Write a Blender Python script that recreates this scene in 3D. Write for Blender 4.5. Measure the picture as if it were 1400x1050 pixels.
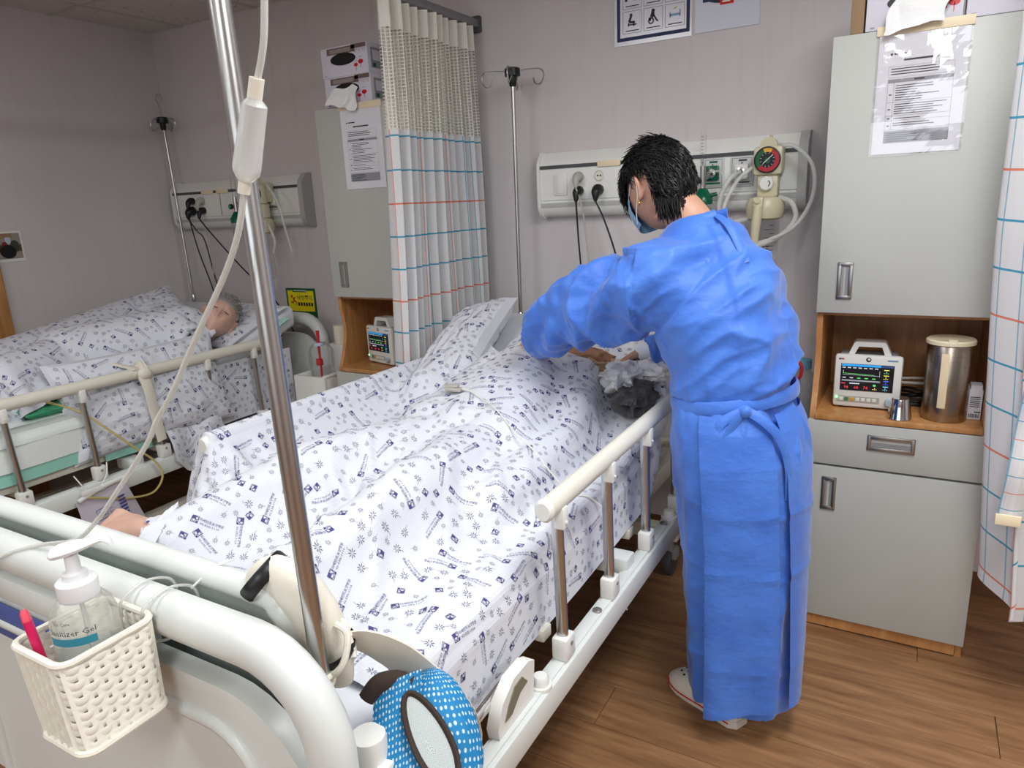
import bpy, bmesh, math, random
import numpy as np
from math import sin, cos, pi, radians
from mathutils import Vector, Matrix, noise as mnoise

for o in list(bpy.data.objects): bpy.data.objects.remove(o)
SC = bpy.context.scene
COL = SC.collection
random.seed(7); RNG = np.random.default_rng(7)

# ------------------------------------------------------------------ camera
CAM_H = 1.5
F_PX = 961.36
yaw, pitch, roll = -0.5248225, 0.25227544, -0.04665058
fw = np.array([sin(yaw)*cos(pitch), cos(yaw)*cos(pitch), -sin(pitch)])
rt = np.array([cos(yaw), -sin(yaw), 0.0]); up = np.cross(rt, fw)
rt2 = cos(roll)*rt + sin(roll)*up; up2 = -sin(roll)*rt + cos(roll)*up
cd = bpy.data.cameras.new('camera'); cam = bpy.data.objects.new('camera', cd); COL.objects.link(cam)
cam.matrix_world = Matrix(((rt2[0], up2[0], -fw[0], 0), (rt2[1], up2[1], -fw[1], 0), (rt2[2], up2[2], -fw[2], CAM_H), (0, 0, 0, 1)))
cd.sensor_width = 36; cd.lens = F_PX/1400*36; cd.clip_start = 0.02
SC.camera = cam

# ------------------------------------------------------------------ world, exposure
w = bpy.data.worlds.new('world'); SC.world = w; w.use_nodes = True
w.node_tree.nodes['Background'].inputs[0].default_value = (0.85, 0.9, 1.0, 1)
w.node_tree.nodes['Background'].inputs[1].default_value = 0.3
vs = SC.view_settings
vs.view_transform = 'Standard'; vs.look = 'None'; vs.gamma = 1; vs.use_curve_mapping = False
vs.exposure = -0.3

# ceiling lamps of the room (x, y, power); their fittings are built with the ceiling
CEIL_Z = 2.54
WALL_Y, WALL_XL, WALL_XR, WALL_YF = 2.88, -3.98, 3.2, -3.6
LAMPS = [(-1.6, 0.51, 20), (0.2, 1.11, 40), (0.2, -1.29, 42), (-2.2, -1.29, 22), (2.0, 0.51, 40)]
def area(name, loc, sx, sy, power, col=(0.97, 0.985, 1.0)):
    l = bpy.data.lights.new(name, 'AREA'); l.shape = 'RECTANGLE'; l.size = sx; l.size_y = sy; l.energy = power; l.color = col
    o = bpy.data.objects.new(name, l); COL.objects.link(o); o.location = loc; return o
for i, (x, y, p) in enumerate(LAMPS):
    area('ceiling_lamp_light', (x, y, CEIL_Z-0.035), 0.5, 1.1, p)
# frontal fill light, set in an added, unseen window behind the camera
FILL_WIN = (-0.4, WALL_YF, 1.55, 3.0, 1.5)
wl = area('added_window_fill', (FILL_WIN[0], FILL_WIN[1]+0.05, FILL_WIN[2]), FILL_WIN[3]-0.1, FILL_WIN[4]-0.1, 22, (0.93, 0.97, 1.0)); wl.rotation_euler = (radians(90), 0, 0)

# ------------------------------------------------------------------ helpers
def srgb(r, g, b):
    f = lambda c: (c/255/12.92) if c/255 <= 0.04045 else ((c/255+0.055)/1.055)**2.4
    return (f(r), f(g), f(b), 1.0)
MATS = {}
def mat(name, col, rough=0.5, metal=0.0, spec=0.5, noise=0.0, nscale=30, bump=0.0, bscale=200, trans=0.0, ior=1.45, alpha=1.0, sss=0.0, emit=None, es=1.0, sheen=0.0, coat=0.0):
    if name in MATS: return MATS[name]
    m = bpy.data.materials.new(name); m.use_nodes = True; MATS[name] = m
    nt = m.node_tree; b = nt.nodes['Principled BSDF']
    c = srgb(*col)
    b.inputs['Base Color'].default_value = c
    b.inputs['Roughness'].default_value = rough; b.inputs['Metallic'].default_value = metal
    b.inputs['Specular IOR Level'].default_value = spec
    b.inputs['Transmission Weight'].default_value = trans; b.inputs['IOR'].default_value = ior
    b.inputs['Alpha'].default_value = alpha
    b.inputs['Sheen Weight'].default_value = sheen; b.inputs['Coat Weight'].default_value = coat
    if sss: b.inputs['Subsurface Weight'].default_value = sss; b.inputs['Subsurface Radius'].default_value = (0.01, 0.004, 0.002); b.inputs['Subsurface Scale'].default_value = 1.0
    if emit: b.inputs['Emission Color'].default_value = srgb(*emit); b.inputs['Emission Strength'].default_value = es
    tc = nt.nodes.new('ShaderNodeTexCoord')
    if noise:
        n = nt.nodes.new('ShaderNodeTexNoise'); n.inputs['Scale'].default_value = nscale; n.inputs['Detail'].default_value = 4
        nt.links.new(tc.outputs['Object'], n.inputs['Vector'])
        mp = nt.nodes.new('ShaderNodeMapRange'); mp.inputs[1].default_value = 0.3; mp.inputs[2].default_value = 0.7
        mp.inputs[3].default_value = 1-noise; mp.inputs[4].default_value = 1+noise
        nt.links.new(n.outputs[0], mp.inputs[0])
        mx = nt.nodes.new('ShaderNodeVectorMath'); mx.operation = 'SCALE'; mx.inputs[0].default_value = c[:3]
        nt.links.new(mp.outputs[0], mx.inputs[3]); nt.links.new(mx.outputs[0], b.inputs['Base Color'])
    if bump:
        n = nt.nodes.new('ShaderNodeTexNoise'); n.inputs['Scale'].default_value = bscale; n.inputs['Detail'].default_value = 3
        nt.links.new(tc.outputs['Object'], n.inputs['Vector'])
        bp = nt.nodes.new('ShaderNodeBump'); bp.inputs['Strength'].default_value = bump; bp.inputs['Distance'].default_value = 0.002
        nt.links.new(n.outputs[0], bp.inputs['Height']); nt.links.new(bp.outputs[0], b.inputs['Normal'])
    return m

def catmull(pts, per=6, closed=False):
    P = [np.array(p, float) for p in pts]; n = len(P); out = []
    if n < 3 and not closed:
        return [P[0]+(P[-1]-P[0])*k/per for k in range(per+1)]
    for i in range(n if closed else n-1):
        if closed: a, b, c, d = P[(i-1) % n], P[i], P[(i+1) % n], P[(i+2) % n]
        else: a, b, c, d = P[max(i-1, 0)], P[i], P[i+1], P[min(i+2, n-1)]
        for k in range(per):
            t = k/per
            out.append(0.5*((2*b)+(-a+c)*t+(2*a-5*b+4*c-d)*t*t+(-a+3*b-3*c+d)*t**3))
    if not closed: out.append(P[-1])
    return out

def rotm(rx=0, ry=0, rz=0):
    return np.array(Matrix.Rotation(rz, 3, 'Z') @ Matrix.Rotation(ry, 3, 'Y') @ Matrix.Rotation(rx, 3, 'X'))

class MB:
    def __init__(s): s.v = []; s.f = []; s.uv = None
    def add(s, v, f):
        o = len(s.v); s.v.extend([tuple(map(float, p)) for p in v]); s.f.extend([tuple(i+o for i in q) for q in f]); return s
    def xf(s, R=None, t=(0, 0, 0)):
        A = np.array(s.v); R = np.eye(3) if R is None else R
        s.v = [tuple(p) for p in (A@np.array(R).T+np.array(t))]; return s
    def merge(s, o): return s.add(o.v, o.f)
    def box(s, c, d, bev=0.0, R=None, seg=2):
        bm = bmesh.new(); bmesh.ops.create_cube(bm, size=1)
        for q in bm.verts: q.co = Vector((q.co.x*d[0], q.co.y*d[1], q.co.z*d[2]))
        if bev > 0: bmesh.ops.bevel(bm, geom=bm.edges[:], offset=min(bev, min(d)*0.49), segments=seg, profile=0.5, affect='EDGES')
        bm.verts.index_update()
        v = np.array([tuple(q.co) for q in bm.verts]); f = [[q.index for q in p.verts] for p in bm.faces]; bm.free()
        if R is not None: v = v@np.array(R).T
        return s.add(v+np.array(c), f)
    def bx(s, x0, x1, y0, y1, z0, z1, bev=0.0): return s.box(((x0+x1)/2, (y0+y1)/2, (z0+z1)/2), (abs(x1-x0), abs(y1-y0), abs(z1-z0)), bev)
    def rings(s, R, cap=True, closed=False):
        n = len(R[0]); v = [p for r in R for p in r]; f = []
        m = len(R)
        for i in range(m if closed else m-1):
            for j in range(n):
                a, b = i*n+j, i*n+(j+1) % n; c, d = ((i+1) % m)*n+(j+1) % n, ((i+1) % m)*n+j
                f.append((a, b, c, d))
        if cap and not closed: f.append(tuple(range(n-1, -1, -1))); f.append(tuple((m-1)*n+j for j in range(n)))
        return s.add(v, f)
    def tube(s, pts, r, n=8, per=6, closed=False, smooth=True, flat=1.0, up=None, cap=True):
        P = catmull(pts, per, closed) if smooth else [np.array(p, float) for p in pts]
        m = len(P)
        rr = r if hasattr(r, '__len__') else None
        if rr is not None: rr = np.interp(np.linspace(0, 1, m), np.linspace(0, 1, len(rr)), rr)
        R = []; prev = None
        for i in range(m):
            if closed: t = P[(i+1) % m]-P[i-1]
            else: t = P[min(i+1, m-1)]-P[max(i-1, 0)]
            t = t/(np.linalg.norm(t)+1e-12)
            if prev is None:
                u = np.array(up, float) if up is not None else (np.array([0, 0, 1.0]) if abs(t[2]) < 0.9 else np.array([1.0, 0, 0]))
            else: u = prev
            u = u-t*np.dot(u, t); u = u/(np.linalg.norm(u)+1e-12); prev = u; w_ = np.cross(t, u)
            q = rr[i] if rr is not None else r
            R.append([P[i]+q*(cos(2*pi*k/n)*w_*flat+sin(2*pi*k/n)*u) for k in range(n)])
        return s.rings(R, cap=cap, closed=closed)
    def cyl(s, a, b, r, r2=None, n=20):
        return s.tube([a, b], [r, r if r2 is None else r2], n=n, smooth=False)
    def lathe(s, prof, c=(0, 0, 0), n=24, R=None, cap=True):
        rg = []
        for (r, z) in prof:
            rg.append([np.array((r*cos(2*pi*k/n), r*sin(2*pi*k/n), z)) for k in range(n)])
        if R is not None: rg = [[np.array(R)@p for p in g] for g in rg]
        c = np.array(c, float)
        return s.rings([[p+c for p in g] for g in rg], cap=cap)
    def ball(s, c, r, nu=16, nv=10, R=None):
        r = (r, r, r) if not hasattr(r, '__len__') else r
        rg = []
        for i in range(nv+1):
            a = -pi/2+pi*i/nv; a = max(min(a, pi/2-0.02), -pi/2+0.02)
            rg.append([np.array((r[0]*cos(a)*cos(2*pi*k/nu), r[1]*cos(a)*sin(2*pi*k/nu), r[2]*sin(a))) for k in range(nu)])
        if R is not None: rg = [[np.array(R)@p for p in g] for g in rg]
        c = np.array(c, float)
        return s.rings([[p+c for p in g] for g in rg])
    def prism(s, poly, a0, a1, plane='xz'):
        # poly in 2-D, extruded along the third axis from a0 to a1
        def P(p, a): return {'xz': (p[0], a, p[1]), 'xy': (p[0], p[1], a), 'yz': (a, p[0], p[1])}[plane]
        n = len(poly); v = [P(p, a0) for p in poly]+[P(p, a1) for p in poly]
        f = [tuple(range(n)), tuple(range(2*n-1, n-1, -1))]+[(j, (j+1) % n, n+(j+1) % n, n+j) for j in range(n)]
        return s.add(v, f)
    def grid(s, G):
        G = np.array(G); a, b = G.shape[:2]
        v = G.reshape(-1, 3); f = [(i*b+j, i*b+j+1, (i+1)*b+j+1, (i+1)*b+j) for i in range(a-1) for j in range(b-1)]
        return s.add(v, f)

def mesh_from(mb, name, sharp=40, fix=True):
    me = bpy.data.meshes.new(name); me.from_pydata(mb.v, [], mb.f); me.update()
    if fix:
        bm = bmesh.new(); bm.from_mesh(me); bmesh.ops.recalc_face_normals(bm, faces=bm.faces); bm.to_mesh(me); bm.free()
    if mb.uv is not None:
        uvl = me.uv_layers.new(name='UVMap'); li = np.empty(len(me.loops), int); me.loops.foreach_get('vertex_index', li)
        uvl.data.foreach_set('uv', np.array(mb.uv, float)[li].ravel())
    if sharp is not None:
        me.shade_smooth(); me.set_sharp_from_angle(angle=radians(sharp))
    return me
def empty(name, loc): 
    o = bpy.data.objects.new(name, None); COL.objects.link(o); o.location = loc; o.empty_display_size = 0.05; return o
def tag(o, label=None, cat=None, group=None, kind=None):
    if label: o['label'] = label
    if cat: o['category'] = cat
    if group: o['group'] = group
    if kind: o['kind'] = kind
    return o
def thing(name, label, cat, loc=(0, 0, 0), group=None): return tag(empty(name, loc), label, cat, group)
def wloc(o):
    l = np.zeros(3)
    while o is not None: l += np.array(o.location); o = o.parent
    return l
def part(name, mb, m, parent, label=None, kind=None, sharp=40, fix=True, local=False):
    # mb is authored in world coordinates; the child is stored relative to its parent
    if parent is not None and not local:
        off = wloc(parent); mb.v = [(p[0]-off[0], p[1]-off[1], p[2]-off[2]) for p in mb.v]
    me = mesh_from(mb, name, sharp, fix); me.materials.append(m)
    o = bpy.data.objects.new(name, me); COL.objects.link(o); o.parent = parent
    return tag(o, label, None, None, kind)
def solo(name, mb, m, label, cat, group=None, kind=None, sharp=40, fix=True):
    A = np.array(mb.v); c = np.array([(A[:, 0].min()+A[:, 0].max())/2, (A[:, 1].min()+A[:, 1].max())/2, A[:, 2].min()])
    mb.v = [tuple(p) for p in (A-c)]
    me = mesh_from(mb, name, sharp, fix); me.materials.append(m)
    o = bpy.data.objects.new(name, me); COL.objects.link(o); o.location = c
    return tag(o, label, cat, group, kind)
def struct(name, mb, m, parent=None, sharp=40):
    o = part(name, mb, m, parent, sharp=sharp)
    if parent is None: o['kind'] = 'structure'
    return o
def dup(root, delta, label=None, group=None, skip=()):
    r = root.copy(); COL.objects.link(r); r.location = Vector(root.location)+Vector(delta)
    if label: r['label'] = label
    if group: r['group'] = group
    def rec(a, b):
        for ch in list(a.children):
            if ch.name.split('.')[0] in skip: continue
            c = ch.copy(); COL.objects.link(c); c.parent = b; rec(ch, c)
    rec(root, r)
    return r
def bake(o, mods):
    # evaluate modifiers on o and keep the result as its mesh
    for fn in mods: fn(o)
    dg = bpy.context.evaluated_depsgraph_get(); ev = o.evaluated_get(dg)
    me = bpy.data.meshes.new_from_object(ev); old = o.data; o.modifiers.clear(); o.data = me
    bpy.data.meshes.remove(old); return o
def fnoise(p, s): return mnoise.noise(Vector((p[0]*s, p[1]*s, p[2]*s)))

_TX = {}
def text2d(s, size=1.0):
    # triangulated outline of a line of lettering, 2-D, left-bottom at the origin
    if s not in _TX:
        cu = bpy.data.curves.new('t', 'FONT'); cu.body = s; cu.resolution_u = 1; cu.size = 1; cu.offset = 0.004
        o = bpy.data.objects.new('t', cu); COL.objects.link(o)
        dg = bpy.context.evaluated_depsgraph_get(); me = bpy.data.meshes.new_from_object(o.evaluated_get(dg))
        v = np.array([q.co[:2] for q in me.vertices]) if len(me.vertices) else np.zeros((0, 2))
        bm = bmesh.new(); bm.from_mesh(me); bmesh.ops.triangulate(bm, faces=bm.faces[:]); f = [[q.index for q in p.verts] for p in bm.faces]; bm.free()
        bpy.data.objects.remove(o); bpy.data.meshes.remove(me); bpy.data.curves.remove(cu)
        if len(v): v = v-v.min(0)
        _TX[s] = (v, f)
    v, f = _TX[s]; return v*size, f
def rect2(x0, y0, x1, y1): return np.array([(x0, y0), (x1, y0), (x1, y1), (x0, y1)], float), [(0, 1, 2, 3)]
def frame2(x0, y0, x1, y1, t):
    v = [(x0, y0), (x1, y0), (x1, y1), (x0, y1), (x0+t, y0+t), (x1-t, y0+t), (x1-t, y1-t), (x0+t, y1-t)]
    return np.array(v, float), [(0, 1, 5, 4), (1, 2, 6, 5), (2, 3, 7, 6), (3, 0, 4, 7)]
def disc2(x, y, r, n=16, ry=None):
    ry = r if ry is None else ry
    return np.array([(x+r*cos(2*pi*k/n), y+ry*sin(2*pi*k/n)) for k in range(n)]), [tuple(range(n))]
def ring2(x, y, r, t, a0=0, a1=2*pi, n=20):
    v = []; f = []
    for k in range(n+1):
        a = a0+(a1-a0)*k/n; v += [(x+r*cos(a), y+r*sin(a)), (x+(r-t)*cos(a), y+(r-t)*sin(a))]
    for k in range(n): f.append((2*k, 2*k+2, 2*k+3, 2*k+1))
    return np.array(v), f
def line2(a, b, t):
    a = np.array(a, float); b = np.array(b, float); d = b-a; n_ = np.array((-d[1], d[0]))/(np.linalg.norm(d)+1e-9)*t/2
    return np.array([a-n_, b-n_, b+n_, a+n_]), [(0, 1, 2, 3)]
class Flat:
    # flat lettering and marks laid on a plane: origin o, axes ex, ey
    def __init__(s, o, ex, ey): s.o, s.ex, s.ey = [np.array(q, float) for q in (o, ex, ey)]; s.mb = {}
    def put(s, m, sh, at=(0, 0), lift=0.0006):
        v, f = sh; n = np.cross(s.ex, s.ey); n = n/np.linalg.norm(n)
        mb = s.mb.setdefault(m, MB())
        mb.add([s.o+s.ex*(p[0]+at[0])+s.ey*(p[1]+at[1])+n*lift for p in v], f); return s
    def text(s, m, t, x, y, h, wmax=None, lift=0.0006, center=False):
        v, f = text2d(t, 1.0)
        if not len(v): return s
        hh = v[:, 1].max(); v = v/hh*h
        if wmax and v[:, 0].max() > wmax: v = v*np.array([wmax/v[:, 0].max(), 1])
        if center: x = x-v[:, 0].max()/2
        return s.put(m, (v, f), (x, y), lift)
    def build(s, name, parent, local=False):
        for m, mb in s.mb.items(): part(name, mb, m, parent, sharp=None, fix=False, local=local, kind='stuff')

# ------------------------------------------------------------------ node helpers and surface materials
class NT:
    def __init__(s, name):
        s.m = bpy.data.materials.new(name); s.m.use_nodes = True; s.t = s.m.node_tree; s.b = s.t.nodes['Principled BSDF']; MATS[name] = s.m
    def n(s, k, **kw):
        q = s.t.nodes.new(k)
        for a, b in kw.items(): setattr(q, a, b)
        return q
    def set(s, sock, v):
        if hasattr(v, 'is_output'): s.t.links.new(v, sock)
        else: sock.default_value = v
    def math(s, op, a, b=0.0, c=None):
        q = s.n('ShaderNodeMath', operation=op); s.set(q.inputs[0], a); s.set(q.inputs[1], b)
        if c is not None: s.set(q.inputs[2], c)
        return q.outputs[0]
    def mix(s, f, a, b):
        q = s.n('ShaderNodeMix', data_type='RGBA'); s.set(q.inputs[0], f); s.set(q.inputs[6], a); s.set(q.inputs[7], b); return q.outputs[2]
    def noise(s, vec, scale, detail=3, rough=0.5):
        q = s.n('ShaderNodeTexNoise'); s.t.links.new(vec, q.inputs['Vector']); q.inputs['Scale'].default_value = scale
        q.inputs['Detail'].default_value = detail; q.inputs['Roughness'].default_value = rough; return q.outputs[0]
    def ramp(s, v, a, b, lo=0.0, hi=1.0):
        q = s.n('ShaderNodeMapRange'); s.set(q.inputs[0], v); q.inputs[1].default_value = a; q.inputs[2].default_value = b
        q.inputs[3].default_value = lo; q.inputs[4].default_value = hi; return q.outputs[0]
    def bump(s, h, strength, dist=0.002):
        q = s.n('ShaderNodeBump'); s.set(q.inputs['Height'], h); q.inputs['Strength'].default_value = strength; q.inputs['Distance'].default_value = dist
        s.t.links.new(q.outputs[0], s.b.inputs['Normal'])
    def sep(s, v): q = s.n('ShaderNodeSeparateXYZ'); s.t.links.new(v, q.inputs[0]); return q.outputs
    def coord(s, k): return s.n('ShaderNodeTexCoord').outputs[k]
    def mapping(s, v, sc=(1, 1, 1), loc=None):
        q = s.n('ShaderNodeMapping'); s.t.links.new(v, q.inputs[0]); q.inputs['Scale'].default_value = sc
        if loc is not None: s.t.links.new(loc, q.inputs['Location'])
        return q.outputs[0]

def wall_mat():
    q = NT('wallpaper'); v = q.coord('Object')
    a = q.noise(v, 1.3, 3); c = q.mix(q.ramp(a, 0.35, 0.65), srgb(202, 196, 197), srgb(209, 203, 203))
    st = q.noise(q.mapping(v, (6, 6, 0.4)), 6, 4); c = q.mix(q.ramp(st, 0.55, 0.75, 0, 0.35), c, srgb(192, 186, 187))
    sp = q.noise(v, 26, 2); c = q.mix(q.ramp(sp, 0.76, 0.8, 0, 0.45), c, srgb(150, 138, 138))
    q.set(q.b.inputs['Base Color'], c); q.b.inputs['Roughness'].default_value = 0.72
    f = q.noise(q.mapping(v, (220, 220, 500)), 1.0, 2); q.bump(f, 0.25, 0.001); return q.m
M_WALL = wall_mat()
def floor_mat():
    q = NT('wood_plank'); v = q.coord('Object'); oi = q.n('ShaderNodeObjectInfo'); rnd = oi.outputs['Random']
    cx = q.n('ShaderNodeCombineXYZ'); q.set(cx.inputs[0], q.math('MULTIPLY', rnd, 37.0)); q.set(cx.inputs[1], q.math('MULTIPLY', rnd, 91.0))
    vm = q.mapping(v, (1.1, 11, 1), cx.outputs[0])
    g = q.noise(vm, 2.6, 6, 0.62); fine = q.noise(q.mapping(v, (9, 190, 1), cx.outputs[0]), 1.0, 3)
    c = q.mix(q.ramp(g, 0.3, 0.72), srgb(112, 76, 48), srgb(178, 136, 96))
    c = q.mix(q.ramp(fine, 0.35, 0.75, 0.0, 0.4), c, srgb(120, 84, 55))
    k = q.noise(q.mapping(v, (3, 9, 1), cx.outputs[0]), 1.6, 2); c = q.mix(q.ramp(k, 0.68, 0.8, 0, 0.5), c, srgb(92, 62, 40))
    c = q.mix(q.ramp(rnd, 0, 1, 0, 0.22), c, srgb(120, 84, 56))
    q.set(q.b.inputs['Base Color'], c); q.b.inputs['Roughness'].default_value = 0.42; q.b.inputs['Specular IOR Level'].default_value = 0.4
    q.bump(fine, 0.12, 0.001); return q.m
M_FLOOR = floor_mat()
def ceil_mat():
    q = NT('ceiling_tile'); v = q.coord('Object')
    s_ = q.noise(q.mapping(v, (60, 22, 1)), 1.0, 2); pit = q.ramp(s_, 0.66, 0.7)
    q.set(q.b.inputs['Base Color'], q.mix(pit, srgb(206, 200, 196), srgb(120, 112, 108))); q.b.inputs['Roughness'].default_value = 0.9
    q.bump(pit, -0.5, 0.003); return q.m
M_CEIL = ceil_mat()
M_TBAR = mat('ceiling_bar_white', (188, 182, 178), 0.5)
M_WHITE = mat('white_plastic', (226, 227, 222), 0.38, noise=0.02, nscale=8)
M_IVORY = mat('ivory_paint', (222, 220, 206), 0.35, noise=0.03, nscale=10)
M_WARMW = mat('warm_white_basket', (232, 229, 216), 0.42)
M_STEEL = mat('brushed_steel', (190, 190, 188), 0.28, metal=1.0)
M_CHROME = mat('chrome', (220, 220, 220), 0.08, metal=1.0)
M_ALU = mat('aluminium', (170, 168, 164), 0.32, metal=1.0)
M_BLACK = mat('black_plastic', (22, 22, 24), 0.4)
M_DKGREY = mat('dark_grey_plastic', (74, 76, 78), 0.5)
M_MIDGREY = mat('mid_grey', (140, 141, 142), 0.5)
M_GREEN = mat('oxygen_green', (0, 92, 62), 0.25)
M_BEIGE = mat('beige_plastic', (205, 198, 168), 0.35)
M_CABG = mat('laminate_grey', (188, 191, 186), 0.42, noise=0.02, nscale=3)
M_PAPER = mat('paper_white', (226, 226, 234), 0.6)
M_INK = mat('ink', (48, 48, 58), 0.7)
M_INKG = mat('ink_grey', (150, 152, 160), 0.7)
M_NAVY = mat('print_navy', (34, 44, 84), 0.6)
M_RED = mat('print_red', (200, 34, 36), 0.55)
M_YEL = mat('print_yellow', (238, 222, 20), 0.5)
M_DGREEN = mat('print_green', (8, 92, 52), 0.5)
M_CREAM = mat('cream_tag', (232, 216, 184), 0.5)
M_CLEAR = mat('clear_plastic', (238, 240, 240), 0.06, trans=1.0, ior=1.25, alpha=0.45)
M_TUBE = mat('milky_tube', (232, 234, 228), 0.22, trans=0.35, ior=1.3, alpha=0.72)
M_TUBEY = mat('yellow_tube', (214, 198, 128), 0.2, trans=0.3, ior=1.3, alpha=0.85)
def wood_mat():
    q = NT('cherry_laminate'); v = q.coord('Object')
    g = q.noise(q.mapping(v, (5, 5, 0.7)), 7, 4); fi = q.noise(q.mapping(v, (160, 160, 5)), 1, 2)
    c = q.mix(q.ramp(g, 0.3, 0.7), srgb(176, 122, 70), srgb(204, 150, 96)); c = q.mix(q.ramp(fi, 0.4, 0.7, 0, 0.25), c, srgb(150, 98, 54))
    q.set(q.b.inputs['Base Color'], c); q.b.inputs['Roughness'].default_value = 0.35; return q.m
M_WOOD = wood_mat()

# ------------------------------------------------------------------ room shell
fl = struct('floor', MB().bx(WALL_XL-0.1, WALL_XR+0.1, WALL_YF-0.1, WALL_Y+0.1, -0.12, -0.006), mat('floor_underlay', (60, 42, 28), 0.8))
PW, PL = 0.18, 1.22
pm = mesh_from(MB().box((0, 0, -0.003), (PL-0.0016, PW-0.0016, 0.006), 0.0012, seg=1), 'plank'); pm.materials.append(M_FLOOR)
r = 0; y = WALL_Y
while y > WALL_YF:
    x = WALL_XL-(0.61*((r*7) % 5)/3.1) + PL/2
    while x-PL/2 < WALL_XR:
        o = bpy.data.objects.new('plank', pm); COL.objects.link(o); o.parent = fl; o.location = (x, y-PW/2, 0); x += PL
    y -= PW; r += 1
struct('wall_back', MB().bx(WALL_XL-0.1, WALL_XR+0.1, WALL_Y, WALL_Y+0.1, -0.1, CEIL_Z+0.1), M_WALL)
struct('wall_left', MB().bx(WALL_XL-0.1, WALL_XL, WALL_YF-0.1, WALL_Y, -0.1, CEIL_Z+0.1), M_WALL)
struct('wall_right', MB().bx(WALL_XR, WALL_XR+0.1, WALL_YF-0.1, WALL_Y, -0.1, CEIL_Z+0.1), M_WALL)
struct('wall_front', MB().bx(WALL_XL-0.1, WALL_XR+0.1, WALL_YF-0.1, WALL_YF, -0.1, CEIL_Z+0.1), M_WALL)
wn = struct('added_window_1', MB().bx(FILL_WIN[0]-FILL_WIN[3]/2, FILL_WIN[0]+FILL_WIN[3]/2, WALL_YF, WALL_YF+0.03, FILL_WIN[2]-FILL_WIN[4]/2-0.04, FILL_WIN[2]-FILL_WIN[4]/2, 0.003), M_WHITE)  # added window, out of view, built round the fill light
for k in range(4):
    xk = FILL_WIN[0]-FILL_WIN[3]/2+FILL_WIN[3]*k/3; part('added_window_frame', MB().bx(xk-0.02, xk+0.02, WALL_YF, WALL_YF+0.03, FILL_WIN[2]-FILL_WIN[4]/2, FILL_WIN[2]+FILL_WIN[4]/2, 0.003), M_WHITE, wn)
part('added_window_frame', MB().bx(FILL_WIN[0]-FILL_WIN[3]/2, FILL_WIN[0]+FILL_WIN[3]/2, WALL_YF, WALL_YF+0.03, FILL_WIN[2]+FILL_WIN[4]/2, FILL_WIN[2]+FILL_WIN[4]/2+0.04, 0.003), M_WHITE, wn)
for k in range(3):
    xk = FILL_WIN[0]-FILL_WIN[3]/2+FILL_WIN[3]*k/3; part('added_pane', MB().bx(xk+0.02, xk+FILL_WIN[3]/3-0.02, WALL_YF+0.004, WALL_YF+0.01, FILL_WIN[2]-FILL_WIN[4]/2, FILL_WIN[2]+FILL_WIN[4]/2), mat('window_fill_pane', (225, 235, 245), 0.2, emit=(225, 236, 250), es=0.5), wn)  # faintly glowing panes of the added window
for sd, bxx in (('back', (WALL_XL, WALL_XR, WALL_Y-0.012, WALL_Y)), ('left', (WALL_XL, WALL_XL+0.012, WALL_YF, WALL_Y))):
    struct('baseboard_'+sd, MB().bx(*bxx, 0.001, 0.09), mat('baseboard_brown', (110, 78, 52), 0.5))
ce = struct('ceiling', MB().bx(WALL_XL-0.1, WALL_XR+0.1, WALL_YF-0.1, WALL_Y+0.1, CEIL_Z+0.02, CEIL_Z+0.12), mat('ceiling_void', (150, 146, 142), 0.9))
gx = [-3.7+0.6*k for k in range(12)]; gy = [2.31-0.6*k for k in range(10)]
X = [WALL_XL]+gx+[WALL_XR]; Yv = [WALL_YF]+gy[::-1]+[WALL_Y]
lamp_cells = set()
for (lx, ly, p) in LAMPS:
    for dy in (-0.3, 0.3): lamp_cells.add((round(lx, 2), round(ly+dy, 2)))
tmesh = {}
for i in range(len(X)-1):
    for j in range(len(Yv)-1):
        cx_, cy_ = (X[i]+X[i+1])/2, (Yv[j]+Yv[j+1])/2; sx, sy = X[i+1]-X[i], Yv[j+1]-Yv[j]
        if (round(cx_, 2), round(cy_, 2)) in lamp_cells: continue
        k = (round(sx, 3), round(sy, 3))
        if k not in tmesh:
            tmesh[k] = mesh_from(MB().box((0, 0, 0.010), (sx-0.004, sy-0.004, 0.018), 0.003, seg=1), 'ceiling_tile'); tmesh[k].materials.append(M_CEIL)
        o = bpy.data.objects.new('ceiling_tile', tmesh[k]); COL.objects.link(o); o.parent = ce; o.location = (cx_, cy_, CEIL_Z)
for x in gx: part('ceiling_bar', MB().bx(x-0.011, x+0.011, WALL_YF, WALL_Y, CEIL_Z-0.004, CEIL_Z+0.015), M_TBAR, ce)
for y in gy: part('ceiling_bar', MB().bx(WALL_XL, WALL_XR, y-0.011, y+0.011, CEIL_Z-0.0035, CEIL_Z+0.015), M_TBAR, ce)
M_DIFF = mat('lamp_diffuser', (250, 250, 245), 0.5, emit=(255, 250, 240), es=2.0)
lamp_names = ['recessed ceiling lamp above the gap between the beds', 'recessed ceiling lamp in front of the tall locker', 'recessed ceiling lamp behind the camera', 'recessed ceiling lamp at the rear by the left wall', 'recessed ceiling lamp nearest the right wall']
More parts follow.
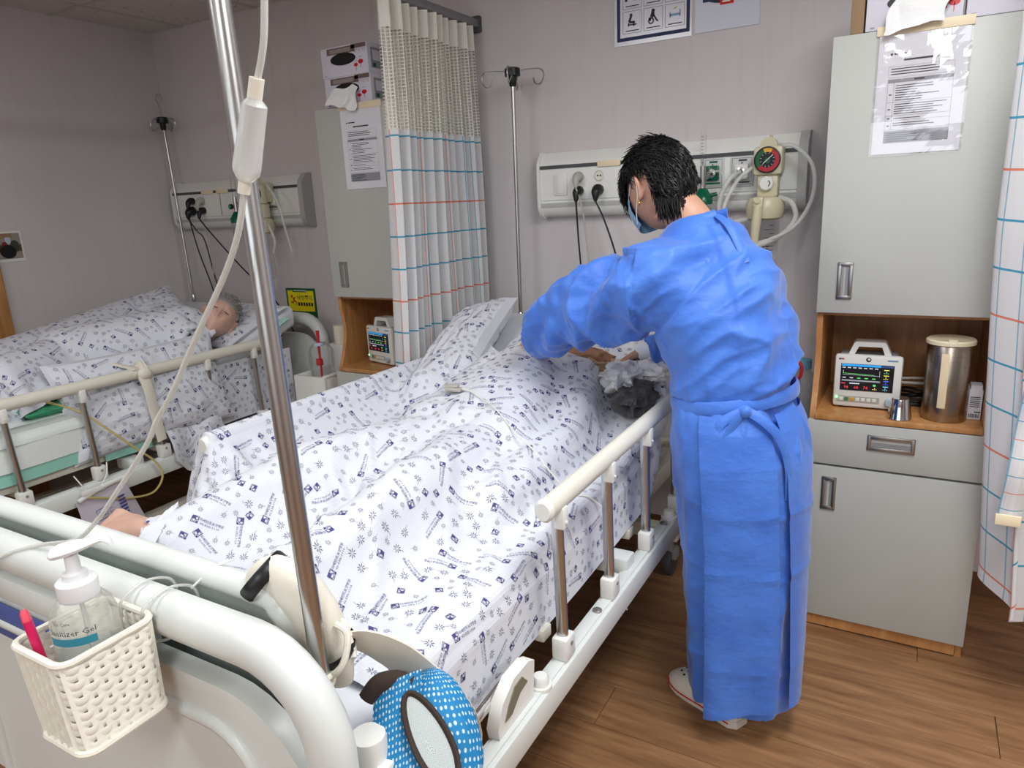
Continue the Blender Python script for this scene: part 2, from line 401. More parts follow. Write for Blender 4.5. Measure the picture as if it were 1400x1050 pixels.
for (lx, ly, p), nm in zip(LAMPS, lamp_names):
    t = thing('ceiling_lamp', 'white '+nm, 'lamp', (lx, ly, CEIL_Z-0.01), 'recessed ceiling lamps')
    mb = MB()
    for a in (-1, 1):
        mb.bx(lx+a*0.285-0.012, lx+a*0.285+0.012, ly-0.59, ly+0.59, CEIL_Z-0.012, CEIL_Z+0.018); mb.bx(lx-0.273, lx+0.273, ly+a*0.58-0.01, ly+a*0.58+0.01, CEIL_Z-0.012, CEIL_Z+0.018)
    part('frame', mb, M_TBAR, t)
    part('diffuser', MB().bx(lx-0.273, lx+0.273, ly-0.57, ly+0.57, CEIL_Z-0.005, CEIL_Z+0.005), M_DIFF, t)

# ------------------------------------------------------------------ locker cabinets (upper door, open niche, drawer, lower door)
def make_cabinet():
    x0, x1, yb, yf, yu = -0.265, 0.235, 2.868, 2.405, 2.445
    t = thing('bedside_locker', 'tall grey and wood bedside locker beside the nurse', 'cabinet', ((x0+x1)/2, (yb+yf)/2, 0), 'bedside lockers')
    side = [(yb, 0.0), (yf+0.02, 0.0), (yf+0.02, 0.76)]
    for k in range(9):
        a = k/8; side.append((yf+0.02+(yu+0.02-yf-0.02)*(1-cos(a*pi))/2 + 0.03*sin(a*pi), 0.77+0.28*a))
    side += [(yu+0.02, 1.115), (yb, 1.115)]
    for (a, b) in ((x0, x0+0.018), (x1-0.018, x1)):
        part('side_panel', MB().prism(side, a, b, 'yz'), M_WOOD, t)
    part('upper_case', MB().bx(x0, x1, yu+0.02, yb, 1.115, 1.93, 0.002), M_CABG, t)
    part('back_panel', MB().bx(x0+0.018, x1-0.018, yb-0.012, yb, 0.06, 1.115), M_WOOD, t)
    part('niche_ceiling', MB().bx(x0+0.018, x1-0.018, yu+0.03, yb-0.012, 1.10, 1.114), M_WOOD, t)
    part('worktop', MB().bx(x0+0.018, x1-0.018, yf, yb-0.012, 0.765, 0.783, 0.002), M_WOOD, t)
    part('lower_case', MB().bx(x0+0.018, x1-0.018, yf+0.021, yb-0.012, 0.055, 0.764), M_CABG, t)
    part('plinth', MB().bx(x0+0.02, x1-0.02, yf+0.012, yf+0.028, 0.006, 0.055), M_WOOD, t)
    for a in (x0+0.05, x1-0.05): part('foot_pad', MB().bx(a-0.03, a+0.03, yf+0.02, yf+0.06, 0.0, 0.006), M_DKGREY, t)
    def handle(p, cx, cz, w, h):
        fr = MB(); y = p
        for (a, b, c, d) in ((cx-w/2, cx-w/2+0.012, cz-h/2, cz+h/2), (cx+w/2-0.012, cx+w/2, cz-h/2, cz+h/2), (cx-w/2, cx+w/2, cz-h/2, cz-h/2+0.012), (cx-w/2, cx+w/2, cz+h/2-0.012, cz+h/2)):
            fr.bx(a, b, y-0.006, y+0.004, c, d, 0.002)
        return fr
    def door(nm, xa, xb, za, zb, y, hx, hz, hw, hh):
        d = part(nm, MB().bx(xa, xb, y, y+0.019, za, zb, 0.0015), M_CABG, t)
        part('handle', handle(y, hx, hz, hw, hh), M_ALU, d)
        mb = MB()
        if hh > hw: mb.bx(hx-hw/2+0.01, hx-hw/2+0.018, y-0.003, y+0.001, hz-hh/2+0.01, hz+hh/2-0.01); mb.bx(hx+0.002, hx+hw/2-0.011, y-0.0015, y, hz-hh/2+0.01, hz+hh/2-0.01)
        else: mb.bx(hx-hw/2+0.01, hx+hw/2-0.01, y-0.0015, y, hz-hh/2+0.011, hz+0.002)
        part('finger_recess', mb, M_MIDGREY, d)
    door('upper_door', x0-0.002, x1+0.002, 1.112, 1.928, yu, x0+0.075, 1.215, 0.045, 0.115)
    door('drawer', x0-0.002, x1+0.002, 0.614, 0.762, yf, -0.02, 0.705, 0.135, 0.05)
    door('lower_door', x0-0.002, x1+0.002, 0.05, 0.606, yf, x0+0.075, 0.512, 0.045, 0.115)
    return t
cab1 = make_cabinet()
cab2 = dup(cab1, (-2.085, 0, 0), 'tall grey and wood bedside locker behind the checked curtain')

# ------------------------------------------------------------------ headwall service panels
def make_panel():
    x0, x1 = -1.45, -0.365
    t = thing('service_panel', 'white wall service panel with sockets behind the nurse', 'wall panel', ((x0+x1)/2, 2.87, 1.43), 'wall service panels')
    prof = [(2.879, 1.70), (2.845, 1.697), (2.812, 1.66), (2.806, 1.645), (2.806, 1.502), (2.812, 1.498), (2.812, 1.493), (2.806, 1.49), (2.808, 1.47), (2.82, 1.445), (2.84, 1.433), (2.879, 1.43)]
    part('body', MB().prism(prof, x0+0.012, x1-0.03, 'yz'), M_WHITE, t)
    part('accent_strip', MB().bx(x0+0.014, x1-0.032, 2.803, 2.809, 1.630, 1.644), M_DKGREY, t)
    cap = [(2.879, 1.705), (2.84, 1.702), (2.806, 1.664), (2.799, 1.645), (2.799, 1.49), (2.802, 1.468), (2.816, 1.44), (2.84, 1.426), (2.879, 1.424)]
    part('end_cap', MB().prism(cap, x1-0.032, x1, 'yz'), M_MIDGREY if False else mat('panel_grey', (178, 178, 176), 0.4), t)
    part('end_cap', MB().prism(cap, x0, x0+0.014, 'yz'), M_WHITE, t)
    part('under_strip', MB().bx(x0+0.014, x1-0.033, 2.8045, 2.8085, 1.472, 1.489), mat('panel_grey', (178, 178, 176)), t)
    for xs in (-0.845, -1.02): part('panel_seam', MB().bx(xs-0.0015, xs+0.0015, 2.8035, 2.807, 1.505, 1.63), M_MIDGREY, t)
    sw = part('switch_plate', MB().bx(-1.37, -1.31, 2.800, 2.807, 1.52, 1.605, 0.002), M_WHITE, t); part('rocker', MB().bx(-1.358, -1.322, 2.797, 2.803, 1.527, 1.598, 0.002), M_WHITE, sw)
    for (x, z) in ((-1.25, 1.592), (-1.25, 1.535), (-1.163, 1.592), (-1.163, 1.535)):
        s = part('socket', MB().lathe([(0.022, 0), (0.022, 0.004), (0.019, 0.006), (0.017, 0.002)], (x, 2.806, z), 24, rotm(pi/2)), M_IVORY, t)
        part('socket_hole', MB().cyl((x-0.006, 2.803, z), (x-0.006, 2.8, z), 0.003, n=8).cyl((x+0.006, 2.803, z), (x+0.006, 2.8, z), 0.003, n=8), M_BLACK, s)
    for x in (-1.12, -0.99): part('name_tag', MB().bx(x-0.05, x+0.05, 2.799, 2.805, 1.625, 1.648, 0.002), M_CREAM, t)
    for x, m in ((-0.70, M_GREEN), (-0.592, M_DKGREY)):
        p = part('gas_outlet', MB().bx(x-0.042, x+0.042, 2.799, 2.807, 1.52, 1.628, 0.002), mat('plate_grey', (200, 202, 202), 0.35), t)
        part('outlet_block', MB().bx(x-0.026, x+0.026, 2.785, 2.80, 1.545, 1.6, 0.006), M_WHITE if m is M_DKGREY else M_GREEN, p)
        part('outlet_ring', MB().lathe([(0.017, 0), (0.017, 0.01), (0.009, 0.012), (0.009, 0.0)], (x, 2.785, 1.572), 20, rotm(pi/2)), M_STEEL, p)
        f = Flat((x-0.042, 2.799, 1.52), (1, 0, 0), (0, 0, 1))
        f.put(m, frame2(0.006, 0.006, 0.078, 0.102, 0.0012)); f.put(m, rect2(0.03, 0.09, 0.06, 0.097)); f.put(m, rect2(0.012, 0.012, 0.072, 0.019)); f.put(M_INK, disc2(0.042, 0.084, 0.003, 8)); f.build('marking', p)
    return t
panel1 = make_panel()
panel2 = dup(panel1, (-2.475, 0, 0), 'white wall service panel with sockets above the left bed')

def plug_cord(x, z, pts, m, mp, label, bodyr=0.019, straight=True):
    t = thing('power_cord', label, 'cord', (x, 2.80, z), 'power cords at the service panels')
    pl = MB().tube([(x, 2.799, z), (x, 2.782, z), (x, 2.765, z-0.012), (x+0.002, 2.755, z-0.045)], [bodyr, bodyr*1.05, bodyr*0.85, 0.006], n=14)
    part('plug', pl, mp, t)
    part('cable', MB().tube([(x+0.002, 2.755, z-0.045)]+pts, 0.0038, n=8), m, t)
M_GCORD = mat('grey_cord', (176, 174, 166), 0.4)
plug_cord(-1.25, 1.535, [(-1.25, 2.775, 1.35), (-1.246, 2.8, 1.1), (-1.24, 2.8, 0.7), (-1.2, 2.82, 0.3)], M_BLACK, M_BLACK, 'black power cord hanging straight from the panel beside the grey cord')
plug_cord(-1.25, 1.592, [(-1.225, 2.77, 1.45), (-1.205, 2.785, 1.2), (-1.18, 2.8, 0.7), (-1.15, 2.82, 0.3)], M_GCORD, M_GCORD, 'grey power cord hanging from the panel behind the nurse')
plug_cord(-1.163, 1.535, [(-1.12, 2.75, 1.41), (-1.07, 2.76, 1.25), (-1.02, 2.78, 1.0), (-1.0, 2.8, 0.5)], M_BLACK, M_BLACK, 'thick black power cord running down towards the nurse elbow', 0.022)
X2 = -2.475
plug_cord(-1.25+X2, 1.592, [(-3.745, 2.77, 1.5), (-3.73, 2.79, 1.3), (-3.66, 2.8, 1.05), (-3.6, 2.82, 0.6)], M_BLACK, M_BLACK, 'black power cord with small plug at the left bed panel')
plug_cord(-1.25+X2-0.01, 1.535, [(-3.69, 2.77, 1.42), (-3.66, 2.79, 1.36), (-3.62, 2.8, 1.1), (-3.5, 2.82, 0.6)], M_BLACK, M_BLACK, 'black cord with a bulky adapter plug at the left bed panel', 0.026)
plug_cord(-1.163+X2, 1.592, [(-3.63, 2.77, 1.5), (-3.62, 2.79, 1.3), (-3.64, 2.8, 1.05), (-3.6, 2.82, 0.6)], M_GCORD, M_GCORD, 'grey power cord hanging at the left bed panel')
plug_cord(-1.163+X2, 1.535, [(-3.55, 2.76, 1.4), (-3.35, 2.78, 1.2), (-3.14, 2.79, 1.03), (-3.0, 2.8, 0.8)], M_BLACK, M_BLACK, 'black power cord running diagonally down to the left bed headboard')

def flowmeter(x, label):
    y = 2.745
    t = thing('oxygen_flowmeter', label, 'flowmeter', (x, y, 1.45), 'oxygen flowmeters')
    part('connector', MB().cyl((x+0.02, 2.785, 1.57), (x, y, 1.55), 0.009).cyl((x, y, 1.60), (x, y, 1.515), 0.011), M_STEEL, t)
    g = part('gauge_tube', MB().lathe([(0.011, 1.585), (0.011, 1.712), (0.007, 1.716)], (x, y, 0), 16), M_CLEAR, t)
    f = Flat((x-0.01, y-0.0115, 1.6), (1, 0, 0), (0, 0, 1))
    for k in range(9): f.put(M_INK, rect2(0.005, 0.01+k*0.0115, 0.014, 0.0115+k*0.0115))
    f.build('scale', t)
    k = part('knob', MB().lathe([(0.014, 0), (0.014, 0.014), (0.011, 0.017)], (x-0.016, y-0.012, 1.548), 16, rotm(pi/2)), M_BLACK, t); part('knob_cap', MB().lathe([(0.009, 0.017), (0.0085, 0.019)], (x-0.016, y-0.012, 1.548), 16, rotm(pi/2)), mat('teal_cap', (20, 150, 110), 0.4), k)
    part('humidifier_lid', MB().lathe([(0.012, 1.52), (0.018, 1.516), (0.03, 1.495), (0.038, 1.485), (0.038, 1.463), (0.035, 1.46)], (x, y, 0), 24).cyl((x+0.02, y, 1.49), (x+0.055, y, 1.497), 0.007), M_GREEN, t)
    part('humidifier_jar', MB().lathe([(0.034, 1.46), (0.034, 1.36), (0.028, 1.35)], (x, y, 0), 24), M_CLEAR, t)
    part('stem', MB().cyl((x, y, 1.465), (x, y, 1.37), 0.004), M_MIDGREY, t)
    part('hose', MB().tube([(x+0.055, y, 1.497), (x+0.075, y, 1.515), (x+0.078, y+0.005, 1.555), (x+0.055, y+0.02, 1.578), (x+0.012, y+0.03, 1.575)], 0.004, n=8), M_TUBE, t)
flowmeter(-0.722, 'green oxygen flowmeter with humidifier beside the nurse head')
flowmeter(-3.30, 'green oxygen flowmeter on the panel above the left bed')

def suction(x, label, hoses, tilt=0):
    y = 2.735
    t = thing('suction_regulator', label, 'suction unit', (x, y, 1.15), 'wall suction units')
    part('mount', MB().bx(x-0.03, x+0.045, y, 2.80, 1.56, 1.66, 0.01).tube([(x, y+0.02, 1.66), (x, y+0.02, 1.69)], 0.006), M_BEIGE, t)
    h = part('gauge_body', MB().bx(x-0.05, x+0.05, y-0.03, y+0.012, 1.553, 1.652, 0.012).lathe([(0.03, 0), (0.03, 0.03)], (x, y+0.005, 1.652), 20, rotm(pi/2)), M_BEIGE, t)
    part('bezel', MB().lathe([(0.045, 0), (0.045, 0.008), (0.041, 0.009), (0.041, 0.004)], (x, y-0.03, 1.605), 32, rotm(pi/2)), M_BLACK, h)
    f = Flat((x, y-0.0345, 1.605), (1, 0, 0), (0, 0, 1))
    f.put(mat('dial_red', (176, 40, 52), 0.4), disc2(0, 0, 0.041, 32)); f.put(M_DGREEN, ring2(0, 0, 0.041, 0.018, pi*0.62, pi*1.22), lift=0.0009); f.put(mat('dial_amber', (220, 168, 60), 0.4), ring2(0, 0, 0.041, 0.018, pi*0.36, pi*0.62), lift=0.0009)
    f.put(M_BLACK, disc2(0, 0, 0.0265, 28), lift=0.0012)
    for k in range(12): a = pi*0.25+2*pi*k/12; f.put(M_WHITE, line2((0.02*cos(a), 0.02*sin(a)), (0.025*cos(a), 0.025*sin(a)), 0.0012), lift=0.0016)
    f.put(M_WHITE, line2((-0.014, -0.012), (0.018, 0.016), 0.0022), lift=0.002); f.put(M_DGREEN, disc2(0, -0.002, 0.01, 14), lift=0.0018)
    f.build('dial', h)
    part('neck', MB().bx(x-0.036, x+0.036, y-0.015, y+0.03, 1.478, 1.556, 0.008), M_BEIGE, t)
    k = part('knob', MB().lathe([(0.026, 0), (0.026, 0.012), (0.022, 0.016)], (x-0.002, y-0.016, 1.525), 8, rotm(pi/2)), M_WHITE, t); part('knob_mark', MB().tube([(x+0.006, y-0.033, 1.535), (x+0.012, y-0.033, 1.525), (x+0.006, y-0.033, 1.515)], 0.0015), M_BLACK, k)
    xl, yl = x-0.005, y-0.005
    part('jar_lid', MB().lathe([(0.02, 1.482), (0.055, 1.475), (0.066, 1.458), (0.067, 1.43), (0.06, 1.405), (0.048, 1.398)], (xl, yl, 0), 32), M_BEIGE, t)
    part('latch_arm', MB().bx(xl-0.03, xl+0.005, yl-0.078, yl-0.055, 1.43, 1.48, 0.006).tube([(xl-0.012, yl-0.07, 1.45), (xl-0.016, yl-0.073, 1.39), (xl-0.022, yl-0.07, 1.30)], [0.016, 0.017, 0.012], n=12).cyl((xl-0.014, yl-0.062, 1.468), (xl-0.014, yl-0.085, 1.468), 0.01), M_BEIGE, t)
    j = part('jar', MB().lathe([(0.050, 1.40), (0.049, 1.17), (0.044, 1.155), (0.0, 1.15)], (xl, yl, 0), 28, cap=False), M_CLEAR, t)
    mb = MB()
    for k in range(14):
        z = 1.19+k*0.0145; a0, a1 = -pi/2+(0.5 if k % 2 else 0.15), -pi/2+0.85
        for q in range(4):
            aa, ab = a0+(a1-a0)*q/4, a0+(a1-a0)*(q+1)/4
            mb.add([(xl+0.0512*cos(aa), yl+0.0512*sin(aa), z), (xl+0.0512*cos(ab), yl+0.0512*sin(ab), z), (xl+0.0512*cos(ab), yl+0.0512*sin(ab), z+0.0022), (xl+0.0512*cos(aa), yl+0.0512*sin(aa), z+0.0022)], [(0, 1, 2, 3)])
    for k in range(7):
        z = 1.25+k*0.009
        for q in range(5):
            aa, ab = -pi/2-0.9+q*0.3, -pi/2-0.9+q*0.3+0.22
            mb.add([(xl+0.0512*cos(aa), yl+0.0512*sin(aa), z), (xl+0.0512*cos(ab), yl+0.0512*sin(ab), z), (xl+0.0512*cos(ab), yl+0.0512*sin(ab), z+0.003), (xl+0.0512*cos(aa), yl+0.0512*sin(aa), z+0.003)], [(0, 1, 2, 3)])
    part('jar_scale', mb, M_INK, j, sharp=None, fix=False)
    for pts, r in hoses: part('hose', MB().tube(pts, r, n=10, per=8), M_TUBE, t)
xs = -0.485
suction(xs, 'beige suction regulator with dial gauge and looped hoses beside the locker', [
    ([(-0.592, 2.775, 1.572), (-0.625, 2.74, 1.545), (-0.655, 2.73, 1.46), (-0.63, 2.73, 1.40), (-0.56, 2.72, 1.40), (-0.50, 2.72, 1.435)], 0.009),
    ([(-0.44, 2.72, 1.475), (-0.395, 2.69, 1.455), (-0.38, 2.68, 1.40), (-0.43, 2.67, 1.34), (-0.53, 2.64, 1.30), (-0.62, 2.62, 1.27), (-0.68, 2.62, 1.2)], 0.009),
    ([(-0.45, 2.74, 1.65), (-0.40, 2.72, 1.645), (-0.335, 2.68, 1.58), (-0.325, 2.67, 1.48), (-0.37, 2.66, 1.385), (-0.45, 2.66, 1.335), (-0.55, 2.66, 1.315), (-0.61, 2.66, 1.35), (-0.625, 2.67, 1.44), (-0.585, 2.70, 1.54), (-0.53, 2.73, 1.59)], 0.007)])
suction(-3.09, 'beige suction regulator on the panel above the left bed', [
    ([(-3.06, 2.73, 1.475), (-3.01, 2.70, 1.44), (-2.98, 2.70, 1.36), (-3.0, 2.70, 1.30)], 0.008),
    ([(-3.05, 2.74, 1.65), (-2.98, 2.70, 1.64), (-2.91, 2.69, 1.55), (-2.88, 2.69, 1.42), (-2.86, 2.70, 1.30)], 0.007)])

# ------------------------------------------------------------------ hospital beds
M_BEDW = mat('bed_white_moulding', (214, 219, 216), 0.32, noise=0.015, nscale=6)
M_TRAYG = mat('tray_grey_green', (150, 160, 156), 0.4)
BX = -1.13                       # centre line of the main bed
def arch(xa, xb, y, z0, z1, r, n=8):
    p = [(xa, y, z0), (xa, y, (z0+z1)/2)]
    for k in range(n+1): a = pi-pi/2*k/n; p.append((xa+r+r*cos(a), y, z1-r+r*sin(a)))
    for k in range(n+1): a = pi/2-pi/2*k/n; p.append((xb-r+r*cos(a), y, z1-r+r*sin(a)))
    p += [(xb, y, (z0+z1)/2), (xb, y, z0)]
    return p
def arch_poly(xa, xb, z0, z1, r, n=8):
    p = [(xa, z0)]
    for k in range(n+1): a = pi-pi/2*k/n; p.append((xa+r+r*cos(a), z1-r+r*sin(a)))
    for k in range(n+1): a = pi/2-pi/2*k/n; p.append((xb-r+r*cos(a), z1-r+r*sin(a)))
    p.append((xb, z0)); return p
def make_bed():
    t = thing('hospital_bed', 'white hospital bed on which the nurse attends a patient', 'bed', (BX, 1.65, 0), 'hospital beds')
    def board(nm, y, s):
        b = part(nm, MB().tube(arch(BX-0.525, BX+0.525, y, 0.40, 0.945, 0.13), 0.03, n=14, smooth=False, flat=1.15, up=(0, 1, 0)), M_BEDW, t)
        part('inner_panel', MB().prism(arch_poly(BX-0.505, BX+0.505, 0.41, 0.865, 0.17), y-0.016, y+0.016), M_BEDW, b)
        part('panel_rib', MB().tube(arch(BX-0.40, BX+0.40, y-0.014*s, 0.42, 0.80, 0.10), 0.012, n=10, smooth=False), M_BEDW, b)
        part('panel_top_band', MB().bx(BX-0.40, BX+0.16, y-0.024, y+0.024, 0.856, 0.905, 0.01), M_BEDW, b)
        part('colour_card', MB().bx(BX-0.33, BX-0.01, y-0.0205*s-0.0015, y-0.0205*s+0.0015, 0.775, 0.845, 0.001), mat('card_blue', (72, 92, 158), 0.45), b)
        return b
    board('footboard', 0.535, 1); board('headboard', 2.775, -1)
    # overbed board stowed behind the footboard
    tr = part('stowed_tray', MB().prism(arch_poly(BX-0.47, BX+0.40, 0.50, 0.965, 0.05), 0.588, 0.618), M_TRAYG, t)
    part('tray_edge', MB().tube([(BX-0.45, 0.603, 0.972), (BX, 0.603, 0.974), (BX+0.33, 0.603, 0.972), (BX+0.385, 0.603, 0.955), (BX+0.402, 0.603, 0.91), (BX+0.402, 0.603, 0.75)], 0.019, n=12, flat=1.1), M_BEDW, tr)
    # base frame, lifting arms, casters
    for x in (BX-0.36, BX+0.36):
        part('base_beam', MB().bx(x-0.025, x+0.025, 0.75, 2.58, 0.17, 0.23, 0.006), M_IVORY, t)
    for y in (0.80, 2.53): part('cross_beam', MB().bx(BX-0.40, BX+0.40, y-0.025, y+0.025, 0.165, 0.225, 0.006), M_IVORY, t)
    for y in (1.05, 2.25):
        part('lift_arm', MB().box((BX-0.22, y+0.06, 0.40), (0.035, 0.04, 0.42), 0.006, rotm(0.5)).box((BX+0.22, y+0.06, 0.40), (0.035, 0.04, 0.42), 0.006, rotm(0.5)), M_IVORY, t)
    for x in (BX-0.36, BX+0.36):
        for y in (0.80, 2.53):
            c = part('caster_fork', MB().cyl((x, y, 0.17), (x, y, 0.12), 0.02).bx(x-0.035, x+0.035, y-0.01, y+0.04, 0.075, 0.125, 0.01), M_MIDGREY, t)
            part('wheel', MB().lathe([(0.02, -0.016), (0.058, -0.016), (0.062, 0), (0.058, 0.016), (0.02, 0.016)], (x, y+0.02, 0.062), 24, rotm(0, pi/2)), M_DKGREY, c)
    # mattress platform
    for x in (BX-0.43, BX+0.43):
        part('platform_beam', MB().bx(x-0.02, x+0.02, 0.62, 2.70, 0.555, 0.615, 0.005), M_IVORY, t)
    for y in (0.72, 1.25, 1.80, 2.60): part('platform_crossbar', MB().bx(BX-0.47, BX+0.47, y-0.02, y+0.02, 0.53, 0.56, 0.004), M_IVORY, t)
    for (ya, yb) in ((0.64, 1.16), (1.18, 1.82)): part('platform_deck', MB().bx(BX-0.41, BX+0.41, ya, yb, 0.605, 0.617, 0.003), mat('deck_grey', (168, 168, 160), 0.5), t)
    part('backrest_deck', MB().box((BX, 1.84+0.40*cos(0.34), 0.612+0.40*sin(0.34)), (0.84, 0.80, 0.012), 0.003, rotm(0.34)), mat('deck_grey', (168, 168, 160)), t)
    # side bars with collapsible rails
    for s in (-1, 1):
        x = BX+s*0.52
        sb = part('side_bar', MB().bx(x-0.024, x+0.024, 0.60, 2.62, 0.447, 0.513, 0.006).bx(x-0.013, x+0.013, 0.62, 2.60, 0.512, 0.518, 0.002), M_BEDW, t)
        for y in (0.72, 1.66, 2.55): part('bar_bracket', MB().bx(min(x, BX+s*0.42), max(x, BX+s*0.42), y-0.03, y+0.03, 0.50, 0.55, 0.006), M_BEDW, sb)
        for y in (1.115, 2.00): part('stud_cap', MB().lathe([(0.024, 0.513), (0.024, 0.522), (0.018, 0.523), (0.018, 0.536), (0.014, 0.542)], (x, y, 0), 20), M_WHITE, sb)
        for y in (1.42, 1.95): part('bar_bolt', MB().lathe([(0.012, 0.516), (0.012, 0.522), (0.007, 0.525)], (x-0.0*s, y, 0), 10), M_ALU, sb)
        rl = part('side_rail', MB().tube([(x, 1.165, 0.895), (x, 2.36, 0.895)], 0.024, n=16, smooth=False, flat=0.85, up=(0, 0, 1)), M_IVORY, t)
        for y, d in ((1.165, -1), (2.36, 1)): part('end_cap', MB().tube([(x, y, 0.895), (x, y+d*0.008, 0.895), (x, y+d*0.014, 0.895)], [0.0255, 0.025, 0.019], n=16, smooth=False, flat=0.85, up=(0, 0, 1)), M_WHITE, rl)
        for y in (1.215, 1.49, 1.77, 2.05, 2.31):
            part('post', MB().tube([(x, y+0.012, 0.54), (x, y, 0.87)], 0.0135, n=14, smooth=False, flat=0.85), M_STEEL, rl)
            part('post_clip', MB().bx(x-0.004, x+0.022, y-0.012, y+0.012, 0.835, 0.885, 0.004).cyl((x+0.02, y, 0.85), (x+0.025, y, 0.85), 0.004, n=8), M_WHITE, rl)
            sk = part('post_socket', MB().bx(x-0.018, x+0.02, y-0.012, y+0.036, 0.517, 0.572, 0.006), M_WHITE, rl)
            part('rivet', MB().cyl((x+0.019, y+0.012, 0.556), (x+0.0225, y+0.012, 0.556), 0.005, n=10), M_MIDGREY, sk)
        br = part('latch_bracket', MB().prism([(1.075, 0.515), (1.085, 0.60), (1.06, 0.612), (1.0, 0.612), (0.955, 0.585), (0.935, 0.54), (0.94, 0.515)], x-0.022, x+0.004, 'yz'), M_WHITE, t)
        part('latch_slot', MB().prism([(1.05, 0.575), (1.03, 0.598), (1.0, 0.595), (0.975, 0.57), (0.96, 0.545), (0.985, 0.545), (1.02, 0.57)], x-0.024, x+0.0065, 'yz'), mat('slot_shadow', (120, 116, 96), 0.6), br)
        part('latch_tube', MB().tube([(x-0.035, 1.03, 0.58), (x-0.035, 0.66, 0.56)], 0.015, n=16, smooth=False), M_CHROME, t)
    h = part('pole_socket', MB().lathe([(0.026, 0.42), (0.026, 0.775), (0.0245, 0.785), (0.0, 0.787)], (BX+0.515, 0.612, 0), 24, cap=False).bx(BX+0.53, BX+0.553, 0.598, 0.622, 0.56, 0.75, 0.004), M_WHITE, t)
    for z in (0.60, 0.66, 0.72): part('socket_hole', MB().cyl((BX+0.5525, 0.61, z), (BX+0.5545, 0.61, z), 0.006, n=12), M_BLACK, h)
    return t
bed1 = make_bed()
bed2 = dup(bed1, (-2.12, -0.06, 0), 'white hospital bed by the left wall')

# ------------------------------------------------------------------ drip poles
def hooks(c, z, s=1.0):
    mb = MB()
    for k in range(4):
        a = k*pi/2+0.35; d = np.array((cos(a), sin(a), 0)); n_ = np.array((-sin(a), cos(a), 0))
        P = np.array((c[0], c[1], z))
        mb.tube([P+d*0.01*s, P+d*0.06*s+np.array((0, 0, 0.006)), P+d*0.115*s+np.array((0, 0, 0.004)), P+d*0.13*s-np.array((0, 0, 0.02)), P+d*0.115*s-np.array((0, 0, 0.05)), P+d*0.095*s-np.array((0, 0, 0.05)), P+d*0.085*s-np.array((0, 0, 0.025))+n_*0.01], 0.0032, n=6)
    return mb
def drip_pole(label, x, y, ztop, zbot, r, upright=False, lean=(0, 0), split=0.5, reach=1.0):
    t = thing('drip_pole', label, 'drip pole', (x, y, zbot), 'drip poles')
    top = (x+lean[0], y+lean[1])
    mid = [(x+(top[0]-x)*k, y+(top[1]-y)*k, zbot+(ztop-zbot)*k) for k in (0, split, 1)]
    part('lower_tube', MB().tube([mid[0], mid[1]], r, n=16, smooth=False), M_STEEL, t)
    part('upper_tube', MB().tube([mid[1], mid[2]], r*0.72, n=16, smooth=False), M_STEEL, t)
    part('collar', MB().lathe([(r*1.15, -0.02), (r*1.15, 0.012), (r*0.8, 0.02)], mid[1], 16), M_STEEL, t)
    part('hub', MB().lathe([(0.012, -0.05), (0.015, -0.045), (0.018, -0.012), (0.032, -0.01), (0.032, 0.018), (0.026, 0.022)], (top[0], top[1], ztop), 20), M_BLACK, t)
    part('hook_arms', hooks(top, ztop+0.005, reach), M_STEEL, t)
    if upright:
        u = MB()
        for s in (-1, 1): u.tube([(top[0]+s*0.008, top[1], ztop+0.02), (top[0]+s*0.006, top[1], ztop+0.07), (top[0]+s*0.016, top[1], ztop+0.10), (top[0]+s*0.03, top[1], ztop+0.125), (top[0]+s*0.012, top[1], ztop+0.15), (top[0]+s*0.002, top[1], ztop+0.125)], 0.0026, n=6)
        part('upright_hooks', u, M_STEEL, t)
    return t
drip_pole('steel drip pole with four hooks standing behind the main bed', -1.525, 2.725, 2.012, 0.0, 0.0115, lean=(0.018, 0))
drip_pole('slim steel drip pole in the far corner behind the left bed', -3.83, 2.80, 2.05, 0.0, 0.0108, True, lean=(-0.06, 0), reach=0.6)
drip_pole('thick steel drip pole in the foreground at the foot of the main bed', -0.658, 0.592, 2.08, 0.42, 0.0125, lean=(-0.03, -0.012), split=0.85)

# ------------------------------------------------------------------ foreground drip line
M_DRIP = mat('drip_chamber', (236, 238, 236), 0.2, trans=0.4, ior=1.3, alpha=0.8)
t = thing('drip_line', 'milky drip tube with drip chamber hanging in front of the foreground pole', 'drip line', (-0.6, 0.53, 0.9))
part('upper_tube', MB().tube([(-0.50, 0.53, 2.0), (-0.535, 0.53, 1.80), (-0.555, 0.53, 1.71), (-0.566, 0.53, 1.66), (-0.584, 0.53, 1.622)], 0.0035, n=10), M_TUBE, t)
ch = part('chamber', MB().tube([(-0.584, 0.53, 1.622), (-0.588, 0.53, 1.612), (-0.589, 0.53, 1.606), (-0.612, 0.53, 1.548), (-0.614, 0.53, 1.542), (-0.618, 0.53, 1.534)], [0.0055, 0.007, 0.0125, 0.0145, 0.0135, 0.007], n=20, smooth=False), M_DRIP, t)
M_CAPI = mat('cap_ivory', (232, 228, 214), 0.4)
part('chamber_cap', MB().tube([(-0.581, 0.53, 1.63), (-0.588, 0.53, 1.612)], 0.0075, n=14, smooth=False), M_CAPI, ch)
part('chamber_cap', MB().tube([(-0.6175, 0.53, 1.536), (-0.622, 0.53, 1.522)], 0.0065, n=14, smooth=False), M_CAPI, ch)
